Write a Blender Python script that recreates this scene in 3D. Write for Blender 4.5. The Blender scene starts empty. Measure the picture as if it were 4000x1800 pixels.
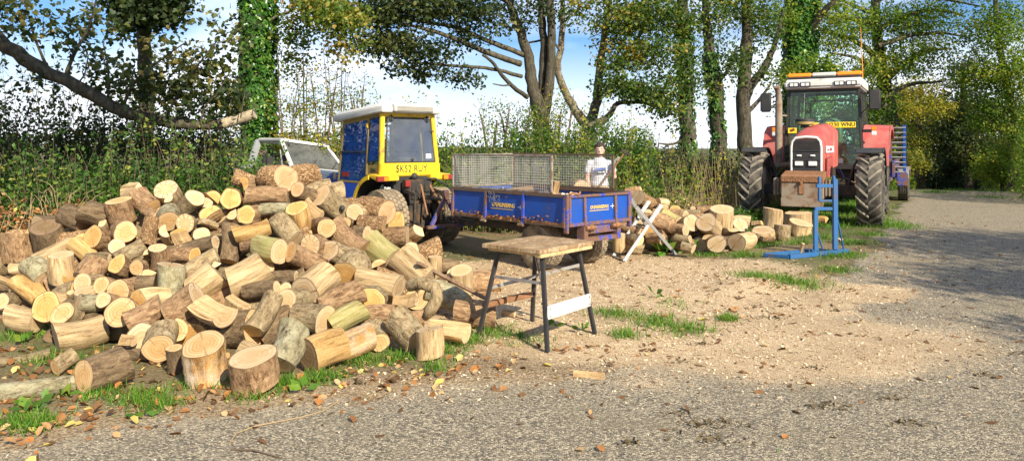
import bpy, bmesh, math, random
import numpy as np
from mathutils import Vector, Matrix, Euler
R_ = math.radians
random.seed(7)
scene = bpy.context.scene
COL = scene.collection
# ------------------------------------------------------------------ camera
F, CX, HY, H = 2890.0, 2000.0, 570.0, 1.62      # focal length and horizon in photo pixels, eye height in metres
cam_d = bpy.data.cameras.new("camera")
cam_d.sensor_fit = 'HORIZONTAL'; cam_d.sensor_width = 36.0
cam_d.lens = 36.0 * F / 4000.0
cam_d.shift_y = -(900.0 - HY) / 4000.0
cam_d.clip_start = 0.05; cam_d.clip_end = 3000.0
cam = bpy.data.objects.new("camera", cam_d); COL.objects.link(cam)
cam.location = (0, 0, H); cam.rotation_euler = (R_(90), 0, 0)
scene.camera = cam
# ------------------------------------------------------------------ sky, sun, exposure
SUN_AZ = (0.52, -0.854); SUN_EL = 33.0
world = bpy.data.worlds.new("World"); scene.world = world; world.use_nodes = True
wn = world.node_tree; wn.nodes.clear()
w_out = wn.nodes.new("ShaderNodeOutputWorld"); w_bg = wn.nodes.new("ShaderNodeBackground")
w_sky = wn.nodes.new("ShaderNodeTexSky"); w_sky.sky_type = 'NISHITA'; w_sky.sun_disc = False
w_sky.sun_elevation = R_(SUN_EL); w_sky.sun_rotation = math.atan2(SUN_AZ[0], SUN_AZ[1])
w_sky.air_density = 1.25; w_sky.dust_density = 0.3; w_sky.ozone_density = 5.0
w_tc = wn.nodes.new("ShaderNodeTexCoord"); w_sep = wn.nodes.new("ShaderNodeSeparateXYZ")
w_map = wn.nodes.new("ShaderNodeMapping"); w_map.inputs['Scale'].default_value = (1.0, 1.0, 2.6)
w_noi = wn.nodes.new("ShaderNodeTexNoise"); w_noi.inputs['Scale'].default_value = 2.3
w_noi.inputs['Detail'].default_value = 7.0; w_noi.inputs['Roughness'].default_value = 0.55
w_ramp = wn.nodes.new("ShaderNodeValToRGB")
w_ramp.color_ramp.elements[0].position = 0.45; w_ramp.color_ramp.elements[1].position = 0.68
w_low = wn.nodes.new("ShaderNodeMapRange"); w_low.inputs['From Min'].default_value = 0.14; w_low.inputs['From Max'].default_value = 0.0
w_add = wn.nodes.new("ShaderNodeMath"); w_add.operation = 'ADD'; w_add.use_clamp = True
w_mix = wn.nodes.new("ShaderNodeMixRGB"); w_mix.inputs[2].default_value = (10.0, 10.4, 11.0, 1)
wl = wn.links.new
wl(w_tc.outputs['Generated'], w_map.inputs['Vector']); wl(w_map.outputs[0], w_noi.inputs['Vector'])
wl(w_tc.outputs['Generated'], w_sep.inputs[0]); wl(w_sep.outputs['Z'], w_low.inputs['Value'])
wl(w_noi.outputs['Fac'], w_ramp.inputs[0]); wl(w_ramp.outputs[0], w_add.inputs[0]); wl(w_low.outputs[0], w_add.inputs[1])
wl(w_add.outputs[0], w_mix.inputs[0]); w_tint = wn.nodes.new('ShaderNodeMixRGB'); w_tint.blend_type = 'MULTIPLY'; w_tint.inputs[0].default_value = 1.0; w_tint.inputs[2].default_value = (.58, .80, 1.12, 1)
wl(w_sky.outputs[0], w_tint.inputs[1]); wl(w_tint.outputs[0], w_mix.inputs[1])
wl(w_mix.outputs[0], w_bg.inputs['Color']); w_bg.inputs['Strength'].default_value = 0.078
wl(w_bg.outputs[0], w_out.inputs['Surface'])
sun_d = bpy.data.lights.new("sun", 'SUN'); sun_d.energy = 5.0; sun_d.angle = R_(0.5); sun_d.color = (1.0, 0.90, 0.72)
sun = bpy.data.objects.new("sun", sun_d); COL.objects.link(sun)
_ce = math.cos(R_(SUN_EL)); SUNV = Vector((SUN_AZ[0]*_ce, SUN_AZ[1]*_ce, math.sin(R_(SUN_EL))))
sun.rotation_euler = SUNV.to_track_quat('Z', 'Y').to_euler(); sun.location = SUNV * 40
vs = scene.view_settings; vs.view_transform = 'Standard'; vs.look = 'None'; vs.gamma = 1.0; vs.use_curve_mapping = False
vs.exposure = 0.80
scene.cycles.use_denoising = True
scene.cycles.max_bounces = 6; scene.cycles.transparent_max_bounces = 12
scene.cycles.sample_clamp_indirect = 6.0
# ------------------------------------------------------------------ numbers
def smooth(t):
    t = np.clip(t, 0.0, 1.0); return t * t * (3 - 2 * t)
def _hash(ix, iy, s=0):
    n = (ix.astype(np.int64) * 374761393 + iy.astype(np.int64) * 668265263 + s * 974634777) & 0x7fffffff
    n = ((n ^ (n >> 13)) * 1274126177) & 0x7fffffff
    return ((n ^ (n >> 16)) & 0xffff) / 65535.0
def vnoise(x, y, s=0):
    x = np.asarray(x, float); y = np.asarray(y, float)
    ix = np.floor(x); iy = np.floor(y); fx = x - ix; fy = y - iy
    fx = fx * fx * (3 - 2 * fx); fy = fy * fy * (3 - 2 * fy)
    a = _hash(ix, iy, s); b = _hash(ix + 1, iy, s); c = _hash(ix, iy + 1, s); d = _hash(ix + 1, iy + 1, s)
    return (a + (b - a) * fx) * (1 - fy) + (c + (d - c) * fx) * fy
def fbm(x, y, s=0, o=4):
    v = 0; a = 0.5
    for k in range(o):
        v = v + a * vnoise(np.asarray(x) * 2**k, np.asarray(y) * 2**k, s + k); a *= 0.5
    return v
ROAD_L = np.array([(-30., -3.5), (-8, 1.9), (-4, 3.3), (-2.8, 4.05), (-2.2, 4.5), (-1, 4.95), (.4, 5.35), (1.6, 6.1), (3.3, 8.1), (4.6, 9.9), (8.0, 15.7), (14.7, 27.2), (27.0, 49.0), (45, 82)])
def seg_sd(x, y, line):
    """distance to a polyline, positive on its right-hand side"""
    x = np.asarray(x, float); y = np.asarray(y, float); best = np.full(x.shape, 1e9); sg = np.zeros(x.shape)
    for (ax, ay), (bx, by) in zip(line[:-1], line[1:]):
        dx, dy = bx - ax, by - ay; l2 = dx*dx + dy*dy
        t = np.clip(((x-ax)*dx + (y-ay)*dy) / l2, 0, 1)
        d = np.hypot(x - ax - t*dx, y - ay - t*dy)
        s = np.sign((x-ax)*dy - (y-ay)*dx)
        m = d < best - 1e-9
        best = np.where(m, d, best); sg = np.where(m, s, sg)
    return best * sg
def gz(x, y):
    x = np.asarray(x, float); y = np.asarray(y, float)
    z = 0.2 * smooth((x - 1.5) / 4.0) * smooth((y - 6.5) / 6.0)
    u = 0.507 * x + 0.862 * y
    z = z - smooth((x - 8.5) / 4) * np.minimum(np.maximum(0, u - 27.6) * 0.07, 2.4)
    z = z + 0.55 * smooth((y - 10.0) / 3.0) * smooth((-x - 3.2) / 2.5)
    z = z + 0.5 * smooth((y - 15.0) / 3.0) * smooth((6.0 - x) / 3)
    z = z - 1.5 * smooth((y - 32) / 40)
    sd = seg_sd(x, y, ROAD_L)
    off = smooth((-sd) / 0.8)
    z = z + off * 0.05 * (fbm(x * .9, y * .9, 3) - .5)
    md = np.hypot((x - 2.75) / 1.0, (y - 8.3) / .7)
    z = z + 0.10 * np.exp(-md**2 * 2.2) * off
    return z
def gz1(x, y): return float(gz(np.array([x]), np.array([y]))[0])
def gp(px, py):
    """the point of the ground that a photo pixel looks at"""
    d = H * F / (py - HY)
    for _ in range(25):
        d = (H - gz1((px - CX) / F * d, d)) * F / (py - HY)
    return Vector(((px - CX) / F * d, d, gz1((px - CX) / F * d, d)))
def W(px, py, d):
    return Vector(((px - CX) / F * d, d, H - (py - HY) / F * d))
# ------------------------------------------------------------------ mesh building
class MB:
    def __init__(s): s.v = []; s.f = []; s.m = []; s.cur = 0
    def add(s, vs_, fs):
        o = len(s.v); s.v.extend([tuple(p) for p in vs_])
        for f in fs: s.f.append(tuple(i + o for i in f)); s.m.append(s.cur)
    def box(s, c, sz, rot=None):
        hx, hy, hz = sz[0]/2, sz[1]/2, sz[2]/2; c = Vector(c)
        P = [Vector((x, y, z)) for z in (-hz, hz) for y in (-hy, hy) for x in (-hx, hx)]
        if rot is not None:
            M = Euler(rot).to_matrix() if not isinstance(rot, Matrix) else rot
            P = [M @ p for p in P]
        s.add([c + p for p in P], [(0,2,3,1), (4,5,7,6), (0,1,5,4), (2,6,7,3), (0,4,6,2), (1,3,7,5)]); return s
    def bx(s, x0, x1, y0, y1, z0, z1): return s.box(((x0+x1)/2, (y0+y1)/2, (z0+z1)/2), (x1-x0, y1-y0, z1-z0))
    def beam(s, p0, p1, w, h, up=(0, 0, 1)):
        p0 = Vector(p0); p1 = Vector(p1); t = (p1 - p0).normalized(); u = Vector(up)
        if abs(t.dot(u)) > .98: u = Vector((0, 1, 0))
        a = t.cross(u).normalized(); b = a.cross(t).normalized()
        P = []
        for q in (p0, p1):
            for i, j in ((-1, -1), (1, -1), (1, 1), (-1, 1)): P.append(q + a * (w/2*i) + b * (h/2*j))
        s.add(P, [(0,1,2,3), (7,6,5,4), (0,4,5,1), (1,5,6,2), (2,6,7,3), (3,7,4,0)]); return s
    def tube(s, pts, rad, n=8, cap=True, jit=0.0):
        pts = [Vector(p) for p in pts]; k = len(pts)
        if not hasattr(rad, '__len__'): rad = [rad] * k
        t0 = (pts[1] - pts[0]).normalized(); ref = Vector((0, 0, 1)) if abs(t0.z) < .9 else Vector((1, 0, 0))
        a = t0.cross(ref).normalized(); P = []
        for i in range(k):
            t = (pts[min(i+1, k-1)] - pts[max(i-1, 0)])
            t = t.normalized() if t.length > 1e-9 else t0
            a = (a - t * a.dot(t)).normalized(); b = t.cross(a)
            for j in range(n):
                th = 2*math.pi*j/n; r = rad[i] * (1 + jit * (random.random() - .5))
                P.append(pts[i] + a * (r*math.cos(th)) + b * (r*math.sin(th)))
        fs = [(i*n+j, i*n+(j+1) % n, (i+1)*n+(j+1) % n, (i+1)*n+j) for i in range(k-1) for j in range(n)]
        if cap: fs += [tuple(range(n-1, -1, -1)), tuple((k-1)*n + j for j in range(n))]
        s.add(P, fs); return s
    def cyl(s, p0, p1, r0, r1=None, n=16): return s.tube([p0, p1], [r0, r0 if r1 is None else r1], n)
    def lathe(s, prof, n=32, M=None, closed=False):
        """profile of (radius, height) turned about local z"""
        P = []; k = len(prof); M = M or Matrix()
        for r, z in prof:
            for j in range(n):
                th = 2*math.pi*j/n; P.append(M @ Vector((r*math.cos(th), r*math.sin(th), z)))
        rng = range(k if closed else k-1)
        s.add(P, [(i*n+j, i*n+(j+1) % n, ((i+1) % k)*n+(j+1) % n, ((i+1) % k)*n+j) for i in rng for j in range(n)])
        if not closed:
            o = len(s.v) - k*n
            for base, rev in ((0, True), ((k-1)*n, False)):
                if prof[0 if base == 0 else -1][0] > 1e-5:
                    f = [o + base + j for j in range(n)]; s.f.append(tuple(f[::-1] if rev else f)); s.m.append(s.cur)
        return s
    def prism(s, poly, axis, lo, hi):
        """polygon of (a, b) pushed along axis x / y / z"""
        n = len(poly); P = []
        for h in (lo, hi):
            for a, b in poly: P.append({'x': (h, a, b), 'y': (a, h, b), 'z': (a, b, h)}[axis])
        fs = [tuple(range(n)), tuple(range(2*n-1, n-1, -1))] + [(i, n+i, n+(i+1) % n, (i+1) % n) for i in range(n)]
        s.add(P, fs); return s
    def ball(s, c, r, nu=12, nv=8, sc=(1, 1, 1)):
        prof = [(max(1e-6, r*math.sin(math.pi*i/nv)), -r*math.cos(math.pi*i/nv)) for i in range(nv+1)]
        M = Matrix.Translation(Vector(c)) @ Matrix.Diagonal((*sc, 1)); return s.lathe(prof, nu, M)
    def sheet(s, pts_u, th):
        """a strip of (left, right) points with thickness th along z of the normal"""
        k = len(pts_u); P = []
        for i, (a, b) in enumerate(pts_u):
            a = Vector(a); b = Vector(b)
            na = Vector(pts_u[min(i+1, k-1)][0]) - Vector(pts_u[max(i-1, 0)][0]); nrm = na.cross(b - a).normalized() * th
            P += [a, b, b + nrm, a + nrm]
        fs = []
        for i in range(k-1):
            o = i*4
            for j in range(4): fs.append((o+j, o+(j+1) % 4, o+4+(j+1) % 4, o+4+j))
        fs += [(3, 2, 1, 0), tuple((k-1)*4 + j for j in range(4))]
        s.add(P, fs); return s
    def mesh(s, name, mats, smooth_=None, bevel=0.0, seg=2):
        me = bpy.data.meshes.new(name); me.from_pydata(s.v, [], s.f)
        if not isinstance(mats, (list, tuple)): mats = [mats]
        for m in mats: me.materials.append(m)
        me.polygons.foreach_set('material_index', s.m)
        bm = bmesh.new(); bm.from_mesh(me)
        bmesh.ops.recalc_face_normals(bm, faces=bm.faces)
        if bevel > 0:
            ed = [e for e in bm.edges if len(e.link_faces) == 2 and e.calc_face_angle(0) > R_(28)]
            bmesh.ops.bevel(bm, geom=ed, offset=bevel, segments=seg, affect='EDGES', clamp_overlap=True)
        bm.to_mesh(me); bm.free()
        if smooth_ or bevel > 0:
            me.polygons.foreach_set('use_smooth', [True]*len(me.polygons))
            me.set_sharp_from_angle(angle=R_(smooth_ or 40))
        me.update(); return me
    def build(s, name, mats, parent=None, smooth_=None, bevel=0.0, seg=2, loc=None, rot=None):
        return obj(name, s.mesh(name, mats, smooth_, bevel, seg), parent, loc, rot)
def obj(name, me, parent=None, loc=None, rot=None):
    o = bpy.data.objects.new(name, me); COL.objects.link(o)
    if parent is not None: o.parent = parent
    if loc is not None: o.location = loc
    if rot is not None: o.rotation_euler = rot
    return o
def tag(o, label, cat, group=None, kind=None):
    o['label'] = label; o['category'] = cat
    if group: o['group'] = group
    if kind: o['kind'] = kind
    return o
def thing(name, label, cat, loc=(0, 0, 0), rot=(0, 0, 0), group=None):
    o = bpy.data.objects.new(name, None); COL.objects.link(o); o.location = loc; o.rotation_euler = rot
    o.empty_display_size = .2
    return tag(o, label, cat, group)
def structure(o): o['kind'] = 'structure'; return o
def copy_tree(o, parent=None):
    c = o.copy(); COL.objects.link(c); c.parent = parent
    for ch in list(o.children): copy_tree(ch, c)
    return c
def text_mesh(body, size, mat, extrude=0.001, spacing=1.0, align='CENTER', shear=0.0, bold=0.0):
    cu = bpy.data.curves.new('lettering', 'FONT'); cu.body = body; cu.size = size; cu.extrude = extrude
    cu.align_x = align; cu.align_y = 'CENTER'; cu.space_character = spacing; cu.shear = shear; cu.resolution_u = 4; cu.offset = bold
    t = bpy.data.objects.new('lettering', cu); COL.objects.link(t)
    dg = bpy.context.evaluated_depsgraph_get()
    me = bpy.data.meshes.new_from_object(t.evaluated_get(dg))
    bpy.data.objects.remove(t); bpy.data.curves.remove(cu)
    me.materials.clear(); me.materials.append(mat); me.name = 'lettering'
    return me
# ------------------------------------------------------------------ leaves by the thousand
LEAF = {'oval': ([(0, 0, 0), (-.30, .45, .07), (0, 1, 0), (.30, .45, .07)], [(0, 2, 1), (0, 3, 2)]),
        'lobed': ([(0, 0, 0), (-.32, .05, .05), (-.52, .42, .10), (-.25, .52, .04), (-.22, .82, .05), (0, 1.05, -.03), (.22, .82, .05), (.25, .52, .04), (.52, .42, .10), (.32, .05, .05)],
                  [(0, 1, 2, 3, 4, 5), (0, 5, 6, 7, 8, 9)]),
        'blade': ([(-.045, 0, 0), (.045, 0, 0), (.03, .55, .10), (-.03, .55, .10), (0, 1, .32)], [(0, 1, 2, 3), (3, 2, 4)]),
        'curl': ([(0, 0, 0), (-.34, .3, .22), (-.28, .75, .26), (0, 1, .05), (.28, .75, .14), (.36, .3, .10)], [(0, 1, 2, 3), (0, 3, 4, 5)]),
        'chip': ([(-.5, -.2, 0), (.5, -.24, .05), (.45, .22, 0), (-.42, .2, .06)], [(0, 1, 2, 3)])}
def leaves(name, P, size, var, mat, parent=None, shape='oval', up=0.7, droop=-.25, normal=None, axis=None, seed=1):
    rs = np.random.RandomState(seed); P = np.asarray(P, float); n = len(P)
    if n == 0: return None
    tv, tf = LEAF[shape]; tv = np.array(tv, float); k = len(tv)
    if normal is None: nn = rs.normal(size=(n, 3)); nn[:, 2] += up * 1.6
    else: nn = np.asarray(normal) + rs.normal(size=(n, 3)) * .45
    nn /= np.linalg.norm(nn, axis=1)[:, None] + 1e-9
    if axis is None: tt = rs.normal(size=(n, 3)); tt[:, 2] += droop * 2
    else: tt = np.asarray(axis) + rs.normal(size=(n, 3)) * .35
    tt -= nn * (tt * nn).sum(1)[:, None]; tt /= np.linalg.norm(tt, axis=1)[:, None] + 1e-9
    bb = np.cross(tt, nn)
    sz = np.broadcast_to(np.asarray(size, float), (n,))
    V = P[:, None, :] + sz[:, None, None] * (tv[None, :, 0, None]*bb[:, None, :] + tv[None, :, 1, None]*tt[:, None, :] + tv[None, :, 2, None]*nn[:, None, :])
    me = bpy.data.meshes.new(name); me.vertices.add(n*k); me.vertices.foreach_set('co', V.reshape(-1))
    lt = np.array([len(f) for f in tf]); li = np.concatenate([np.array(f) for f in tf])
    nl = len(li); me.loops.add(n*nl); me.polygons.add(n*len(tf))
    me.loops.foreach_set('vertex_index', (li[None, :] + (np.arange(n)*k)[:, None]).reshape(-1).astype(np.int32))
    st = np.concatenate([[0], np.cumsum(lt)[:-1]])
    me.polygons.foreach_set('loop_start', (st[None, :] + (np.arange(n)*nl)[:, None]).reshape(-1).astype(np.int32))
    me.update(calc_edges=True)
    at = me.attributes.new('v', 'FLOAT', 'POINT')
    at.data.foreach_set('value', np.repeat(np.broadcast_to(np.asarray(var, float), (n,)), k).astype(np.float32))
    me.materials.append(mat); me.update()
    return obj(name, me, parent)
# ================================================================== materials
class NT:
    def __init__(s, name):
        s.mat = bpy.data.materials.new(name); s.mat.use_nodes = True; s.t = s.mat.node_tree; s.t.nodes.clear()
        s.out = s.n('ShaderNodeOutputMaterial'); s.p = s.n('ShaderNodeBsdfPrincipled'); s.l(s.p.outputs[0], s.out.inputs['Surface'])
    def n(s, k): return s.t.nodes.new(k)
    def l(s, a, b): s.t.links.new(a, b)
    def put(s, sock, v):
        if isinstance(v, bpy.types.NodeSocket): s.l(v, sock)
        elif isinstance(v, (tuple, list)) and len(v) == 3 and sock.type == 'RGBA': sock.default_value = (*v, 1)
        else: sock.default_value = v
    def coord(s, kind='Object', scale=(1, 1, 1), rnd=0.0):
        tc = s.n('ShaderNodeTexCoord'); mp = s.n('ShaderNodeMapping'); mp.inputs['Scale'].default_value = scale
        s.l(tc.outputs[kind], mp.inputs['Vector'])
        if rnd:
            oi = s.n('ShaderNodeObjectInfo'); mu = s.n('ShaderNodeMath'); mu.operation = 'MULTIPLY'; mu.inputs[1].default_value = rnd
            s.l(oi.outputs['Random'], mu.inputs[0]); cb = s.n('ShaderNodeCombineXYZ')
            for i in range(3): s.l(mu.outputs[0], cb.inputs[i])
            s.l(cb.outputs[0], mp.inputs['Location'])
        return mp.outputs[0]
    def rand(s): return s.n('ShaderNodeObjectInfo').outputs['Random']
    def noise(s, vec, scale=5, detail=4, rough=.55, dist=0.0):
        x = s.n('ShaderNodeTexNoise'); s.l(vec, x.inputs['Vector']); x.inputs['Scale'].default_value = scale
        x.inputs['Detail'].default_value = detail; x.inputs['Roughness'].default_value = rough; x.inputs['Distortion'].default_value = dist
        return x.outputs['Fac']
    def voro(s, vec, scale=5, feature='F1', out='Distance', rnd=1.0):
        x = s.n('ShaderNodeTexVoronoi'); s.l(vec, x.inputs['Vector']); x.feature = feature; x.inputs['Scale'].default_value = scale
        x.inputs['Randomness'].default_value = rnd
        return x.outputs[out]
    def attr(s, name):
        a = s.n('ShaderNodeAttribute'); a.attribute_name = name; return a.outputs['Fac']
    def ramp(s, fac, stops, interp='LINEAR'):
        r = s.n('ShaderNodeValToRGB'); r.color_ramp.interpolation = interp; e = r.color_ramp.elements
        while len(e) < len(stops): e.new(.5)
        for el, (p, c) in zip(e, stops):
            el.position = p; el.color = (c, c, c, 1) if not hasattr(c, '__len__') else (*c, 1)
        s.l(fac, r.inputs[0]); return r.outputs[0]
    def mix(s, fac, a, b, mode='MIX'):
        m = s.n('ShaderNodeMixRGB'); m.blend_type = mode; s.put(m.inputs[0], fac); s.put(m.inputs[1], a); s.put(m.inputs[2], b); return m.outputs[0]
    def math(s, op, a, b=0.0, clamp=False):
        m = s.n('ShaderNodeMath'); m.operation = op; m.use_clamp = clamp; s.put(m.inputs[0], a); s.put(m.inputs[1], b); return m.outputs[0]
    def bump(s, h, strength=.5, dist=.01):
        b = s.n('ShaderNodeBump'); b.inputs['Strength'].default_value = strength; b.inputs['Distance'].default_value = dist
        s.l(h, b.inputs['Height']); s.l(b.outputs[0], s.p.inputs['Normal']); return b.outputs[0]
    def done(s, col, rough=.7, metal=0.0, spec=.5, **kw):
        s.put(s.p.inputs['Base Color'], col); s.put(s.p.inputs['Roughness'], rough); s.put(s.p.inputs['Metallic'], metal)
        s.p.inputs['Specular IOR Level'].default_value = spec
        for k, v in kw.items(): s.put(s.p.inputs[k.replace('_', ' ')], v)
        return s.mat
def paint(name, col, rough=.4, dirt=(.16, .12, .07), amt=.35, rust=None, rust_amt=.0, scale=3.0, metal=0.0, spec=.5):
    t = NT(name); v = t.coord('Object', rnd=13)
    n1 = t.noise(v, scale, 6, .65); n2 = t.noise(v, scale*9, 5, .7)
    c = t.mix(.35, col, t.ramp(n2, [(.3, tuple(x*.82 for x in col)), (.7, tuple(min(1, x*1.1+.01) for x in col))]))
    if rust_amt > 0:
        rf = t.ramp(t.math('ADD', t.math('MULTIPLY', n1, .65), t.math('MULTIPLY', n2, .35)), [(.62-rust_amt*.5, 0.0), (.68-rust_amt*.5, 1.0)])
        c = t.mix(rf, c, t.ramp(n2, [(.3, (.10, .04, .015)), (.7, rust or (.30, .13, .05))]))
    df = t.math('MULTIPLY', t.ramp(n1, [(.42, 0.0), (.75, 1.0)]), amt)
    c = t.mix(df, c, dirt)
    t.bump(n2, .08, .003)
    return t.done(c, t.ramp(n1, [(.3, rough), (.75, min(.95, rough+.3))]), metal, spec)
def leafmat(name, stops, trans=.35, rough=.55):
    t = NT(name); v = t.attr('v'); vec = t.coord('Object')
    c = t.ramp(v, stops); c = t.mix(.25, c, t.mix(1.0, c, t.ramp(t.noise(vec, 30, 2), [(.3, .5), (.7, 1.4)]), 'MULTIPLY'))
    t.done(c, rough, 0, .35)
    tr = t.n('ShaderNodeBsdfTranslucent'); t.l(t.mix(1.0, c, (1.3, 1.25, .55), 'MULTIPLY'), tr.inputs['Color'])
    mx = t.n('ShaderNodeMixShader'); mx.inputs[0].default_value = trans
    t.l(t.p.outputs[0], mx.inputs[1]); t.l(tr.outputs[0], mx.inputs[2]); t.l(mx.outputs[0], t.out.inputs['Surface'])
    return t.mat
M = {}
M['leaf_tree'] = leafmat('tree leaves', [(0, (.028, .062, .014)), (.45, (.078, .150, .024)), (.75, (.18, .25, .040)), (.92, (.36, .33, .06)), (1, (.46, .31, .06))], .48)
M['leaf_gold'] = leafmat('golden leaves', [(0, (.08, .12, .020)), (.4, (.20, .23, .030)), (.75, (.42, .36, .035)), (1, (.52, .30, .03))], .45)
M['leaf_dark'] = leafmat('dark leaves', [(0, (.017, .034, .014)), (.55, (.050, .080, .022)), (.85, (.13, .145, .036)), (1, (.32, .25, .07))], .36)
M['leaf_ivy'] = leafmat('ivy leaves', [(0, (.022, .065, .012)), (.5, (.055, .160, .020)), (1, (.17, .30, .04))], .22, .30)
M['leaf_lane'] = leafmat('yellow green lane leaves', [(0, (.055, .125, .020)), (.4, (.155, .265, .036)), (.8, (.36, .41, .06)), (1, (.52, .42, .07))], .54)
M['leaf_hedge'] = leafmat('hedge leaves', [(0, (.018, .046, .010)), (.45, (.050, .125, .020)), (.8, (.13, .235, .035)), (1, (.33, .31, .06))], .40)
M['leaf_weed'] = leafmat('weed leaves', [(0, (.05, .11, .015)), (.6, (.12, .26, .03)), (1, (.26, .36, .05))], .35)
M['grass'] = leafmat('grass blades', [(0, (.045, .10, .012)), (.5, (.10, .24, .02)), (.85, (.22, .34, .04)), (1, (.42, .36, .13))], .35)
M['straw'] = leafmat('dry stalks', [(0, (.22, .15, .07)), (.6, (.42, .31, .15)), (1, (.55, .45, .25))], .25)
M['litter'] = leafmat('fallen leaves', [(0, (.10, .055, .025)), (.35, (.24, .11, .035)), (.6, (.42, .17, .045)), (.85, (.50, .34, .17)), (1, (.55, .45, .10))], .15, .7)
M['clod'] = leafmat('mud clods', [(0, (.07, .05, .026)), (.5, (.17, .125, .06)), (1, (.33, .25, .12))], .05, .8)
M['chips'] = leafmat('saw chips', [(0, (.30, .175, .08)), (.4, (.58, .42, .25)), (1, (.76, .62, .42))], .05, .85)
M['stones'] = leafmat('road stones', [(0, (.05, .048, .044)), (.4, (.16, .15, .13)), (.8, (.42, .37, .28)), (1, (.62, .56, .45))], .0, .8)
# ---- wood
def bark(name, cols, zs=.25, scale=26, bump=.8, plate=0.0, patch=None, patch_amt=.0):
    """bark or stripped wood on a log whose length is local z"""
    t = NT(name); v = t.coord('Object', (1, 1, zs), 37); v2 = t.coord('Object', (1, 1, 1), 19)
    n = t.noise(v, scale, 7, .68, .6); n2 = t.noise(v2, 7, 5, .6); f = t.noise(v2, 90, 3, .6)
    h = t.math('ADD', t.math('MULTIPLY', n, .8), t.math('MULTIPLY', f, .2))
    if plate:
        vo = t.voro(t.mix(.12, v, t.n('ShaderNodeTexNoise').outputs['Color']), scale*.9, 'DISTANCE_TO_EDGE')
        h = t.math('ADD', t.math('MULTIPLY', h, 1-plate*.6), t.math('MULTIPLY', t.ramp(vo, [(0, 0.0), (.22, 1.0)]), plate*.6))
    c = t.ramp(h, [(.36, cols[0]), (.49, cols[1]), (.63, cols[2])])
    c = t.mix(t.ramp(n2, [(.42, 0.0), (.68, .6)]), c, cols[3])
    if patch is not None:
        c = t.mix(t.math('MULTIPLY', t.ramp(t.noise(v2, 11, 5, .7), [(.52, 0.0), (.60, 1.0)]), patch_amt), c, patch)
    rv = t.ramp(t.rand(), [(0, .78), (1, 1.22)]); c = t.mix(1.0, c, rv, 'MULTIPLY')
    t.bump(h, bump, .030)
    return t.done(c, .85, 0, .25)
M['bark_brown'] = bark('reddish brown bark', [(.045, .023, .010), (.25, .145, .072), (.46, .31, .17), (.34, .22, .12)], .45, 30, 1.0)
M['bark_flaky'] = bark('thick flaky bark', [(.11, .052, .022), (.31, .17, .078), (.48, .32, .165), (.40, .25, .12)], .6, 32, 1.0, .45)
M['bark_grey'] = bark('grey bark', [(.045, .030, .016), (.24, .170, .090), (.42, .32, .185), (.32, .235, .12)], .5, 30, 1.0, 0, (.43, .37, .22), .4)
M['bark_dark'] = bark('dark bark', [(.030, .019, .010), (.15, .098, .052), (.28, .20, .115), (.19, .135, .075)], .4, 28, 1.0)  # some logs wear this dark tone for the shade they lie in
M['bark_lichen'] = bark('lichen bark', [(.050, .038, .022), (.23, .19, .11), (.38, .33, .21), (.28, .26, .14)], .6, 26, 1.0, 0, (.40, .38, .25), .6)
M['bark_pale'] = bark('stripped pale wood', [(.13, .075, .032), (.42, .29, .145), (.60, .46, .26), (.36, .26, .145)], .10, 30, .5)
M['bark_orange'] = bark('stripped orange wood', [(.17, .08, .025), (.46, .28, .10), (.62, .42, .19), (.48, .30, .11)], .10, 28, .5)
M['bark_green'] = bark('green tinged stripped wood', [(.14, .10, .035), (.37, .31, .12), (.56, .47, .24), (.31, .31, .10)], .10, 28, .5)
M['bark_decay'] = bark('rotten streaked wood', [(.05, .03, .015), (.40, .21, .06), (.62, .42, .18), (.62, .56, .46)], .16, 14, .9)
M['split'] = bark('split wood', [(.18, .10, .04), (.45, .30, .145), (.58, .42, .23), (.42, .27, .12)], .07, 34, .6)
M['split_old'] = bark('weathered split wood', [(.22, .15, .08), (.48, .37, .23), (.64, .54, .37), (.44, .36, .25)], .07, 26, .4)
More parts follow.
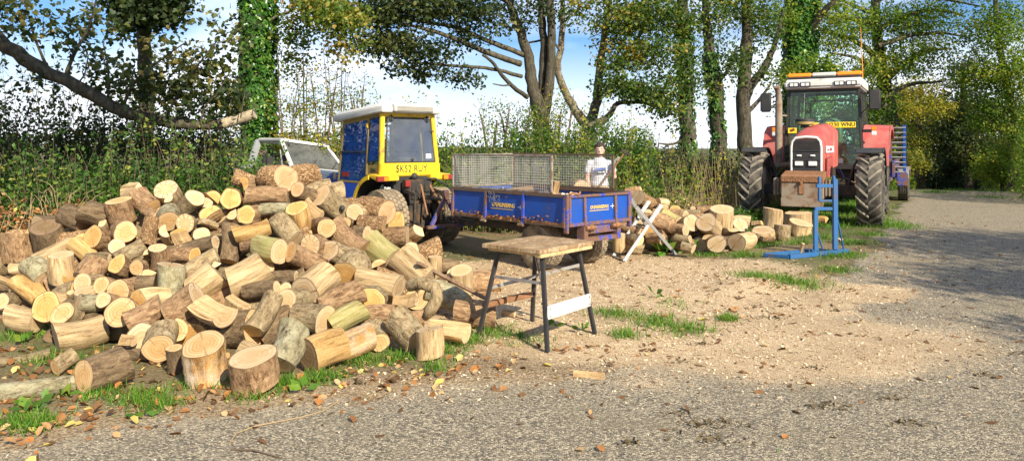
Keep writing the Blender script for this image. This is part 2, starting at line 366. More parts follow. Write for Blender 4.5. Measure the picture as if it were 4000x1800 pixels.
def cutend(name, sap, ring, heart, bark_c, heart_r=.6, ring_f=260, star=0.0, crack=.5):
    t = NT(name); q = t.attr('q'); r = t.attr('r'); v = t.coord('Object', (1, 1, 1), 23)
    n = t.noise(v, 14, 4, .6); nf = t.noise(t.coord('Object', (6, 90, 40), 23), 1.0, 4, .6)
    ph = t.math('ADD', t.math('MULTIPLY', q, ring_f), t.math('MULTIPLY', n, 3.2))
    sn = t.math('SINE', ph); rg = t.ramp(t.math('ADD', t.math('MULTIPLY', sn, .5), .5), [(.30, 0.0), (.85, 1.0)])
    hz = t.math('ADD', r, t.math('MULTIPLY', t.math('SUBTRACT', n, .5), .35))
    c = t.mix(t.ramp(hz, [(heart_r-.08, 1.0), (heart_r+.08, 0.0)]), sap, heart)
    c = t.mix(t.math('MULTIPLY', rg, t.ramp(t.noise(v, 5, 2), [(.3, .25), (.7, .7)])), c, ring)
    c = t.mix(t.ramp(nf, [(.45, 0.0), (.8, .45)]), c, tuple(x*.62 for x in sap))
    c = t.mix(t.ramp(t.noise(v, 8, 5, .65), [(.52, 0.0), (.74, .55)]), c, tuple(min(1, x*1.12+.01) for x in sap))
    if star:
        a = t.attr('a'); st = t.math('SINE', t.math('ADD', t.math('MULTIPLY', a, 11.0), t.math('MULTIPLY', n, 2.5)))
        c = t.mix(t.math('MULTIPLY', t.ramp(st, [(.55, 0.0), (.9, 1.0)]), t.ramp(r, [(.25, 0.0), (.5, star)])), c, tuple(x*.55 for x in heart))
    a2 = t.attr('a'); ck = t.math('SINE', t.math('ADD', t.math('MULTIPLY', a2, 2.0), t.math('MULTIPLY', t.rand(), 30)))
    c = t.mix(t.math('MULTIPLY', t.ramp(ck, [(.985, 0.0), (.999, 1.0)]), crack), c, (.16, .09, .04))
    c = t.mix(t.ramp(r, [(.945, 0.0), (.965, 1.0)]), c, bark_c)
    c = t.mix(1.0, c, t.ramp(t.rand(), [(0, .86), (1, 1.12)]), 'MULTIPLY')
    t.bump(t.math('ADD', nf, t.math('MULTIPLY', rg, .3)), .25, .006)
    return t.done(c, .8, 0, .25)
M['end_ring'] = cutend('ringed tan sawn end', (.58, .395, .20), (.37, .20, .075), (.52, .315, .13), (.16, .09, .045))
M['end_pale'] = cutend('cream sawn end', (.60, .44, .255), (.45, .285, .135), (.55, .375, .19), (.25, .16, .085), ring_f=220, crack=.3)
M['end_star'] = cutend('cream sawn end with star cracks', (.60, .44, .25), (.45, .28, .13), (.52, .345, .17), (.25, .16, .085), star=.8)
M['end_orange'] = cutend('orange sawn end', (.60, .41, .17), (.40, .21, .065), (.52, .29, .09), (.17, .08, .035), .75)
M['end_red'] = cutend('reddish sawn end', (.60, .40, .22), (.42, .23, .11), (.54, .31, .15), (.24, .11, .05))
M['end_weath'] = cutend('weathered grey brown end', (.50, .38, .23), (.30, .20, .11), (.44, .30, .15), (.16, .11, .07), ring_f=200, crack=.9)
M['end_dark'] = cutend('dark weathered end', (.24, .16, .09), (.13, .08, .04), (.20, .13, .06), (.09, .06, .04), ring_f=180, crack=.9)
# ---- trunks, stems
M['trunk'] = bark('tree trunk bark', [(.030, .023, .016), (.105, .080, .052), (.21, .165, .11), (.135, .115, .070)], .3, 9, 1.0, 0, (.30, .32, .22), .4)
M['trunk_dark'] = bark('dark tree bark', [(.018, .015, .011), (.060, .048, .034), (.125, .105, .075), (.075, .070, .040)], .3, 12, 1.0, 0, (.15, .15, .09), .3)
M['stub'] = bark('limb wood painted sunlit pale', [(.16, .12, .075), (.34, .28, .19), (.50, .43, .31), (.36, .29, .19)], .3, 14, .5)
M['twig'] = paint('twigs', (.13, .095, .065), .85, (.06, .05, .03), .4, spec=.2)
M['twig_dry'] = paint('dry stems', (.34, .25, .14), .85, (.18, .12, .06), .4, spec=.2)
# ---- paint, metal, rubber, glass
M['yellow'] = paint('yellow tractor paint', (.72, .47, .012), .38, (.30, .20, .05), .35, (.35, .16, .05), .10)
M['yellow_dull'] = paint('ochre paint with side shade', (.27, .19, .05), .5, (.20, .14, .06), .5, None, .12)  # cab yellow darkened for its shaded sides; the dust bowl reuses it
M['plate_yellow'] = paint('yellow number plate', (.88, .66, .02), .35, (.5, .36, .06), .2)
M['blue_door'] = paint('blue door paint', (.012, .075, .50), .25, (.05, .06, .10), .3)
M['blue'] = paint('blue trailer paint', (.004, .066, .36), .36, (.03, .04, .09), .42, (.20, .10, .05), .03)
M['blue_edge'] = paint('worn blue paint', (.012, .060, .38), .5, (.08, .07, .07), .5, (.26, .13, .07), .36, 6)
M['blue_stand'] = paint('light blue stand paint', (.012, .105, .29), .42, (.05, .08, .10), .4, (.20, .10, .05), .10, 6)
M['rust'] = paint('rusty steel', (.27, .125, .055), .8, (.12, .06, .03), .6, (.40, .20, .09), .4, 8)
M['rust_grey'] = paint('rusty grey steel', (.25, .20, .145), .75, (.14, .09, .055), .6, (.26, .15, .08), .22, 6)
M['white'] = paint('white paint', (.60, .59, .55), .45, (.34, .30, .23), .45, None, .03)
M['white_car'] = paint('dirty white car paint', (.70, .71, .70), .35, (.30, .28, .22), .45)
M['grey_car'] = paint('grey car panel', (.30, .32, .33), .4, (.16, .15, .12), .4)
M['red'] = paint('faded red paint', (.40, .060, .050), .52, (.42, .23, .19), .6, (.34, .13, .07), .04)
M['black'] = paint('black plastic', (.022, .022, .023), .5, (.07, .06, .045), .5)
M['iron'] = paint('greasy black iron', (.035, .033, .030), .55, (.11, .08, .05), .6, (.16, .08, .04), .2, 8, .3)
M['steel'] = paint('worn grey steel', (.36, .35, .33), .42, (.20, .16, .11), .4, (.24, .13, .07), .18, 8, .6)
M['alu'] = paint('dull aluminium', (.33, .33, .325), .45, (.24, .21, .17), .3, None, 0, 8, .15)
M['mesh_wire'] = paint('galvanised wire', (.46, .44, .39), .5, (.30, .25, .18), .3, (.26, .15, .08), .05, 8, .1)
M['frame_brown'] = paint('brown steel frame', (.13, .095, .075), .65, (.08, .06, .045), .5, (.24, .13, .07), .25, 8, .2)
M['frame_grey'] = paint('grey steel frame', (.36, .32, .27), .55, (.22, .16, .10), .5, (.30, .17, .09), .25, 8, .3)
M['chrome'] = paint('pale grille trim', (.66, .65, .61), .35, (.40, .34, .26), .4)
def tyre_mat(name, col, mud, amt):
    t = NT(name); v = t.coord('Object', rnd=5); n = t.noise(v, 6, 6, .7); f = t.noise(v, 60, 3)
    c = t.mix(t.ramp(n, [(.5-amt*.35, 0.0), (.72-amt*.3, 1.0)]), col, t.ramp(f, [(.3, tuple(x*.75 for x in mud)), (.7, mud)]))
    t.bump(f, .3, .004); return t.done(c, .85, 0, .3)
M['tyre'] = tyre_mat('tractor tyre rubber', (.022, .021, .020), (.15, .13, .10), .30)
M['tyre_mud'] = tyre_mat('muddy turf tyre', (.040, .034, .026), (.26, .20, .125), .5)
M['tread_mud'] = tyre_mat('muddy tread blocks', (.10, .082, .06), (.34, .27, .18), .6)
M['tread'] = tyre_mat('dusty tread bars', (.055, .052, .048), (.27, .235, .18), .75)
M['rim'] = paint('dusty pale rim', (.50, .47, .40), .6, (.30, .24, .16), .6)
def glass(name, tint=(.80, .88, .92), rough=.02, dirt=.10, refl=1.3, film=(.55, .53, .48)):
    t = NT(name); v = t.coord('Object'); n = t.noise(v, 4, 5, .65)
    tr = t.n('ShaderNodeBsdfTransparent'); tr.inputs['Color'].default_value = (*tint, 1)
    gl = t.n('ShaderNodeBsdfGlossy'); gl.inputs['Roughness'].default_value = rough; gl.inputs['Color'].default_value = (1, 1, 1, 1)
    fr = t.n('ShaderNodeFresnel'); fr.inputs['IOR'].default_value = 1.5
    df = t.n('ShaderNodeBsdfDiffuse'); df.inputs['Color'].default_value = (*film, 1)  # dust on most panes, painted sky blue on the cab sides
    m1 = t.n('ShaderNodeMixShader'); m2 = t.n('ShaderNodeMixShader')
    t.l(t.math('MULTIPLY', fr.outputs[0], refl, True), m1.inputs[0]); t.l(tr.outputs[0], m1.inputs[1]); t.l(gl.outputs[0], m1.inputs[2])
    t.l(t.math('MULTIPLY', t.ramp(n, [(.3, .3), (.7, 1.0)]), dirt), m2.inputs[0]); t.l(m1.outputs[0], m2.inputs[1]); t.l(df.outputs[0], m2.inputs[2])
    t.l(m2.outputs[0], t.out.inputs['Surface']); return t.mat
M['glass'] = glass('dusty window glass', (.88, .93, .97), .02, .08)
M['glass_sky'] = glass('side glass painted sky blue', (.62, .80, 1.0), .02, .20, 1.6, (.06, .22, .75))  # blue film paints in the sky reflection clear glass would show
M['glass_dark'] = glass('dark tractor glass', (.76, .90, .80), .02, .02, .7)
M['lamp_red'] = paint('red lamp lens', (.26, .025, .02), .25, (.2, .08, .05), .4)
M['lamp_amber'] = paint('amber lens', (.85, .24, .01), .2, (.6, .2, .04), .2)
M['lamp_clear'] = paint('clear lamp lens', (.72, .72, .70), .12, (.5, .45, .4), .2)
M['beacon'] = paint('orange light bar', (.90, .30, .015), .25, (.6, .25, .05), .2)
M['ink'] = paint('black lettering', (.012, .012, .012), .5)
M['gold_ink'] = paint('yellow lettering', (.78, .50, .06), .5, (.3, .2, .1), .3)
M['white_ink'] = paint('white print', (.80, .80, .82), .6)
M['mid_blue'] = paint('blue print', (.05, .14, .50), .6)
M['navy'] = paint('dark navy print', (.015, .02, .06), .6)
M['seat'] = paint('green grey seat cloth', (.20, .27, .23), .85, (.12, .13, .11), .4)
M['twine'] = paint('grey twine', (.22, .20, .17), .8)
M['rubbish'] = bark('bark rubbish', [(.06, .035, .02), (.20, .12, .065), (.42, .29, .17), (.26, .16, .09)], 1.0, 30, 1.0)
M['bench_wood'] = bark('bench board', [(.10, .06, .03), (.26, .165, .085), (.40, .28, .155), (.20, .13, .075)], .12, 24, .4, 0, (.50, .39, .25), .5)
M['bench_edge'] = bark('bench batten', [(.32, .20, .08), (.60, .42, .20), (.74, .56, .30), (.56, .40, .20)], .12, 26, .3)
M['plank'] = bark('old lath', [(.14, .08, .045), (.30, .19, .12), (.42, .29, .19), (.24, .16, .10)], .1, 22, .4)
# ---- people
def cloth(name, col, scale=40, folds=0.0):
    t = NT(name); v = t.coord('Object'); n = t.noise(v, scale, 3); b = t.noise(v, 7, 3)
    t.bump(t.math('ADD', t.math('MULTIPLY', n, .2), b), .5, .02 + folds)
    return t.done(t.mix(t.ramp(n, [(.3, 0.0), (.7, .35)]), col, tuple(x*.75 for x in col)), .9, 0, .2)
M['shirt'] = cloth('white tee cloth', (.62, .61, .64), 40, .02); M['trouser'] = cloth('tan work trouser cloth', (.46, .33, .18))
M['glove'] = cloth('grey green glove', (.30, .31, .24)); M['glove_y'] = cloth('yellow glove', (.62, .50, .16))
def skin():
    t = NT('skin'); v = t.coord('Object'); n = t.noise(v, 18, 4)
    t.done(t.ramp(n, [(.3, (.56, .30, .22)), (.7, (.66, .40, .30))]), .5, 0, .4, Subsurface_Weight=.08); return t.mat
M['skin'] = skin(); M['hair'] = paint('dark brown hair', (.030, .018, .013), .6, (.06, .035, .02), .4); M['boot'] = paint('brown boots', (.10, .06, .035), .7)
M['eye'] = paint('eye white', (.7, .68, .66), .3, amt=0); M['iris'] = paint('dark iris', (.03, .02, .015), .3, amt=0); M['lip'] = paint('lips', (.50, .20, .16), .5, amt=0)
# ---- terrain: asphalt, sawdust, soil and turf mixed by where they lie
def terrain():
    t = NT('yard ground'); v = t.coord('Object')
    asp, saw, grs = t.attr('asphalt'), t.attr('sawdust'), t.attr('turf')
    n1 = t.noise(v, 1.3, 5, .6); n2 = t.noise(v, 9, 5, .65); n3 = t.noise(v, 45, 4, .7); n4 = t.noise(v, 140, 2, .6)
    cell = t.n('ShaderNodeTexVoronoi'); t.l(v, cell.inputs['Vector']); cell.inputs['Scale'].default_value = 92
    cs = t.n('ShaderNodeSeparateXYZ'); t.l(cell.outputs['Color'], cs.inputs[0])
    stone = t.ramp(cs.outputs[0], [(0, (.050, .043, .034)), (.35, (.15, .132, .100)), (.62, (.31, .268, .195)), (.84, (.50, .42, .285)), (1, (.68, .57, .39))])
    stone = t.mix(t.ramp(cell.outputs['Distance'], [(.45, 0.0), (.9, .8)]), stone, (.06, .053, .043))
    stone = t.mix(t.ramp(n2, [(.35, .05), (.75, .5)]), stone, (.34, .275, .18))
    stone = t.mix(t.ramp(n1, [(.50, 0.0), (.72, .55)]), stone, (.20, .17, .105))
    dust = t.ramp(t.math('ADD', t.math('MULTIPLY', n3, .55), t.math('MULTIPLY', n4, .45)), [(.30, (.22, .135, .065)), (.44, (.48, .345, .20)), (.58, (.64, .50, .315)), (.72, (.74, .61, .42))])
    dust = t.mix(t.ramp(n2, [(.46, 0.0), (.72, .65)]), dust, (.36, .235, .125))
    dust = t.mix(t.ramp(t.noise(v, .8, 4, .6), [(.44, 0.0), (.62, .65)]), dust, (.36, .26, .15))
    soil = t.ramp(n3, [(.3, (.075, .050, .028)), (.52, (.20, .140, .078)), (.72, (.38, .28, .165))])
    soil = t.mix(t.ramp(n2, [(.4, 0.0), (.7, .6)]), soil, (.27, .195, .11))
    turf = t.ramp(n3, [(.3, (.025, .045, .010)), (.7, (.085, .15, .022))])
    g = t.math('MULTIPLY', grs, t.ramp(n2, [(.30, .2), (.60, 1.0)]))
    c = t.mix(g, soil, turf)
    sf = t.ramp(t.math('ADD', asp, t.math('MULTIPLY', t.math('SUBTRACT', n3, .5), .9)), [(.42, 0.0), (.58, 1.0)])
    c = t.mix(sf, c, stone)
    df = t.ramp(t.math('ADD', saw, t.math('MULTIPLY', t.math('SUBTRACT', t.math('ADD', t.math('MULTIPLY', n4, .5), t.math('MULTIPLY', n3, .5)), .5), 1.5)), [(.42, 0.0), (.62, 1.0)])
    c = t.mix(df, c, dust)
    hh = t.math('ADD', t.math('MULTIPLY', cell.outputs['Distance'], -.5), t.math('ADD', n3, t.math('MULTIPLY', n4, .4)))
    t.bump(hh, .9, .012)
    return t.done(c, .88, 0, .25)
M['terrain'] = terrain()
# ================================================================== ground and road
def fields(x, y):
    sd = seg_sd(x, y, ROAD_L)
    w1 = fbm(x*1.1, y*1.1, 11) - .47; w2 = fbm(x*3.5, y*3.5, 21) - .47
    asp = smooth((sd + w1*.9 + w2*.3 + .12) / .34)
    e = np.hypot((x - 1.15) / 2.9, (y - 8.2) / 3.1)                          # sawn-off dust round the bench and the trailer
    saw = smooth((1.22 - e + w1*.5 + w2*.3) / .62)
    e2 = np.hypot((x - 1.6) / 3.2, (y - 6.3) / 1.75)
    saw = np.maximum(saw, .84 * smooth((1.25 - e2 + w1*.6) / .95))
    e3 = np.hypot((x - 3.1) / 1.7, (y - 8.0) / .75)
    saw = np.maximum(saw, .82 * smooth((1.1 - e3 + w1*.6) / .6))
    saw = np.maximum(saw, .36 * smooth((1.2 - np.abs(sd - .45)) / 1.2) * smooth((y - 6.6)/2.0))
    saw = np.maximum(saw, .50 * smooth((1.3 - np.abs(sd + .05)) / 1.3) * smooth((6.5 - y)/1.5))
    saw = saw * (1 - .55*smooth((sd - 1.8)/1.5))
    turf = smooth((w1 + .14) / .3) * .75
    turf = np.maximum(turf, smooth((np.minimum(x - 4.2, (y - 9.6)*.7) + w1*1.2) / 1.0))
    turf = turf * (1 - smooth((.25 - np.abs(sd + .1)) / .25) * .6)
    return asp, saw, turf, sd
def put_fields(me, xy):
    asp, saw, turf, sd = fields(xy[:, 0], xy[:, 1])
    for k, a in (('asphalt', asp), ('sawdust', saw), ('turf', turf)):
        at = me.attributes.new(k, 'FLOAT', 'POINT'); at.data.foreach_set('value', a.astype(np.float32))
def grid_mesh(name, xs, ys, dz=0.0, keep=None):
    X, Y = np.meshgrid(xs, ys); xy = np.stack([X.ravel(), Y.ravel()], 1); Z = gz(xy[:, 0], xy[:, 1]) + dz
    nx, ny = len(xs), len(ys); i = np.arange(nx-1)[None, :] + np.arange(ny-1)[:, None]*nx
    q = np.stack([i, i+1, i+1+nx, i+nx], -1).reshape(-1, 4)
    if keep is not None:
        kv = keep(xy[:, 0], xy[:, 1]); q = q[kv[q].all(1)]
        used = np.unique(q); mp = np.full(len(xy), -1); mp[used] = np.arange(len(used)); q = mp[q]; xy = xy[used]; Z = Z[used]
    me = bpy.data.meshes.new(name); me.vertices.add(len(xy)); me.vertices.foreach_set('co', np.column_stack([xy, Z]).ravel())
    me.loops.add(q.size); me.polygons.add(len(q)); me.loops.foreach_set('vertex_index', q.ravel().astype(np.int32))
    me.polygons.foreach_set('loop_start', (np.arange(len(q))*4).astype(np.int32)); me.update(calc_edges=True)
    me.polygons.foreach_set('use_smooth', [True]*len(q)); put_fields(me, xy); me.materials.append(M['terrain']); me.update()
    return me
xs = np.concatenate([-np.geomspace(900, 14, 22), np.arange(-13.5, -6, .5), np.arange(-6, 9.5, .1), np.arange(9.5, 26, .4), np.geomspace(27, 900, 22)])
ys = np.concatenate([-np.geomspace(300, 6, 12), np.arange(-5, 3, .5), np.arange(3, 16, .1), np.arange(16, 45, .4), np.geomspace(46, 1500, 26)])
structure(obj('ground', grid_mesh('ground', xs, ys)))
rx = np.concatenate([np.arange(-20, -6, .4), np.arange(-6, 9.5, .1), np.arange(9.5, 50, .4)])
ry = np.concatenate([np.arange(-12, 3, .3), np.arange(3, 16, .1), np.arange(16, 84, .4)])
ROAD_W = 3.6
def on_road(x, y):
    sd = seg_sd(x, y, ROAD_L)
    u = np.where(y > 9, 1.0, 0.0)
    return (sd > -.10) & ((sd < ROAD_W) | (y < 9.0 + 0*u) & (x < 9 + .4*y)) & (y > -12)
structure(obj('road', grid_mesh('road', rx, ry, .006, on_road)))

def scatter(n, box, wfun, seed):
    """random ground points inside box kept with probability wfun"""
    rs = np.random.RandomState(seed); x = rs.uniform(box[0], box[1], n); y = rs.uniform(box[2], box[3], n)
    k = rs.rand(n) < wfun(x, y); x, y = x[k], y[k]
    return x, y, gz(x, y) + np.where(seg_sd(x, y, ROAD_L) > -.1, .007, .002), rs
# saw chips: flakes too small and many to count
x, y, z, rs = scatter(52000, (-1.6, 6.0, 4.6, 11.5), lambda a, b: fields(a, b)[1]**1.3 * .8, 5)
o = leaves('saw_chips', np.column_stack([x, y, z + .003]), rs.uniform(.008, .030, len(x)), rs.rand(len(x)), M['chips'], None, 'chip', 2.2, 0, seed=3)
tag(o, 'cream saw chips strewn over the yard and the lane edge', 'saw chips', kind='stuff')
# loose stones of the worn surface
x, y, z, rs = scatter(17000, (-4.2, 5.5, 3.7, 8.5), lambda a, b: fields(a, b)[0] * np.clip(1.3 - b/9, .15, 1), 6)
o = leaves('loose_stones', np.column_stack([x, y, z + .002]), rs.uniform(.005, .015, len(x)), rs.rand(len(x))**1.6, M['stones'], None, 'chip', 1.2, 0, seed=4)
tag(o, 'loose grey and cream stones on the worn lane surface', 'stones', kind='stuff')
# ================================================================== wheels
def wheel(parent, c, r, w, rim_r, mats, lugs='bar', nl=20, steer=0.0, hub=None, side=1):
    """turns about local x; rim is the part, tyre and tread are its pieces"""
    Mx = Matrix.Rotation(R_(90), 4, 'Y')
    m = MB(); rr = rim_r
    m.lathe([(rr*.98, -w*.40), (rr*1.03, -w*.40), (rr*.93, -w*.30), (rr*.86, -w*.1), (rr*.84, w*.1), (rr*.90, w*.30), (rr*1.03, w*.40), (rr*.98, w*.40), (rr*.90, w*.33), (rr*.80, w*.10*side), (rr*.42, w*.06*side), (rr*.36, w*.20*side), (rr*.20, w*.22*side), (0.0005, w*.22*side)], 28, Mx)
    for k in range(6):
        a = k*math.pi/3; m.cyl((w*.05*side, rr*.55*math.cos(a), rr*.55*math.sin(a)), (w*.13*side, rr*.55*math.cos(a), rr*.55*math.sin(a)), rr*.05, None, 6)
    o = m.build('wheel', mats[0], parent, 35, loc=c, rot=(0, 0, steer))
    t = MB(); h = w/2
    t.lathe([(rr*.99, -h*.80), (rr*1.12, -h*.93), ((r+rr)/2, -h), (r*.955, -h*.92), (r*.985, -h*.70), (r*.992, 0), (r*.985, h*.70), (r*.955, h*.92), ((r+rr)/2, h), (rr*1.12, h*.93), (rr*.99, h*.80)], 44, Mx)
    t.build('tyre', mats[1], o, 40)
    g = MB(); lh = r*.050
    if lugs == 'bar':
        for k in range(nl):
            for s in (-1, 1):
                a0 = 2*math.pi*(k + (.5 if s > 0 else 0))/nl; pts = []
                for q in range(4):
                    u = q/3; xx = s*h*(.02 + .99*u); a = a0 + (u-.0)*.30
                    rad = r*.985 - (r*.045 if q == 3 else 0)
                    pts.append(((xx, rad*math.cos(a), rad*math.sin(a)), a, rad))
                for (p, a, ra), (p2, a2, ra2) in zip(pts[:-1], pts[1:]):
                    P = []
                    for (pp, aa, rq) in ((p, a, ra), (p2, a2, ra2)):
                        for da, dr in ((-.042, -.004), (.042, -.004), (.030, lh), (-.030, lh)):
                            P.append((pp[0], (rq+dr)*math.cos(aa+da), (rq+dr)*math.sin(aa+da)))
                    g.add(P, [(0,1,2,3), (7,6,5,4), (0,4,5,1), (1,5,6,2), (2,6,7,3), (3,7,4,0)])
        g.build('tread', mats[2], o)
    elif lugs == 'block':
        nx_ = 6
        for k in range(nl):
            for j in range(nx_):
                a = 2*math.pi*(k + .5*(j % 2))/nl; u = (j + .5)/nx_*2 - 1; ra = r*.99 - (r*.03 if abs(u) > .75 else 0)
                P = []; da = math.pi/nl*.74; dx = h/nx_*.80
                for x_ in (u*h*.96-dx, u*h*.96+dx):
                    for d_, rr2 in ((-da, 0), (da, 0), (da*.9, r*.022), (-da*.9, r*.022)):
                        P.append((x_, (ra+rr2)*math.cos(a+d_), (ra+rr2)*math.sin(a+d_)))
                g.add(P, [(0,1,2,3), (7,6,5,4), (0,4,5,1), (1,5,6,2), (2,6,7,3), (3,7,4,0)])
        g.build('tread', mats[2], o)
    elif lugs == 'rib':
        for j in range(5):
            u = (j-2)/2.3; g.lathe([(r*.985, u*h-.012), (r*1.006, u*h-.009), (r*1.006, u*h+.009), (r*.985, u*h+.012)], 40, Mx)
        g.build('tread', mats[2], o)
    return o
def arc_fender(parent, name, c, r, x0, x1, a0, a1, mat, th=.012, n=12, lip=.0):
    """curved mudguard; angle measured from +y up"""
    m = MB(); pts = []
    for i in range(n+1):
        a = R_(a0 + (a1-a0)*i/n); pts.append(((x0, c[1]+r*math.cos(a), c[2]+r*math.sin(a)), (x1, c[1]+r*math.cos(a), c[2]+r*math.sin(a))))
    m.sheet(pts, th)
    if lip:
        s = 1 if x1 > x0 else -1
        pts2 = []
        for i in range(n+1):
            a = R_(a0 + (a1-a0)*i/n); pts2.append(((x1, c[1]+(r-lip)*math.cos(a), c[2]+(r-lip)*math.sin(a)), (x1, c[1]+(r+.01)*math.cos(a), c[2]+(r+.01)*math.sin(a))))
        m.sheet(pts2, th)
    return m.build(name, mat, parent, 40)
def lettering(parent, body, size, mat, loc, rot, name='lettering', spacing=1.0, shear=0.0, sx=1.0):
    o = obj(name, text_mesh(body, size, mat, .0012, spacing, shear=shear, bold=size*.012), parent, loc, rot); o.scale = (sx, 1, 1); return o
# ================================================================== yellow compact tractor, hitched to the trailer
A_Y = 40.0
ty = thing('compact_tractor', 'yellow and blue compact tractor with white cab roof and muddy turf tyres', 'tractor', (-1.62, 12.0, 0.0), (0, 0, R_(A_Y)))
mw = [M['rim'], M['tyre_mud'], M['tread_mud']]
for s in (-1, 1):
    wheel(ty, (s*.50, 0, .465), .465, .36, .24, mw, 'block', 34, side=s)
    wheel(ty, (s*.46, 1.62, .31), .31, .24, .17, mw, 'block', 26, side=s)
m = MB(); m.bx(-.20, .20, -.22, 1.0, .34, .80); m.bx(-.16, .16, 1.0, 2.35, .40, .70); m.cyl((-.5, 0, .465), (.5, 0, .465), .085); m.cyl((-.42, 1.62, .31), (.42, 1.62, .31), .05)
m.bx(-.13, .13, -.34, -.22, .36, .70); m.cyl((0, -.34, .52), (0, -.42, .52), .035)
m.build('chassis', M['iron'], ty, bevel=.012)
m = MB(); m.prism([(1.45, .66), (2.55, .66), (2.62, .76), (2.60, 1.00), (2.45, 1.10), (1.45, 1.20)], 'x', -.29, .29); m.build('bonnet', M['blue_door'], ty, bevel=.04, seg=3)
m = MB(); m.bx(-.25, .25, 2.60, 2.63, .74, .98); m.build('grille', M['black'], ty, bevel=.01)
# cab floor, rear wall
m = MB(); m.bx(-.34, .34, -.04, 1.46, .70, .76); m.bx(-.33, .33, .02, .09, .76, 1.12); m.build('cab_floor', M['black'], ty)
# pillars
def pil(p0, p1, w=.055, d=.05, mat='yellow', name='cab_pillar'):
    m = MB(); m.beam(p0, p1, w, d, (0, 1, 0)); return m.build(name, M[mat], ty, bevel=.010)
RB, RT = .535, .475                                # half widths at the waist and the eaves
for s in (-1, 1):
    pil((s*RB, .06, 1.12), (s*RT, .13, 2.14), .075, .06)
    pil((s*(RB+.005), .50, 1.14), (s*(RT+.005), .52, 2.11), .05, .05, 'yellow_dull')
    pil((s*RB, 1.50, 1.0), (s*RT, 1.40, 2.03), .05, .05, 'yellow_dull')
    pil((s*RB, 1.53, .74), (s*RB, 1.50, 1.0), .05, .05, 'blue_door')
m = MB(); m.beam((-RT-.02, .13, 2.12), (RT+.02, .13, 2.12), .05, .07); m.build('rear_header', M['yellow'], ty, bevel=.01)
for s in (-1, 1):
    m = MB(); m.beam((s*RT, .10, 2.13), (s*RT, 1.42, 2.04), .05, .05); m.build('roof_rail', M['yellow_dull'], ty, bevel=.008)
m = MB(); m.prism([(-RB-.03, 1.13), (RB+.03, 1.13), (RB+.025, 1.345), (-RB-.025, 1.345)], 'y', .015, .085); m.build('rear_panel', M['yellow'], ty, bevel=.015)
m = MB(); m.bx(-.26, .27, .006, .0145, 1.185, 1.315); pl = m.build('number_plate', M['plate_yellow'], ty, bevel=.002)
pl['label'] = 'yellow number plate lettered SK52 RUY'
lettering(pl, 'SK52 RUY', .158, M['ink'], (0, .0045, 1.248), (R_(90), 0, 0), 'plate_lettering', 1.06, 0, .82)
# side skirt with the number, left and right
for s in (-1, 1):
    m = MB(); m.prism([(.09, 1.13), (.50, 1.13), (.50, 1.30), (.085, 1.34)], 'x', s*(RB-.012), s*(RB+.012)); o = m.build('side_panel', M['yellow_dull'], ty, bevel=.006)
    if s < 0: lettering(o, '1844', .11, M['ink'], (-RB-.0155, .30, 1.225), (R_(90), 0, R_(-90)), 'fleet_number', 1.0, 0, .85)
# rear window: grey rubber frame and pane that lean with the cab
def quad_pane(name, P, mat, th, parent=None):
    P = [Vector(p) for p in P]; nrm = (P[1]-P[0]).cross(P[3]-P[0]).normalized()*th; m = MB()
    m.add(P + [p + nrm for p in P], [(3,2,1,0), (4,5,6,7), (0,1,5,4), (1,2,6,5), (2,3,7,6), (3,0,4,7)]); return m.build(name, mat, parent)
def frame_of(name, P, w, mat, th, parent, bev=.004):
    P = [Vector(p) for p in P]; m = MB()
    nrm = (P[1]-P[0]).cross(P[3]-P[0]).normalized()
    c = sum(P, Vector())/4
    for i in range(4):
        a, b = P[i], P[(i+1) % 4]; e = (b-a).normalized()
        m.beam(a - e*w*.5, b + e*w*.5, w, th, nrm)
    return m.build(name, mat, parent, bevel=bev)
RW = [(-.465, .035, 1.36), (.465, .035, 1.36), (.405, .095, 2.06), (-.405, .095, 2.06)]
rw = quad_pane('rear_window', RW, M['glass'], .006, ty)
frame_of('window_seal', RW, .022, M['black'], .014, rw)
for s in (-1, 1):
    m = MB(); m.box((s*.34, .075, 2.06), (.062, .05, .12), (R_(-5), 0, 0)); m.build('hinge', M['black'], rw, bevel=.022, seg=3)
    m = MB(); m.cyl((s*.43, .03, 1.86), (s*.43, .055, 1.86), .018, None, 10); m.build('stay_knob', M['rust'], rw)
m = MB(); m.ball((.02, .015, 1.395), .022); m.build('window_catch', M['black'], rw, 40)
m = MB(); m.box((.34, .034, 1.45), (.10, .003, .075), (R_(-5), 0, 0)); m.build('sticker', M['white_ink'], rw)
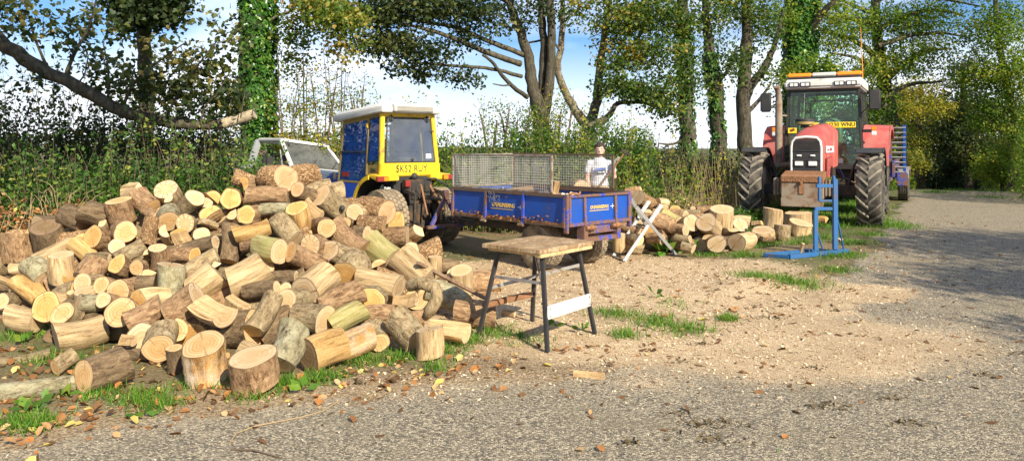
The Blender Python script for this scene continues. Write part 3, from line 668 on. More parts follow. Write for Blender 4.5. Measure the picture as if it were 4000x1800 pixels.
# doors, quarter lights and windscreen
for s in (-1, 1):
    x0, x1 = s*(RB+.012), s*(RT+.014)
    P = [(x0, 1.48, 1.02), (x0, .53, 1.02), (x1, .55, 2.06), (x1, 1.38, 2.00)]
    if s > 0: P = [P[1], P[0], P[3], P[2]]
    d = quad_pane('door', P, M['glass_sky'], .006, ty)
    frame_of('door_frame', P, .035, M['yellow_dull'] if s < 0 else M['yellow_dull'], .022, d)
    m = MB(); m.beam((s*(RB-.005), 1.46, 1.52), (s*(RB-.005), .50, 1.52), .02, .022); m.build('grab_bar', M['black'], d)
    m = MB(); m.prism([(.62, .66), (1.50, .60), (1.50, 1.01), (.56, 1.01)], 'x', s*(RB-.005), s*(RB+.02)); m.build('door_panel', M['blue_door'], d, bevel=.01)
    m = MB(); m.bx(s*(RB+.022)-.003, s*(RB+.022)+.003, 1.12, 1.34, 1.10, 1.18); st = m.build('sticker', M['lamp_red'], d)
    for zz in (1.13, 1.95):
        m = MB(); m.box((s*(RB-.01), .515, zz), (.035, .05, .09)); m.build('hinge', M['yellow'], d, bevel=.012)
    P = [(x0, .47, 1.36), (x0, .115, 1.38), (x1, .155, 2.07), (x1, .49, 2.05)]
    if s > 0: P = [P[1], P[0], P[3], P[2]]
    q = quad_pane('quarter_light', P, M['glass_sky'], .006, ty); frame_of('window_seal', P, .018, M['black'], .012, q)
P = [(.50, 1.52, 1.16), (-.50, 1.52, 1.16), (-.44, 1.42, 1.98), (.44, 1.42, 1.98)]
ws = quad_pane('windscreen', P, M['glass'], .006, ty); frame_of('window_seal', P, .04, M['blue_door'], .02, ws)
# roof with chamfered rear and air vent
m = MB()
lo = [(-.56, -.02), (.56, -.02), (.58, .10), (.58, 1.62), (.50, 1.72), (-.50, 1.72), (-.58, 1.62), (-.58, .10)]
hi = [(-.44, .05), (.44, .05), (.50, .14), (.50, 1.55), (.44, 1.62), (-.44, 1.62), (-.50, 1.55), (-.50, .14)]
zf = lambda y_, z_: z_ - .07*max(0, y_)
V_ = [(a, b, zf(b, 2.155)) for a, b in lo] + [(a, b, zf(b, 2.25)) for a, b in lo] + [(a, b, zf(b, 2.315)) for a, b in hi]
m.add(V_, [tuple(range(7, -1, -1)), tuple(range(16, 24))] + [(k*8+i, k*8+(i+1) % 8, (k+1)*8+(i+1) % 8, (k+1)*8+i) for k in (0, 1) for i in range(8)])
rf = m.build('roof', M['white'], ty, bevel=.012)
m = MB(); m.prism([(-.10, 2.17), (.06, 2.17), (.06, 2.285), (-.06, 2.285), (-.10, 2.25)], 'x', -.38, .38); m.build('air_vent', M['white'], rf, bevel=.008)
for k in range(7):
    m = MB(); m.bx(-.34, .34, -.108, -.094, 2.183 + k*.0105, 2.188 + k*.0105); m.build('vent_slat', M['rim'], rf)
# mudguards, tail lamps
for s in (-1, 1):
    arc_fender(ty, 'mudguard', (0, .06, .50), .635, s*.30, s*.70, 8, 84, M['black'], .012, 14)
    arc_fender(ty, 'mudguard_flare', (0, .06, .50), .650, s*.60, s*.705, 8, 82, M['yellow'], .014, 14, .055)
    m = MB(); m.prism([(-.10, 1.065), (.20, 1.135), (.20, 1.175), (-.10, 1.15)], 'x', s*.30, s*.70); m.build('mudguard_top', M['yellow'], ty, bevel=.012)
    m = MB(); m.bx(s*.62-.10, s*.62+.10, -.155, -.095, 1.065, 1.145); lp = m.build('tail_lamp', M['lamp_red'], ty, bevel=.008)
    m = MB(); m.bx(s*.56-.045, s*.56+.045, -.160, -.150, 1.072, 1.138); m.build('indicator_lens', M['lamp_amber'], lp, bevel=.003)
m = MB(); m.ball((-.02, -.10, 1.13), .055, 14, 8); m.cyl((-.02, -.10, 1.13), (-.02, -.10, 1.0), .02); m.build('work_lamp', M['black'], ty, 40)
m = MB(); m.box((-.60, 1.56, 1.10), (.05, .05, .12)); m.cyl((-.54, 1.52, 1.10), (-.58, 1.55, 1.10), .012); m.build('mirror', M['black'], ty, bevel=.01)
# seat, wheel, console behind the glass
m = MB(); m.box((0, .42, 1.0), (.42, .42, .12)); m.box((0, .22, 1.22), (.42, .10, .42), (R_(8), 0, 0)); m.build('seat', M['black'], ty, bevel=.03)
m = MB(); m.lathe([(.165, -.012), (.19, 0), (.165, .012), (.155, 0)], 24, Matrix.Translation((0, .98, 1.32)) @ Matrix.Rotation(R_(-35), 4, 'X'), True); m.cyl((0, .98, 1.32), (0, 1.2, .95), .02); m.bx(-.16, .16, 1.15, 1.45, .80, 1.22)
m.build('steering_wheel', M['black'], ty, 40)
# three-point linkage
m = MB(); m.bx(-.22, .22, -.26, -.04, .70, 1.08); m.bx(-.19, .02, -.30, -.26, .78, .98); m.bx(.06, .17, -.29, -.26, .88, 1.02); m.build('hydraulic_housing', M['iron'], ty, bevel=.012)
m = MB()
for s in (-1, 1):
    m.beam((s*.20, -.12, .42), (s*.30, -.78, .40), .035, .055); m.beam((s*.24, -.16, .92), (s*.27, -.52, .86), .05, .06)
    m.cyl((s*.27, -.52, .86), (s*.27, -.50, .43), .022); m.beam((s*.30, -.78, .40), (s*.42, -.50, .44), .02, .02)
m.cyl((-.02, -.26, .80), (.10, -.78, .78), .022); m.cyl((.05, -.5, .80), (.075, -.64, .79), .034)
m.build('lift_arms', M['iron'], ty, 40)
m = MB(); m.cyl((.0, -.26, 1.0), (-.10, -.60, .55), .016); m.cyl((.16, -.26, 1.0), (.24, -.55, .60), .02); m.build('link_rods', M['rust'], ty, 40)
m = MB(); m.tube([(.08, -.22, 1.09), (.22, -.34, 1.10), (.33, -.50, 1.0), (.38, -.62, .86)], .014, 8); m.tube([(-.08, -.24, 1.0), (-.14, -.36, .9), (-.06, -.36, .82)], .010, 8); m.build('hose', M['black'], ty, 40)
m = MB(); m.beam((.10, -.80, .84), (-.16, -.80, .40), .05, .055); m.beam((.10, -.80, .84), (.36, -.80, .40), .05, .055); m.beam((-.24, -.80, .38), (.44, -.80, .38), .06, .05); m.box((.10, -.80, .86), (.09, .07, .15)); m.build('hitch_frame', M['blue_edge'], ty, bevel=.006)
m = MB(); m.beam((0, -.15, .34), (.02, -.92, .36), .09, .03); m.build('drawbar', M['iron'], ty, bevel=.004)
m = MB(); m.bx(-.29, -.20, -.272, -.262, .98, 1.08); m.build('reflector', M['lamp_red'], ty)
# ================================================================== blue tipping trailer with mesh sides
A_T = 42.0
TR = Vector((1.13, 9.60, 0.0)); TW, TL, ZB, ZT = .60, 2.32, .63, 1.0
tt = thing('tipping_trailer', 'rusty blue tipping trailer with wire mesh sides hitched behind the compact tractor', 'trailer', TR, (0, 0, R_(A_T)))
mwt = [M['rim'], M['tyre_mud'], M['tread_mud']]
for s in (-1, 1): wheel(tt, (s*.43, .62, .30), .30, .27, .165, mwt, 'block', 24, side=s)
m = MB()
for s in (-1, 1): m.beam((s*.28, .05, .50), (s*.28, TL-.15, .50), .07, .12)
for yy in (.10, .62, 1.2, 1.8, 2.2): m.bx(-.52, .52, yy-.03, yy+.03, .555, .605)
m.cyl((-.43, .62, .30), (.43, .62, .30), .04); m.bx(-.32, -.24, .52, .72, .30, .46); m.bx(.24, .32, .52, .72, .30, .46)
m.build('chassis', M['iron'], tt, bevel=.006)
m = MB(); m.beam((-.22, TL-.1, .47), (.02, TL+.98, .40), .06, .09); m.beam((.22, TL-.1, .47), (.02, TL+.98, .40), .06, .09); m.box((.02, TL+1.02, .40), (.09, .14, .05)); m.build('drawbar', M['iron'], tt, bevel=.006)
m = MB(); m.bx(-TW-.02, TW+.02, -.005, TL+.01, .60, .634); m.build('bed_floor', M['rust_grey'], tt, bevel=.004)
# side panels: three recessed sheets, ribs and a top rail each
for s in (-1, 1):
    m = MB(); m.bx(s*TW-.006, s*TW+.006, .03, TL-.03, ZB+.02, ZT-.03); sd_ = m.build('side_panel', M['blue'], tt)
    for yy in (.02, .78, 1.55, TL-.02):
        m = MB(); m.prism([(s*(TW+.008), ZB-.05), (s*(TW+.050), ZB-.03), (s*(TW+.032), ZT-.005), (s*(TW+.008), ZT-.005)] if s > 0 else [(s*(TW+.008), ZT-.005), (s*(TW+.032), ZT-.005), (s*(TW+.050), ZB-.03), (s*(TW+.008), ZB-.05)], 'y', yy-.020, yy+.020); m.build('rib', M['blue_edge'], sd_, bevel=.004)
    m = MB(); m.bx(s*TW-.028, s*TW+.028, .0, TL, ZT-.03, ZT+.01); m.build('top_rail', M['frame_brown'], sd_, bevel=.005)
    m = MB(); m.bx(s*TW-.03, s*TW+.045, .0, TL, ZB-.012, ZB+.022); m.build('bottom_rail', M['rust'], sd_, bevel=.005)
    for yy in (.80, 1.57):
        m = MB(); m.cyl((s*(TW+.05), yy-.05, ZB-.05), (s*(TW+.05), yy+.05, ZB-.05), .018, None, 10); m.box((s*(TW+.03), yy, ZB-.03), (.05, .05, .05)); m.build('hinge', M['rust_grey'], sd_, 40)
    if s < 0:
        o = lettering(sd_, 'GP-ENGINEERING', .078, M['gold_ink'], (s*(TW+.0075), 1.20, .81), (R_(90), 0, R_(-90)), 'maker_lettering', .92, .15, .80); o['label'] = 'yellow GP-ENGINEERING lettering on the side'
        m = MB(); m.bx(s*(TW+.0082)-.0008, s*(TW+.0082)+.0008, 1.0, 1.46, .756, .764); m.build('maker_rule', M['gold_ink'], sd_)
        m = MB(); m.bx(s*(TW+.0082)-.0008, s*(TW+.0082)+.0008, .80, .90, .800, .808); m.bx(s*(TW+.0082)-.0008, s*(TW+.0082)+.0008, .845, .853, .775, .832); m.build('maker_mark', M['white_ink'], sd_)
m = MB(); m.bx(-TW, TW, TL-.006, TL+.012, ZB+.02, ZT); hb = m.build('headboard', M['blue'], tt, bevel=.003)
# tailgate
m = MB(); m.bx(-TW+.03, TW-.03, -.010, .002, ZB+.0, ZT-.02); tg = m.build('tailgate', M['blue'], tt)
m = MB()
m.bx(-TW+.005, TW-.005, -.040, .012, ZT-.03, ZT+.002); m.bx(-TW+.005, TW-.005, -.040, .012, ZB-.02, ZB+.025)
for x_ in (-TW+.025, TW-.025): m.bx(x_-.02, x_+.02, -.038, .010, ZB+.025, ZT-.03)
m.build('tailgate_frame', M['blue_edge'], tg, bevel=.005)
for x_ in (-.30, .30):
    m = MB(); m.prism([(-.052, ZB-.075), (-.012, ZB-.075), (-.012, ZT-.03), (-.032, ZT-.03)], 'x', x_-.022, x_+.022); m.build('rib', M['blue_edge'], tg, bevel=.004)
o = lettering(tg, 'GP-ENGINEERING', .060, M['gold_ink'], (-.01, -.0135, .83), (R_(90), 0, 0), 'maker_lettering', .90, .15, .82); o['label'] = 'yellow GP-ENGINEERING lettering on the tailgate'
m = MB(); m.bx(-.20, .18, -.0138, -.0122, .785, .792); m.build('maker_rule', M['gold_ink'], tg)
m = MB(); m.bx(.21, .30, -.0138, -.0122, .826, .833); m.bx(.248, .255, -.0140, -.0124, .800, .860); m.build('maker_mark', M['white_ink'], tg)
for x_ in (-TW-.012, TW+.012):
    m = MB(); m.bx(x_-.022, x_+.022, -.030, .030, ZB-.10, ZT+.015); m.build('corner_post', M['blue_edge'], tt, bevel=.006)
m = MB(); m.tube([(-TW+.02, -.02, ZT+.02), (-TW+.06, -.05, ZT+.03), (-TW+.16, -.05, ZT+.012), (-TW+.20, -.04, ZT+.04)], .013, 8); m.build('latch', M['rust'], tt, 40)
m = MB(); m.bx(-.34, .34, -.06, .05, .40, .46); m.bx(-.36, -.28, -.07, .06, .40, .60); m.bx(.28, .36, -.07, .06, .40, .60); m.bx(-.30, .30, -.045, -.02, .50, .60); m.build('rear_beam', M['blue_edge'], tt, bevel=.006)
for x_ in (-.25, .25): m = MB(); m.cyl((x_-.09, -.085, .585), (x_+.09, -.085, .585), .026, None, 12); m.cyl((x_-.03, -.085, .585), (x_+.03, -.085, .585), .036, None, 12); m.build('hinge_pin', M['rust'], tt, 40)
# mesh cages
def mesh_panel(name, p0, p1, z0, z1, frame, parent, step=.034, tw=.005):
    p0 = Vector(p0); p1 = Vector(p1); L_ = (p1-p0).length; e = (p1-p0)/L_
    m = MB(); fw = .026
    for a, b in (((p0, z0), (p1, z0)), ((p0, z1), (p1, z1)), ((p0, z0), (p0, z1)), ((p1, z0), (p1, z1))):
        A = Vector((a[0].x, a[0].y, a[1])); B = Vector((b[0].x, b[0].y, b[1])); dd = (B-A).normalized()
        m.beam(A - dd*fw/2, B + dd*fw/2, fw, fw, e.cross(Vector((0, 0, 1))) if abs(dd.z) > .5 else (0, 0, 1))
    o = m.build(name, frame, parent, bevel=.004)
    w_ = MB(); n = int(L_/step); k = int((z1-z0)/step); off = Vector((e.y, -e.x, 0))*.004
    for i in range(1, n):
        q = p0 + e*(L_*i/n) + off; w_.beam((q.x, q.y, z0), (q.x, q.y, z1), tw, tw, e)
    for j in range(1, k):
        zz = z0 + (z1-z0)*j/k; w_.beam((p0.x, p0.y, zz), (p1.x, p1.y, zz), tw, tw)
    w_.build('mesh_wire', M['mesh_wire'], o); return o
mesh_panel('mesh_side', (-TW, .27, 0), (-TW, TL, 0), ZT+.025, 1.495, M['frame_grey'], tt)
mesh_panel('mesh_side', (TW, .27, 0), (TW, TL-.03, 0), ZT+.025, 1.495, M['frame_brown'], tt)
mesh_panel('mesh_front', (-TW+.03, TL, 0), (TW-.03, TL, 0), ZT+.025, 1.49, M['frame_grey'], tt)
# load of bark and rubbish nearly up to the rim
nx_, ny_ = 13, 24; gx = np.linspace(-TW+.02, TW-.02, nx_); gy = np.linspace(.03, TL-.03, ny_); m = MB()
m.add([(a, b, .93 + .10*(fbm(np.array([a*3]), np.array([b*3]), 91)[0] - .5) - .05*abs(a)/TW) for b in gy for a in gx], [(j*nx_+i, j*nx_+i+1, (j+1)*nx_+i+1, (j+1)*nx_+i) for j in range(ny_-1) for i in range(nx_-1)])
ld_ = m.build('load', M['rubbish'], tt, 60)
nr = np.random.RandomState(13); n = 700; lx = nr.uniform(-TW+.04, TW-.04, n); ly = nr.uniform(.05, TL-.05, n)
leaves('load_flakes', np.column_stack([lx, ly, .94 + .10*(fbm(lx*3, ly*3, 91) - .5) - .05*np.abs(lx)/TW]), nr.uniform(.03, .09, n), nr.rand(n), M['chips'], ld_, 'curl', .9, 0, seed=14)['kind'] = 'stuff'
# twine tangle, and leaf mould caught on the ledge
rs = random.Random(4); m = MB()
for k in range(6):
    c = Vector((-TW-.03, 1.50 - rs.random()*.26, .955 - rs.random()*.06)); pts = []
    for i in range(15):
        a = i*.55; pts.append(c + Vector((-.012*rs.random(), math.sin(a)*.05*rs.uniform(.6, 1.3) - i*.004, math.cos(a)*.045*rs.uniform(.6, 1.4) - k*.008)))
    m.tube(pts, .002, 5)
m.build('twine', M['twine'], tt, 60)
nr = np.random.RandomState(3); n = 170; yy = np.clip(nr.normal(1.1, .55, n), .05, 2.25)
leaves('leaf_mould', np.column_stack([-TW-.012-nr.rand(n)*.035, yy, ZB+.02+nr.rand(n)**2*.04*(1+np.sin(yy*4))]), nr.uniform(.02, .06, n), nr.rand(n)*.5, M['litter'], tt, 'curl', seed=8)['kind'] = 'stuff'
# ================================================================== red tractor facing the yard
A_R = 150.3
_fr = Vector((-math.sin(R_(A_R)), math.cos(R_(A_R)), 0)); _rt = Vector((math.cos(R_(A_R)), math.sin(R_(A_R)), 0))
WB, FT = 2.60, .99
_wl = gp(3402, 876)                                   # where the left front tyre stands
_wl = Vector(((3402-CX)/F*13.2, 13.2, 0))
_o = _wl + _rt*FT - _fr*WB                            # ground under the rear axle
_o.z = gz1(_o.x + _fr.x*1.3, _o.y + _fr.y*1.3)
tr = thing('farm_tractor', 'large red farm tractor with rusty front toolbox and orange beacon bar', 'tractor', _o, (0, 0, R_(A_R)))
mt = [M['rim'], M['tyre'], M['tread']]
for s in (-1, 1):
    wheel(tr, (s*FT, WB, .65), .65, .40, .40, mt, 'bar', 20, side=s)
    wheel(tr, (s*.90, 0, .87), .87, .46, .52, mt, 'bar', 22, side=s)
m = MB(); m.bx(-.24, .24, -.35, 2.9, .60, 1.05); m.cyl((-.95, 0, .87), (.95, 0, .87), .14); m.bx(-.85, .85, WB-.10, WB+.10, .52, .70); m.bx(-.20, .20, 2.6, 3.28, .55, .95); m.bx(-.55, .55, -.2, .9, .62, .95); m.build('chassis', M['iron'], tr, bevel=.02)
# bonnet: tapered, rounded
m = MB()
def sec(y, w, zb, zt, ch): return [(-w, y, zb), (-w, y, zt-ch), (-w+ch, y, zt-.01), (-w*.35, y, zt+.015), (w*.35, y, zt+.015), (w-ch, y, zt-.01), (w, y, zt-ch), (w, y, zb)]
S = [sec(.95, .34, 1.02, 1.86, .13), sec(2.2, .335, .98, 1.78, .12), sec(3.0, .325, .97, 1.67, .11), sec(3.26, .315, .97, 1.58, .10)]
P = [p for q in S for p in q]
m.add(P, [tuple(range(8)), tuple(24+i for i in range(7, -1, -1))] + [(k*8+i, k*8+(i+1) % 8, (k+1)*8+(i+1) % 8, (k+1)*8+i) for k in range(3) for i in range(8)])
bn = m.build('bonnet', M['red'], tr, bevel=.012, smooth_=50)
bn.scale = (.84, 1, 1)
for s in (-1, 1):
    m = MB(); m.bx(s*.345-.006, s*.345+.006, 1.8, 2.95, 1.30, 1.42); o = m.build('side_decal', M['white_ink'], bn)
    m = MB(); m.bx(s*.352-.003, s*.352+.003, 2.15, 2.42, 1.33, 1.39); m.bx(s*.352-.003, s*.352+.003, 2.5, 2.85, 1.335, 1.36); m.build('decal_mark', M['lamp_red'] if s else M['ink'], o)
    m = MB(); m.prism([(2.2, .72), (2.95, .72), (2.95, 1.22), (2.2, 1.22)], 'x', s*.36-.02, s*.36+.02); m.build('engine_side_panel', M['red'], bn, bevel=.02)
    for k in range(3):
        m = MB(); m.bx(s*.384-.004, s*.384+.004, 2.55, 2.85, .78+k*.14, .87+k*.14); m.build('louvre', M['red'], bn, bevel=.004)
# grille
m = MB(); m.prism([(-.27, .96), (.27, .96), (.27, 1.42), (.22, 1.53), (-.22, 1.53), (-.27, 1.42)], 'y', 3.24, 3.285); gr = m.build('grille', M['black'], tr, bevel=.01); gr.scale = (.84, 1, 1)
pts = [(-.295, 3.275, .90), (-.295, 3.275, 1.40), (-.275, 3.272, 1.50), (-.21, 3.268, 1.565), (0, 3.265, 1.58), (.21, 3.268, 1.565), (.275, 3.272, 1.50), (.295, 3.275, 1.40), (.295, 3.275, .90)]
m = MB(); m.tube(pts, .026, 8); m.build('grille_surround', M['chrome'], gr, 50)
for zz in (1.175, 1.335): m = MB(); m.bx(-.265, .265, 3.285, 3.300, zz-.006, zz+.006); m.build('grille_bar', M['black'], gr)
for s in (-1, 1):
    m = MB(); m.bx(s*.135-.105, s*.135+.105, 3.288, 3.305, 1.06, 1.165); hl = m.build('headlight', M['black'], gr, bevel=.008)
    m = MB(); m.bx(s*.135-.085, s*.135+.085, 3.305, 3.318, 1.072, 1.152); m.build('lens', M['lamp_clear'], hl, bevel=.008)
    m = MB(); m.bx(s*.135-.055, s*.135+.055, 3.287, 3.312, 1.235, 1.268); m.build('side_light', M['lamp_clear'], gr, bevel=.012, seg=3)
for k in range(9):
    m = MB(); m.bx(-.25, .25, 3.284, 3.290, 1.36+k*.017, 1.366+k*.017); m.build('grille_slat', M['iron'], gr)
# rusty toolbox on the front
m = MB(); m.bx(-.40, .40, 3.32, 3.78, .52, .80); tb = m.build('toolbox', M['rust_grey'], tr, bevel=.01); tb.scale = (.84, 1, 1)
m = MB(); m.bx(-.405, .405, 3.74, 3.80, .38, .53); m.build('toolbox_skirt', M['rust_grey'], tb, bevel=.008)
m = MB(); m.prism([(3.30, .80), (3.80, .80), (3.80, .90), (3.72, .925), (3.32, .985)], 'x', -.405, .405); ld = m.build('lid', M['rust'], tb, bevel=.008)
m = MB()
for i in range(15):
    for j in range(3):
        m.box((-.37+i*.053, 3.803, .822+j*.032), (.034, .006, .009), (0, R_(45 if (i+j) % 2 else -45), 0))
for i in range(15):
    for j in range(9):
        x_ = -.37+i*.053; y_ = 3.345+j*.042; m.box((x_, y_, .985-(y_-3.32)*.15+.002), (.034, .009, .006), (R_(-8), 0, R_(45 if (i+j) % 2 else -45)))
m.build('tread_pattern', M['rust'], ld)['kind'] = 'stuff'
m = MB(); m.bx(-.05, .05, 3.785, 3.80, .60, .77); m.cyl((.0, 3.80, .80), (.0, 3.84, .80), .03, None, 12); m.build('hasp', M['rust'], tb, bevel=.004)
for s in (-1, 1):
    for k in range(3): m = MB(); m.bx(s*(.365+k*.055)-.022, s*(.365+k*.055)+.022, 3.34, 3.62, .56, .86); m.build('front_weight', M['rust_grey'], tr, bevel=.015)
nr = np.random.RandomState(2); leaves('moss', np.column_stack([nr.uniform(-.5, -.35, 70), nr.uniform(3.36, 3.6, 70), np.full(70, .865)]), .035, nr.rand(70), M['leaf_weed'], tr, 'oval', seed=2)['kind'] = 'stuff'
# exhaust stack and air pre-cleaner
m = MB(); m.tube([(.78, 1.45, 1.0), (.78, 1.45, 2.32), (.78, 1.455, 2.42), (.785, 1.49, 2.52), (.80, 1.55, 2.62)], [.075, .070, .058, .056, .062], 16); m.cyl((.78, 1.45, 1.02), (.30, 1.5, 1.05), .06); m.build('exhaust_stack', M['rust_grey'], tr, 50)
m = MB(); m.beam((.78, 1.45, 2.05), (.70, 1.0, 2.05), .03, .03); m.build('stack_bracket', M['rust_grey'], tr)
m = MB(); m.lathe([(.07, 0), (.07, .05), (.165, .06), (.175, .10), (.17, .16), (.12, .175), (0.001, .18)], 24, Matrix.Translation((.17, 2.25, 1.77))); pc = m.build('air_precleaner', M['black'], tr, 40)
m = MB(); m.lathe([(.176, .058), (.178, .10), (.172, .112), (.165, .06)], 24, Matrix.Translation((.17, 2.25, 1.77)), True); m.build('dust_bowl', M['yellow_dull'], pc, 40)
# cab
CB, CT = .74, .66
def rpil(p0, p1, w=.06, d=.06, nm='cab_pillar'):
    m = MB(); m.beam(p0, p1, w, d, (0, 1, 0)); return m.build(nm, M['black'], tr, bevel=.012)
for s in (-1, 1):
    rpil((s*CB, 1.02, 1.0), (s*CT, .95, 2.58)); rpil((s*(CB+.02), .35, 1.0), (s*CT, .35, 2.58), .05, .05); rpil((s*CB, -.50, 1.25), (s*CT, -.42, 2.58))
    m = MB(); m.beam((s*CT, -.42, 2.56), (s*CT, .95, 2.56), .06, .06); m.build('cab_rail', M['black'], tr, bevel=.01)
    P = [(s*CB, 1.0, 1.02), (s*(CB+.01), .38, 1.02), (s*(CT+.004), .38, 2.54), (s*CT, .93, 2.54)]
    d = quad_pane('door_glass', P, M['glass_dark'], .006, tr); frame_of('door_seal', P, .03, M['black'], .02, d)
    P = [(s*(CB+.01), .32, 1.50), (s*CB, -.47, 1.50), (s*CT, -.40, 2.54), (s*(CT+.004), .32, 2.54)]
    quad_pane('side_glass', P, M['glass_dark'], .006, tr)
for a_, b_, y_, z_ in ((CT, .07, .95, 2.56), (CB, .10, 1.02, 1.0), (CT, .06, -.42, 2.56), (CB, .08, -.50, 1.28)): m = MB(); m.beam((-a_, y_, z_), (a_, y_, z_), .06, b_); m.build('cab_crossrail', M['black'], tr, bevel=.012)
P = [(-CB+.03, 1.035, 1.05), (CB-.03, 1.035, 1.05), (CT-.03, .965, 2.53), (-CT+.03, .965, 2.53)]
w1 = quad_pane('windscreen', P, M['glass_dark'], .006, tr)
m = MB(); m.beam((.08, 1.02, 2.50), (.30, 1.04, 2.05), .012, .016); m.beam((.12, 1.02, 2.50), (.34, 1.04, 2.08), .008, .010); m.build('wiper', M['black'], w1)
m = MB(); m.beam((.34, 1.036, 2.5), (.36, 1.05, 1.9), .014, .01); m.build('windscreen_bar', M['steel'], w1)
P = [(CB-.05, -.49, 1.32), (-CB+.05, -.49, 1.32), (-CT+.05, -.43, 2.52), (CT-.05, -.43, 2.52)]
rw2 = quad_pane('rear_window', P, M['glass_dark'], .006, tr); frame_of('window_frame', [(.45, -.46, 1.45), (-.45, -.46, 1.45), (-.42, -.42, 2.42), (.42, -.42, 2.42)], .035, M['black'], .02, rw2)
m = MB(); m.beam((-.42, -.44, 2.05), (.42, -.44, 2.05), .02, .02); m.build('window_bar', M['black'], rw2)
m = MB(); m.bx(-.68, .68, -.45, 1.0, .94, 1.0); m.build('cab_floor', M['black'], tr)
# number plate leaning inside the screen, with two stickers
m = MB(); m.box((-.34, 1.062, 1.845), (.55, .010, .115), (R_(3), 0, 0)); pl2 = m.build('number_plate', M['plate_yellow'], tr, bevel=.003); pl2['label'] = 'yellow number plate lettered N230 WNU'
lettering(pl2, 'N230 WNU', .118, M['ink'], (-.34, 1.0695, 1.845), (R_(90), 0, R_(180)), 'plate_lettering', 1.05, 0, .86)
m = MB(); m.box((.58, 1.052, 1.74), (.17, .008, .11), (R_(3), 0, 0)); o = m.build('screen_sticker', M['plate_yellow'], tr); m = MB(); m.box((.58, 1.059, 1.75), (.09, .004, .05), (R_(3), R_(20), 0)); m.build('sticker_mark', M['lamp_red'], o)
m = MB(); m.box((.16, 1.056, 1.86), (.16, .008, .07), (R_(3), 0, 0)); o = m.build('screen_sticker', M['plate_yellow'], tr); m = MB(); m.box((.20, 1.062, 1.865), (.06, .004, .035), (R_(3), 0, 0)); m.build('sticker_mark', M['lamp_red'], o)
# seat and steering wheel
m = MB(); m.box((0, -.02, 1.40), (.52, .50, .14)); m.prism([(-.26, 1.45), (.26, 1.45), (.24, 1.95), (.17, 2.03), (-.17, 2.03), (-.24, 1.95)], 'y', -.30, -.18); m.build('seat', M['seat'], tr, bevel=.05, seg=3)
m = MB(); m.lathe([(.19, -.014), (.215, 0), (.19, .014), (.178, 0)], 28, Matrix.Translation((0, .52, 1.86)) @ Matrix.Rotation(R_(-40), 4, 'X'), True); m.cyl((0, .52, 1.86), (0, .78, 1.45), .03); m.beam((-.18, .52, 1.86), (.18, .52, 1.86), .02, .02); m.bx(-.22, .22, .70, .98, 1.0, 1.55); m.build('steering_wheel', M['black'], tr, 40)
# roof, lamps, beacon bar, aerial
m = MB(); m.prism([(-.55, 2.585), (1.06, 2.585), (1.12, 2.62), (1.10, 2.74), (.95, 2.80), (-.40, 2.80), (-.55, 2.74)], 'x', -.73, .73); rf2 = m.build('roof', M['white'], tr, bevel=.03, seg=3)
for x_ in (-.54, -.32, .32, .54):
    m = MB(); m.bx(x_-.10, x_+.10, 1.10, 1.135, 2.63, 2.725); wl_ = m.build('work_light', M['black'], rf2, bevel=.008)
    for q in (-1, 1): m = MB(); m.bx(x_+q*.042-.036, x_+q*.042+.036, 1.135, 1.142, 2.645, 2.71); m.build('lens', M['lamp_clear'], wl_, bevel=.004)
m = MB(); m.bx(-.70, .70, .58, .84, 2.83, 2.855); bb = m.build('beacon_bar', M['black'], tr)
for a, b, mm in ((-.71, -.24, 'beacon'), (-.235, .235, 'white'), (.24, .71, 'beacon')):
    m = MB(); m.bx(a, b, .57, .85, 2.855, 2.935); m.build('beacon_lens', M[mm], bb, bevel=.02, seg=3)
for x_ in (-.475, .475): m = MB(); m.bx(x_-.025, x_+.025, .65, .75, 2.79, 2.84); m.build('beacon_foot', M['black'], bb)
m = MB(); m.tube([(-.70, .55, 2.80), (-.70, .55, 3.0), (-.66, .52, 3.85)], [.012, .008, .004], 6); m.build('aerial', M['beacon'], tr)
# mirrors and indicators
for s, x_ in ((-1, -.96), (1, 1.10)):
    m = MB(); m.tube([(s*.70, .98, 2.48), (s*.86, 1.08, 2.46), (x_, 1.10, 2.40)], .012, 8); m.tube([(s*.70, .98, 2.05), (s*.84, 1.08, 2.2), (x_, 1.10, 2.30)], .010, 8); ar = m.build('mirror_arm', M['black'], tr, 50)
    m = MB(); m.box((x_, 1.10, 2.33), (.22, .07, .40)); m.build('mirror', M['black'], ar, bevel=.025, seg=3)
    m = MB(); m.beam((s*.74, 1.0, 1.72), (s*.90, 1.04, 1.72), .05, .06); o = m.build('indicator_arm', M['black'], tr)
    m = MB(); m.bx(s*.94-.045, s*.94+.045, 1.0, 1.07, 1.72, 1.81); m.build('indicator', M['lamp_amber'], o, bevel=.01)
    m = MB(); m.bx(s*.94-.045, s*.94+.045, 1.0, 1.07, 1.63, 1.718); m.build('side_lamp', M['lamp_clear'], o, bevel=.01)
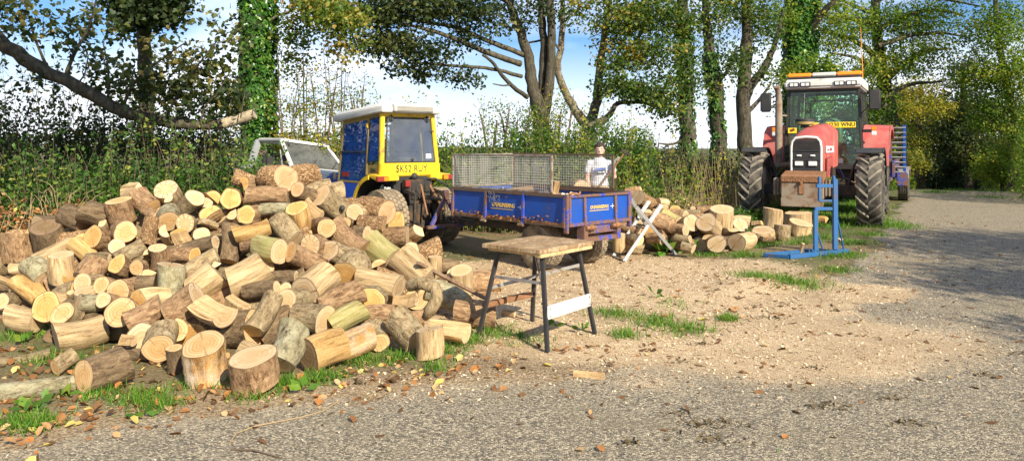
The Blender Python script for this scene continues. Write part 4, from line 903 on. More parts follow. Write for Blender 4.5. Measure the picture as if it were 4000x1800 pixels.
# mudguards: red at the rear, thin black at the front; step
for s in (-1, 1):
    m = MB(); pts = []
    for y_, z_ in ((1.02, 1.05), (.92, 1.45), (.74, 1.72), (.45, 1.84), (0, 1.87), (-.45, 1.80), (-.72, 1.62)): pts.append(((s*.72, y_, z_), (s*1.20, y_-.02, z_-.02)))
    m.sheet(pts, .02); m.sheet([((s*1.20, y_-.02, z_-.10), (s*1.20, y_-.02, z_-.01)) for y_, z_ in ((.92, 1.45), (.74, 1.72), (.45, 1.84), (0, 1.87), (-.45, 1.80), (-.72, 1.62))], .02)
    m.build('rear_mudguard', M['red'], tr, 40)
    m = MB(); m.prism([(.98, 1.0), (.30, 1.0), (.25, 1.6), (.75, 1.72), (.95, 1.42)], 'x', s*.70, s*.73); m.build('mudguard_cheek', M['red'], tr, bevel=.004)
    arc_fender(tr, 'front_mudguard', (0, WB, .65), .74, s*.78, s*1.20, 62, 178, M['black'], .012, 14, .03)
    m = MB(); m.tube([(s*.62, WB-.05, .70), (s*.70, WB-.12, 1.05), (s*.85, WB-.1, 1.35)], .022, 8); m.build('mudguard_stay', M['black'], tr, 50)
    m = MB(); m.bx(s*.58, s*.86, .55, 1.0, .52, .56); m.bx(s*.58, s*.60, .55, 1.0, .52, .95); m.build('step', M['iron'], tr, bevel=.006)
m = MB(); m.tube([(-.42, 2.0, 1.0), (-.50, 2.1, .84), (-.62, 1.6, .72), (-.78, 1.4, .78)], .010, 6); m.tube([(-.40, 2.2, .96), (-.47, 2.0, .80), (-.40, 1.7, .74)], .014, 6); m.build('hose', M['blue_edge'], tr, 50)
# ================================================================== low plant trailer with slatted ramp behind the red tractor
_q = Vector(((3528-CX)/F*19.3, 19.3, 0)); _q.z = gz1(_q.x, _q.y)
tp = thing('plant_trailer', 'dark blue plant trailer with upright slatted ramp parked behind the red tractor', 'trailer', _q, (0, 0, R_(A_R)))
XO = .93
for s in (0, 2):
    for y_ in (0, -.86): wheel(tp, (s*.93, y_, .38), .38, .24, .21, [M['steel'], M['tyre'], M['tyre']], 'rib', side=-1 if s == 0 else 1)
m = MB(); m.bx(XO-.72, XO+.72, -2.0, 1.6, .55, .63); m.beam((XO-.5, 1.6, .55), (XO, 2.9, .55), .08, .10); m.beam((XO+.5, 1.6, .55), (XO, 2.9, .55), .08, .10); m.build('deck', M['blue_edge'], tp, bevel=.006)
for s in (-1, 1):
    m = MB(); m.prism([(-1.42, .60), (-1.30, .86), (.42, .86), (.55, .60), (.47, .60), (.37, .78), (-1.25, .78), (-1.34, .60)], 'x', XO+s*.93-.14, XO+s*.93+.14); m.build('mudguard', M['steel'], tp, bevel=.01)
    m = MB(); m.bx(XO+s*.93-.13, XO+s*.93+.13, .48, .66, .40, .74); m.build('mudguard_box', M['blue_edge'], tp, bevel=.02)
    m = MB(); m.bx(XO+s*.74-.03, XO+s*.74+.03, -2.0, .9, .63, 1.05); m.build('side_rail', M['blue_edge'], tp, bevel=.006)
m = MB()
for x_ in (XO-.98, XO-.55, XO-.10): m.bx(x_-.035, x_+.035, .55, .62, .66, 1.95)
rp = m.build('ramp', M['blue'], tp, bevel=.006)
for k in range(10): m = MB(); m.box((XO-.54, .585, .74+k*.125), (.94, .10, .028), (R_(25), 0, 0)); m.build('slat', M['steel'], rp, bevel=.003)
m = MB(); m.bx(XO-.70, XO-.62, .64, .74, .66, 1.55); m.build('ramp_post', M['blue_edge'], tp, bevel=.008)
# ================================================================== old pickup on the bank, screen towards the yard
_p = Vector((-4.45, 15.2, 0)); _p.z = gz1(_p.x, _p.y) - .10
A_P = 180 + 56
pk = thing('old_pickup', 'old white and grey pickup sunk on the bank behind the woodpile', 'pickup', _p, (0, R_(-6), R_(A_P)))
for s in (-1, 1):
    for y_ in (1.25, -1.35): wheel(pk, (s*.68, y_, .30), .30, .19, .18, [M['steel'], M['tyre'], M['tyre']], 'rib', side=s)
m = MB(); m.prism([(.62, .45), (1.98, .45), (2.02, .60), (1.98, .84), (.66, .98), (.62, .98)], 'x', -.74, .74); m.build('bonnet', M['white_car'], pk, bevel=.05, seg=3)
m = MB(); m.bx(-.74, .74, -.75, .62, .38, .92); m.build('cab_body', M['grey_car'], pk, bevel=.03)
m = MB(); m.bx(-.77, -.71, -2.15, -.75, .45, .98); m.bx(.71, .77, -2.15, -.75, .45, .98); m.bx(-.75, .75, -2.16, -2.10, .45, .98); m.bx(-.72, .72, -2.12, -.75, .45, .55); m.build('load_bed', M['grey_car'], pk, bevel=.02)
m = MB(); m.prism([(-.68, 1.46), (.02, 1.46), (.14, 1.49), (.10, 1.54), (-.62, 1.55), (-.70, 1.51)], 'x', -.60, .60); m.build('roof', M['white_car'], pk, bevel=.03, seg=3)
for s in (-1, 1):
    m = MB(); m.beam((s*.71, .66, .92), (s*.59, .10, 1.50), .06, .07, (0, 1, 0)); m.build('screen_pillar', M['white_car'], pk, bevel=.012)
    m = MB(); m.beam((s*.72, -.66, .90), (s*.60, -.60, 1.50), .07, .14, (1, 0, 0)); m.build('rear_pillar', M['grey_car'], pk, bevel=.012)
    m = MB(); m.beam((s*.60, -.62, 1.50), (s*.60, .10, 1.50), .05, .05); m.beam((s*.735, -.68, .92), (s*.725, .62, .94), .05, .05); m.build('window_rail', M['grey_car'], pk, bevel=.01)
    m = MB(); m.beam((s*.715, .36, .93), (s*.635, .14, 1.30), .02, .02); m.build('quarter_bar', M['grey_car'], pk)
P = [(-.68, .66, .95), (.68, .66, .95), (.57, .12, 1.47), (-.57, .12, 1.47)]
P = [P[1], P[0], P[3], P[2]]
sc = quad_pane('windscreen', P, M['glass'], .006, pk); frame_of('screen_seal', P, .03, M['black'], .016, sc)
for x_ in (-.25, .30):
    m = MB(); m.beam((x_, .675, .955), (x_-.30, .50, 1.16), .010, .014); m.build('wiper', M['black'], sc)
m = MB(); m.box((.0, .14, 1.40), (.20, .03, .06)); m.build('mirror', M['black'], pk, bevel=.01)
m = MB(); m.bx(-.55, .55, -.55, -.40, .9, 1.25); m.build('bench_seat', M['black'], pk, bevel=.05)
for s in (-1, 1):
    m = MB(); m.bx(s*.55-.11, s*.55+.11, 1.96, 2.03, .62, .78); m.build('headlight', M['lamp_clear'], pk, bevel=.02)
# ================================================================== folding workbench
bz = .80
FC, LC, RC, BC = [W(px_, py_, (H-bz)*F/(py_-HY)) for px_, py_ in ((2121, 987), (1911, 951), (2293, 940), (2095, 908))]
_c = (LC + RC)/2
ex = (RC - FC).normalized(); ex.z = 0; ang = math.atan2(ex.y, ex.x)
ang -= R_(10.7); bw, bd = .76, .62
wb = thing('workbench', 'folding workbench with plank top on splayed black steel legs', 'workbench', (_c.x, _c.y, 0), (0, 0, ang))
for k, (a, b) in enumerate(((-.31, -.108), (-.102, .102), (.108, .31))):
    m = MB(); m.bx(-bw/2, bw/2, a, b, .765, .80); m.build('plank', M['bench_wood'], wb, bevel=.003).rotation_euler = (0, 0, 0)
for x_ in (-.26, .26):
    m = MB(); m.bx(x_-.05, x_+.05, -.30, .30, .735, .7645); m.build('batten', M['bench_edge'], wb, bevel=.003)
m = MB(); m.bx(-.36, .36, -.305, -.24, .733, .7635); m.build('batten', M['bench_edge'], wb, bevel=.003)
feet = {'f': (2110, 1392), 'l': (1890, 1312), 'r': (2285, 1310), 'b': (2065, 1245)}
inv = (Matrix.Translation((_c.x, _c.y, 0)) @ Matrix.Rotation(ang, 4, 'Z')).inverted()
FP = {k: inv @ gp(*v) for k, v in feet.items()}
TP = {'f': Vector((.02, -.27, .735)), 'l': Vector((-.30, -.10, .735)), 'r': Vector((.30, .02, .735)), 'b': Vector((.0, .24, .735))}
TP = {'f': Vector((-.26, -.24, .735)), 'r': Vector((.27, -.22, .735)), 'l': Vector((-.27, .22, .735)), 'b': Vector((.26, .24, .735))}
FP = {'f': Vector((-.36, -.37, 0)), 'r': Vector((.36, -.33, 0)), 'l': Vector((-.36, .37, 0)), 'b': Vector((.33, .34, 0))}
LEG = {}
for k in 'frlb':
    m = MB(); m.beam(FP[k], TP[k], .034, .034, (0, 1, 0)); LEG[k] = m.build('leg', M['black'], wb, bevel=.005)
def on_leg(k, z): t = z/.735; return FP[k].lerp(TP[k], t)
for a, b, za, zb in (('f', 'l', .52, .52), ('r', 'b', .55, .55), ('f', 'b', .45, .62), ('l', 'r', .42, .60)):
    m = MB(); m.beam(on_leg(a, za), on_leg(b, zb), .010, .026); m.build('brace', M['steel'], wb, bevel=.002)
m = MB(); p, q = on_leg('f', .30), on_leg('r', .30); m.beam(p + Vector((0, -.022, 0)), q + Vector((0, -.022, 0)), .012, .11); o = m.build('front_rail', M['chrome'], wb, bevel=.004)
m = MB()
for t in (.04, .96):
    for dz in (-.03, .03): c = p.lerp(q, t) + Vector((0, -.03, dz)); m.cyl(c, c + Vector((0, -.006, 0)), .006, None, 8)
m.build('rivet', M['steel'], o)
m = MB(); p, q = on_leg('l', .27), on_leg('b', .27); m.beam(p + Vector((0, .02, 0)), q + Vector((0, .02, 0)), .06, .045); m.build('rear_rail', M['rust'], wb, bevel=.006)
for t in (.2, .4, .6, .8): c = p.lerp(q, t) + Vector((0, .02, .024)); m = MB(); m.box(c, (.05, .025, .004)); m.build('rail_slot', M['iron'], wb)
# ================================================================== aluminium X sawhorse
s1, s2 = gp(2436, 1022), gp(2640, 994); b1, b2 = gp(2393, 1004), gp(2580, 975)
cx_ = (s1 + s2 + b1 + b2)/4
sh = thing('sawhorse', 'grey aluminium X frame sawhorse with toothed arms beside the trailer', 'sawhorse', (cx_.x, cx_.y, gz1(cx_.x, cx_.y)))
T0 = Vector(sh.location)
def xl(p, q, wd, name='leg'):
    m = MB(); p = Vector(p) - T0; q = Vector(q) - T0; m.beam(p, q, .045, .028, (0, 1, 0)); o = m.build(name, M['alu'], sh, bevel=.004)
    e = (q - p).normalized(); u = Vector((-e.z, 0, e.x)); u = u if u.z > 0 else -u
    g = MB()
    for k in range(9):
        c = q - e*(.03 + k*.034) + u*.024; g.add([c - e*.017, c + e*.017, c + u*.020 + e*.012, c - e*.017 + Vector((0, .02, 0)), c + e*.017 + Vector((0, .02, 0)), c + u*.020 + e*.012 + Vector((0, .02, 0))], [(0, 1, 2), (5, 4, 3), (0, 3, 4, 1), (1, 4, 5, 2), (2, 5, 3, 0)])
    g.build('teeth', M['alu'], o); return o
d1, d2, e1, e2 = s1.y, s2.y, b1.y, b2.y
xl(s1, W(2585, 800, d2-.10), 0); xl(s2, W(2483, 808, d1+.10), 0)
xl(b1, W(2537, 786, e2-.10), 0); xl(b2, W(2462, 775, e1+.05), 0)
m = MB(); m.beam(s1 - T0 + Vector((0, 0, .02)), b1 - T0 + Vector((0, 0, .02)), .03, .02); m.build('foot_bar', M['steel'], sh, bevel=.003)
m = MB(); m.beam(s2 - T0 + Vector((0, 0, .25)) + Vector((-.22, 0, 0)), b2 - T0 + Vector((-.22, 0, .25)), .012, .022); m.build('tie_bar', M['steel'], sh)
m = MB(); m.beam(s1.lerp(s2, .45) - T0 + Vector((0, 0, .42)), b1.lerp(b2, .45) - T0 + Vector((0, 0, .42)), .02, .02); m.build('pivot_bar', M['steel'], sh)
# ================================================================== blue saw stand
fL, fR = gp(3082, 1011), gp(3312, 988); kL, kR = gp(2985, 1004), gp(3200, 984)
ss = thing('saw_stand', 'light blue welded steel log stand with upright clamp posts', 'log stand', (fR.x, fR.y, fR.z)); S0 = Vector(ss.location)
def sb(p, q, w, h, name, up=(0, 1, 0)):
    m = MB(); m.beam(Vector(p) - S0, Vector(q) - S0, w, h, up); return m.build(name, M['blue_stand'], ss, bevel=.004)
up_ = Vector((0, 0, .03))
sb(fL + up_, fR + up_, .06, .06, 'base_beam', (0, 0, 1)); sb(kL + up_, kR + up_, .05, .05, 'base_beam', (0, 0, 1)); sb(kL + up_*.9, fL + up_*.9, .045, .045, 'base_cross', (0, 0, 1)); sb(kR + up_*.9, fR.lerp(fL, .2) + up_*.9, .045, .045, 'base_cross', (0, 0, 1))
dp = fR.lerp(fL, .2).y; pz = gz1(fR.x, fR.y) + .06
def PX(px_, py_): return W(px_, py_, dp)
a = fR.lerp(fL, .22); a.z = pz
sb(a, PX(3261, 700), .062, .062, 'post'); sb(PX(3258, 716), PX(3255, 686), .03, .05, 'post_tip')
kk = kR.lerp(kL, .05); kk.z = pz - .01
sb(PX(3186, 978), PX(3186, 820), .055, .05, 'post'); sb(PX(3182, 815), PX(3250, 815), .045, .045, 'crossbar', (0, 0, 1))
sb(PX(3201, 786), PX(3201, 690), .034, .045, 'clamp_post'); sb(PX(3188, 726), PX(3252, 726), .05, .05, 'crossbar', (0, 0, 1)); sb(PX(3201, 784), PX(3250, 784), .03, .03, 'crossbar', (0, 0, 1))
sb(PX(3266, 832), fR + Vector((-.06, 0, .06)), .016, .03, 'brace'); sb(PX(3192, 905), PX(3214, 974), .016, .03, 'brace')
# ================================================================== lath lying down the woodpile
p, q = W(1632, 1026, 7.05), gp(1896, 1176); m = MB(); q.z += .03; m.beam(Vector((0, 0, 0)), q - p, .055, .032)
o = m.build('lath', M['plank'], None, bevel=.003, loc=p); tag(o, 'long thin brown lath sloping off the woodpile to the sawdust', 'plank')
# ================================================================== logs
# x, y, diameter, length in the pixels of a view of the photograph; yaw and pitch of the end that shows (0 = facing the lane,
# + yaw = turned right, + pitch = tipped up); bark; end; form (r round, h half, w wedge, u standing)
VA = (0, 600, 1.932); VB = (900, 600, 1.932); VC = (0, 1000, 1.932); VD = (900, 1000, 1.932); VR = (2350, 650, 2.318)
LOGS = [
 (VA,185,715,262,190,0,86,'brown','ring','u'), (VA,5,835,150,170,-20,8,'grey','ring','r'), (VA,395,630,240,170,5,64,'dark','dark','u'), (VA,560,545,175,240,70,-16,'dark','dark','r'),
 (VA,715,475,190,190,-75,20,'dark','dark','r'), (VA,915,430,190,180,0,66,'brown','ring','u'), (VA,1010,305,150,200,62,8,'pale','pale','h'), (VA,1100,355,165,190,62,-30,'brown','ring','r'),
 (VA,1258,312,185,140,8,34,'pale','star','r'), (VA,1268,372,110,120,25,30,'pale','pale','w'), (VA,1150,440,90,150,60,-15,'brown','red','h'), (VA,1270,480,170,180,22,-18,'lichen','ring','r'),
 (VA,1405,527,140,140,14,8,'grey','star','r'), (VA,1430,400,150,220,60,38,'grey','pale','r'), (VA,1540,405,120,95,0,66,'lichen','pale','u'), (VA,1595,335,130,140,45,10,'flaky','orange','h'),
 (VA,1590,470,160,130,0,32,'orange','orange','h'), (VA,1755,340,165,150,10,4,'brown','orange','r'), (VA,940,600,178,210,36,4,'brown','ring','r'), (VA,728,668,190,150,-12,26,'brown','orange','r'),
 (VA,782,558,110,120,20,40,'pale','pale','w'), (VA,1135,588,112,215,175,78,'flaky','ring','u'), (VA,1238,612,115,130,20,30,'pale','pale','h'), (VA,1388,645,140,150,-30,58,'brown','orange','h'),
 (VA,1515,612,120,140,28,8,'grey','pale','r'), (VA,1572,525,120,130,-40,20,'pale','pale','w'), (VA,1722,482,125,140,50,25,'pale','pale','h'), (VA,1740,675,140,290,8,-68,'dark','ring','r'),
 (VA,420,760,135,260,-62,-28,'pale','weath','r'), (VA,640,738,125,280,62,-26,'orange','orange','h'), (VA,870,722,125,170,30,14,'grey','pale','r'), (VA,985,742,120,220,-58,-26,'grey','weath','r'),
 (VA,915,855,155,130,-5,32,'brown','orange','r'), (VA,1052,864,112,130,10,8,'brown','ring','r'), (VA,520,895,195,215,5,80,'pale','pale','u'), (VA,712,895,205,180,170,40,'brown','ring','r'),
 (VA,745,805,110,230,82,4,'grey','weath','r'), (VA,190,862,125,250,74,14,'pale','pale','h'), (VA,310,915,190,230,62,-24,'lichen','weath','r'), (VA,245,1010,155,360,66,-20,'orange','orange','h'),
 (VA,60,965,110,180,-60,28,'pale','pale','w'), (VA,55,1115,128,130,0,14,'grey','pale','r'), (VA,675,1000,165,170,-6,14,'grey','pale','r'), (VA,790,1040,150,150,-12,26,'brown','ring','r'),
 (VA,962,1020,178,200,-10,2,'brown','ring','r'), (VA,1105,985,150,120,-72,0,'dark','dark','r'), (VA,1215,778,142,160,0,74,'brown','pale','u'), (VA,1120,762,80,100,10,30,'pale','pale','w'),
 (VA,1280,962,225,212,0,88,'lichen','weath','u'), (VA,1418,925,140,150,52,4,'brown','dark','h'), (VA,1375,785,125,220,72,6,'brown','orange','r'), (VA,1510,688,110,260,80,14,'dark','weath','r'),
 (VA,1520,830,130,260,-62,-28,'grey','weath','r'), (VA,1610,850,100,120,30,30,'pale','pale','w'),
 (VC,1555,222,240,225,-78,-36,'pale','weath','r'), (VC,1370,428,245,265,-76,-36,'brown','weath','r'), (VC,212,455,190,265,76,-4,'pale','pale','r'), (VC,455,408,225,180,-10,14,'pale','orange','r'), (VC,562,452,170,140,-10,22,'grey','ring','r'),
 (VC,665,298,180,70,0,66,'pale','pale','u'), (VC,540,314,75,80,0,60,'pale','pale','u'), (VC,690,365,130,200,-45,6,'lichen','weath','r'), (VC,825,336,130,130,-20,20,'brown','pale','r'),
 (VC,918,455,225,110,4,16,'brown','ring','r'), (VC,1120,350,165,230,-30,6,'pale','orange','r'), (VC,645,575,240,330,-50,-4,'pale','weath','r'), (VC,950,630,95,125,78,0,'brown','pale','h'),
 (VC,1115,478,170,260,-60,-24,'brown','weath','r'), (VC,1215,635,245,260,18,-14,'grey','ring','r'), (VC,1615,525,220,330,62,-14,'pale','pale','h'), (VC,1790,415,150,200,62,-20,'pale','pale','w'),
 (VC,385,592,90,95,30,0,'dark','dark','r'), (VC,490,790,122,170,-24,-22,'grey','ring','r'), (VC,795,852,268,330,-34,-6,'dark','ring','r'), (VC,1322,775,125,190,0,78,'dark','ring','u'),
 (VC,1550,785,340,280,-2,76,'decay','ring','u'), (VD,178,860,352,260,8,70,'brown','pale','u'),
 (VD,425,680,250,330,172,38,'lichen','weath','r'), (VD,560,498,230,255,76,-2,'grey','pale','r'), (VD,225,465,170,330,-22,-42,'grey','orange','r'), (VD,490,325,170,200,-26,8,'grey','pale','r'),
 (VD,645,210,250,270,150,24,'pale','weath','r'), (VD,810,380,180,350,-56,-18,'brown','dark','r'), (VD,1070,328,212,210,4,4,'grey','orange','r'), (VD,1085,225,190,330,76,-8,'pale','weath','r'),
 (VD,885,470,190,270,-55,-22,'green','weath','r'), (VD,715,705,255,300,-46,-8,'orange','dark','r'), (VD,955,640,210,240,-52,-14,'decay','weath','r'), (VD,1105,590,155,230,22,-18,'grey','ring','r'),
 (VD,1320,555,230,260,56,-34,'grey','pale','r'), (VD,1500,655,205,230,0,82,'pale','weath','u'), (VD,1640,582,165,310,76,-4,'orange','pale','h'), (VD,1625,425,190,330,70,-20,'lichen','weath','r'),
 (VD,1165,465,150,210,100,0,'brown','weath','r'), (VD,1330,370,110,190,80,10,'dark','weath','h'), (VD,930,125,250,240,-6,-14,'grey','orange','r'), (VD,1605,300,110,120,10,70,'brown','pale','u'),
 (VD,1738,232,190,200,10,78,'pale','pale','u'), (VD,1688,160,120,120,10,40,'pale','pale','r'), (VD,1910,200,165,250,-82,0,'brown','red','r'), (VD,1850,440,185,320,80,-8,'brown','weath','r'),
 (VB,105,200,130,170,-62,24,'flaky','red','r'), (VB,178,215,120,150,-20,6,'brown','orange','h'), (VB,315,195,212,230,62,2,'flaky','red','r'), (VB,560,192,175,210,118,4,'flaky','red','r'),
 (VB,270,325,125,320,-66,2,'brown','weath','r'), (VB,330,432,105,230,82,2,'lichen','weath','r'), (VB,175,452,142,160,-4,4,'brown','orange','r'), (VB,500,490,180,190,0,62,'orange','orange','u'),
 (VB,620,445,130,190,62,-32,'flaky','pale','h'), (VB,565,295,125,190,-20,20,'dark','red','r'), (VB,665,278,140,200,-72,-18,'grey','ring','r'), (VB,785,385,185,255,-40,36,'grey','pale','r'),
 (VB,955,462,132,150,0,8,'pale','pale','r'), (VB,1085,432,195,250,60,-4,'flaky','red','r'), (VB,690,550,152,230,32,4,'brown','ring','r'), (VB,875,525,92,120,0,4,'brown','ring','r'),
 (VB,1045,545,130,200,-100,4,'flaky','red','r'), (VB,1085,582,88,120,0,16,'pale','pale','r'), (VB,905,640,170,320,62,-32,'brown','red','r'), (VB,1010,622,115,130,60,0,'dark','weath','r'),
 (VB,1230,632,165,220,80,4,'brown','weath','r'), (VB,1385,605,150,150,40,26,'pale','pale','w'), (VB,1365,728,132,150,6,8,'grey','pale','r'), (VB,1150,760,230,290,58,-28,'green','weath','r'),
 (VB,1335,905,230,340,56,-32,'pale','weath','r'), (VB,570,790,158,330,-36,26,'brown','ring','r'), (VB,645,692,168,160,-10,4,'brown','star','r'), (VB,830,755,170,240,-32,20,'grey','weath','r'),
 (VB,420,590,160,260,55,-36,'grey','weath','r'), (VB,170,600,135,270,-60,-10,'orange','orange','r'), (VB,150,690,130,150,60,0,'brown','weath','h'), (VB,285,745,190,270,52,-4,'green','pale','r'),
 (VB,135,930,260,300,-62,-24,'pale','pale','r'), (VB,395,920,110,200,80,4,'dark','weath','h'), (VB,235,1060,130,290,72,8,'dark','pale','r'), (VB,410,1015,98,130,20,6,'grey','pale','r'),
 (VB,1540,845,110,150,10,76,'pale','pale','u'), (VB,1640,860,100,160,-70,0,'dark','weath','r'),
]
RIGHT = [
 (VR,395,318,150,195,-52,24,'flaky','weath','r'), (VR,290,250,120,150,70,10,'flaky','red','r'), (VR,545,330,92,110,-60,6,'pale','pale','r'), (VR,560,382,80,110,20,4,'brown','red','r'), (VR,625,402,112,120,10,4,'brown','orange','r'),
 (VR,540,432,110,150,60,0,'pale','pale','h'), (VR,415,420,70,110,0,4,'brown','pale','r'), (VR,548,550,150,190,62,-18,'brown','red','r'), (VR,637,482,125,170,54,-24,'green','pale','r'), (VR,780,520,165,150,8,16,'pale','weath','r'),
 (VR,810,450,110,150,60,0,'grey','weath','r'), (VR,820,402,55,90,0,10,'pale','pale','r'), (VR,915,405,92,140,-82,0,'brown','weath','r'), (VR,960,560,190,200,-36,24,'pale','weath','r'), (VR,1078,495,225,215,4,74,'pale','pale','u'),
 (VR,1232,538,140,90,10,24,'orange','weath','r'), (VR,1262,505,110,160,70,0,'pale','weath','r'), (VR,1038,682,168,150,-10,2,'brown','weath','r'), (VR,1275,690,175,240,-42,0,'pale','weath','r'), (VR,735,652,78,150,50,0,'grey','weath','r'),
 (VR,780,735,92,110,60,-8,'grey','pale','r'), (VR,1410,525,80,100,40,10,'orange','orange','w'), (VR,1545,470,175,185,0,80,'pale','pale','u'), (VR,1455,600,215,50,0,80,'pale','weath','u'), (VR,1775,475,265,118,0,80,'pale','pale','u'),
 (VR,1800,600,200,110,0,82,'pale','pale','u'), (VR,1640,650,160,140,0,82,'grey','weath','u'), (VR,1992,478,72,100,40,0,'orange','orange','h'), (VR,1500,655,90,140,70,0,'brown','red','h'), (VR,195,575,120,150,-30,0,'brown','red','r'),
 (VR,290,580,130,170,40,-10,'brown','weath','r'), (VR,300,660,110,150,20,0,'grey','pale','r'), (VR,160,680,120,170,0,84,'pale','pale','u'), (VR,345,520,120,160,60,10,'pale','pale','h'), (VR,480,645,100,150,50,0,'brown','weath','r'),
 (VR,410,600,110,140,-20,10,'brown','orange','r'), (VR,700,590,110,140,40,0,'brown','weath','r'), (VR,880,480,110,150,60,0,'brown','weath','r'), (VR,1000,635,110,150,60,0,'pale','weath','h'), (VR,1160,580,100,140,-60,0,'pale','weath','h'),
 (VR,235,500,120,150,60,0,'brown','weath','r'), (VR,450,480,110,150,60,0,'flaky','red','r'), (VR,690,440,100,150,50,0,'brown','weath','r'),
]
ENDS = {'ring': 'end_ring', 'pale': 'end_pale', 'star': 'end_star', 'orange': 'end_orange', 'red': 'end_red', 'weath': 'end_weath', 'dark': 'end_dark'}
def log_thing(R, L, bark_k, end_k, form, seed, parts=True):
    """a log along local z, centre at the origin: bark, two sawn ends and any split face"""
    rs = random.Random(seed); n = 30; nz = 8
    ph = [rs.uniform(0, 6.28) for _ in range(5)]; am = [rs.uniform(.01, .085), rs.uniform(.01, .05), rs.uniform(.008, .028), rs.uniform(.004, .016)]
    if end_k == 'orange' or bark_k == 'decay': am[2] += .02
    tx, ty_ = [(rs.uniform(-.2, .2), rs.uniform(-.2, .2)) for _ in range(2)]
    bow = (rs.uniform(-.07, .07)*L, rs.uniform(-.07, .07)*L); tp_ = rs.uniform(-.10, .10)
    rough = {'flaky': .040, 'brown': .022, 'grey': .020, 'dark': .024, 'lichen': .024, 'decay': .05}.get(bark_k, .010)
    knot = [(rs.uniform(0, 6.28), rs.uniform(-.35, .35)*L) for _ in range(rs.choice([0, 0, 1, 2]))]
    def rad(th, z):
        r = 1 + am[0]*math.cos(2*th+ph[0]) + am[1]*math.cos(3*th+ph[1]) + am[2]*math.cos(5*th+ph[2]) + am[3]*math.cos(9*th+ph[3]+z*9)
        for kt, kz in knot:
            d = math.hypot(math.atan2(math.sin(th-kt), math.cos(th-kt))*R, z-kz); r += .10*math.exp(-(d/(.30*R))**2)
        return R*r*(1 + tp_*z/L)
    if form == 'h': span = rs.uniform(155, 205)
    elif form == 'w': span = rs.uniform(85, 125)
    else: span = 360
    st = rs.uniform(0, 360); closed = span == 360
    ths = [R_(st + span*i/n) for i in range(n if closed else n+1)]
    cen = Vector((0, 0, 0))
    if not closed:
        cen = Vector((math.cos(R_(st+span/2)), math.sin(R_(st+span/2)), 0))*R*(.42 if form == 'h' else .55)
    def pt(th, u, rj=1.0):
        z0 = (u-.5)*L; r = rad(th, z0)*rj; x = r*math.cos(th); y = r*math.sin(th)
        w = (u-.5)*2; tilt = (tx if w > 0 else ty_); z = z0 + (tilt[0]*x + tilt[1]*y)*abs(w)**6
        b = 1 - w*w
        return Vector((x + bow[0]*b, y + bow[1]*b, z)) - cen
    m = MB(); k = len(ths); G = []
    for j in range(nz+1):
        for th in ths:
            e = 0 if j in (0, nz) else rs.uniform(-rough, rough)
            G.append(pt(th, j/nz, 1 + e))
    m.add(G, [(j*k+i, j*k+(i+1) % k, (j+1)*k+(i+1) % k, (j+1)*k+i) for j in range(nz) for i in range(k if closed else k-1)])
    body = m.mesh('log', M['bark_'+bark_k], 60)
    ends = []
    for top in (True, False):
        u = 1.0 if top else 0.0; V_, rr, qq, aa = [], [], [], []
        rim = [pt(th, u) for th in ths]
        if not closed: rim = rim + [pt(ths[0], u, .0)] if form == 'w' or span > 181 or span < 179 else rim
        c = pt(0, u, 0) if closed else sum(rim, Vector())/len(rim)
        kk = len(rim); a0 = pt(0, u, 0)
        for f in (1.0, .955, .6, .3):
            for p in rim:
                q = c.lerp(p, f); V_.append(q); d = (q - a0).length
                rr.append(f if closed else min(1, d/R*.97)); qq.append(d if not closed else f*R*.98); aa.append(math.atan2(q.y-a0.y, q.x-a0.x))
        V_.append(c); rr.append(0 if closed else (c-a0).length/R); qq.append((c-a0).length); aa.append(0)
        fs = [(j*kk+i, j*kk+(i+1) % kk, (j+1)*kk+(i+1) % kk, (j+1)*kk+i) for j in range(3) for i in range(kk)] + [(3*kk+i, 3*kk+(i+1) % kk, 4*kk) for i in range(kk)]
        if not top: fs = [f[::-1] for f in fs]
        ek = ENDS[end_k] if top else ENDS[rs.choice(['weath', end_k, 'ring'])]
        me = bpy.data.meshes.new('cut_end'); me.from_pydata(V_, [], fs); me.materials.append(M[ek])
        for nm, dat in (('r', rr), ('q', qq), ('a', aa)): at = me.attributes.new(nm, 'FLOAT', 'POINT'); at.data.foreach_set('value', np.array(dat, np.float32))
        me.update(); ends.append(me)
    split = None
    if not closed:
        ms = MB(); rows = []
        for th in (ths[0], None, ths[-1]):
            row = []
            for j in range(nz+1):
                q = pt(th if th is not None else ths[0], j/nz, 1 if th is not None else 0.0)
                if th is None and j not in (0, nz): q += Vector((rs.uniform(-1, 1), rs.uniform(-1, 1), 0))*R*.05
                row.append(q)
            rows.append(row)
        k2 = nz+1; ms.add([p for r_ in rows for p in r_], [(i*k2+j, i*k2+j+1, (i+1)*k2+j+1, (i+1)*k2+j) for i in range(2) for j in range(nz)])
        split = ms.mesh('split_face', M['split'] if bark_k in ('orange', 'flaky', 'brown') or rs.random() < .6 else M['split_old'])
    return body, ends, split
ADJ = {'brown': 'reddish brown barked', 'flaky': 'thick flaky barked', 'grey': 'grey barked', 'dark': 'dark barked', 'lichen': 'lichen spotted', 'pale': 'pale stripped', 'orange': 'orange stripped', 'green': 'greenish stripped', 'decay': 'rotten streaked'}
EADJ = {'ring': 'tan ringed end', 'pale': 'cream sawn end', 'star': 'cracked cream end', 'orange': 'orange sawn end', 'red': 'reddish sawn end', 'weath': 'weathered end', 'dark': 'dark end'}
FORM = {'r': 'log', 'h': 'half-split log', 'w': 'split wedge', 'u': 'upright log'}
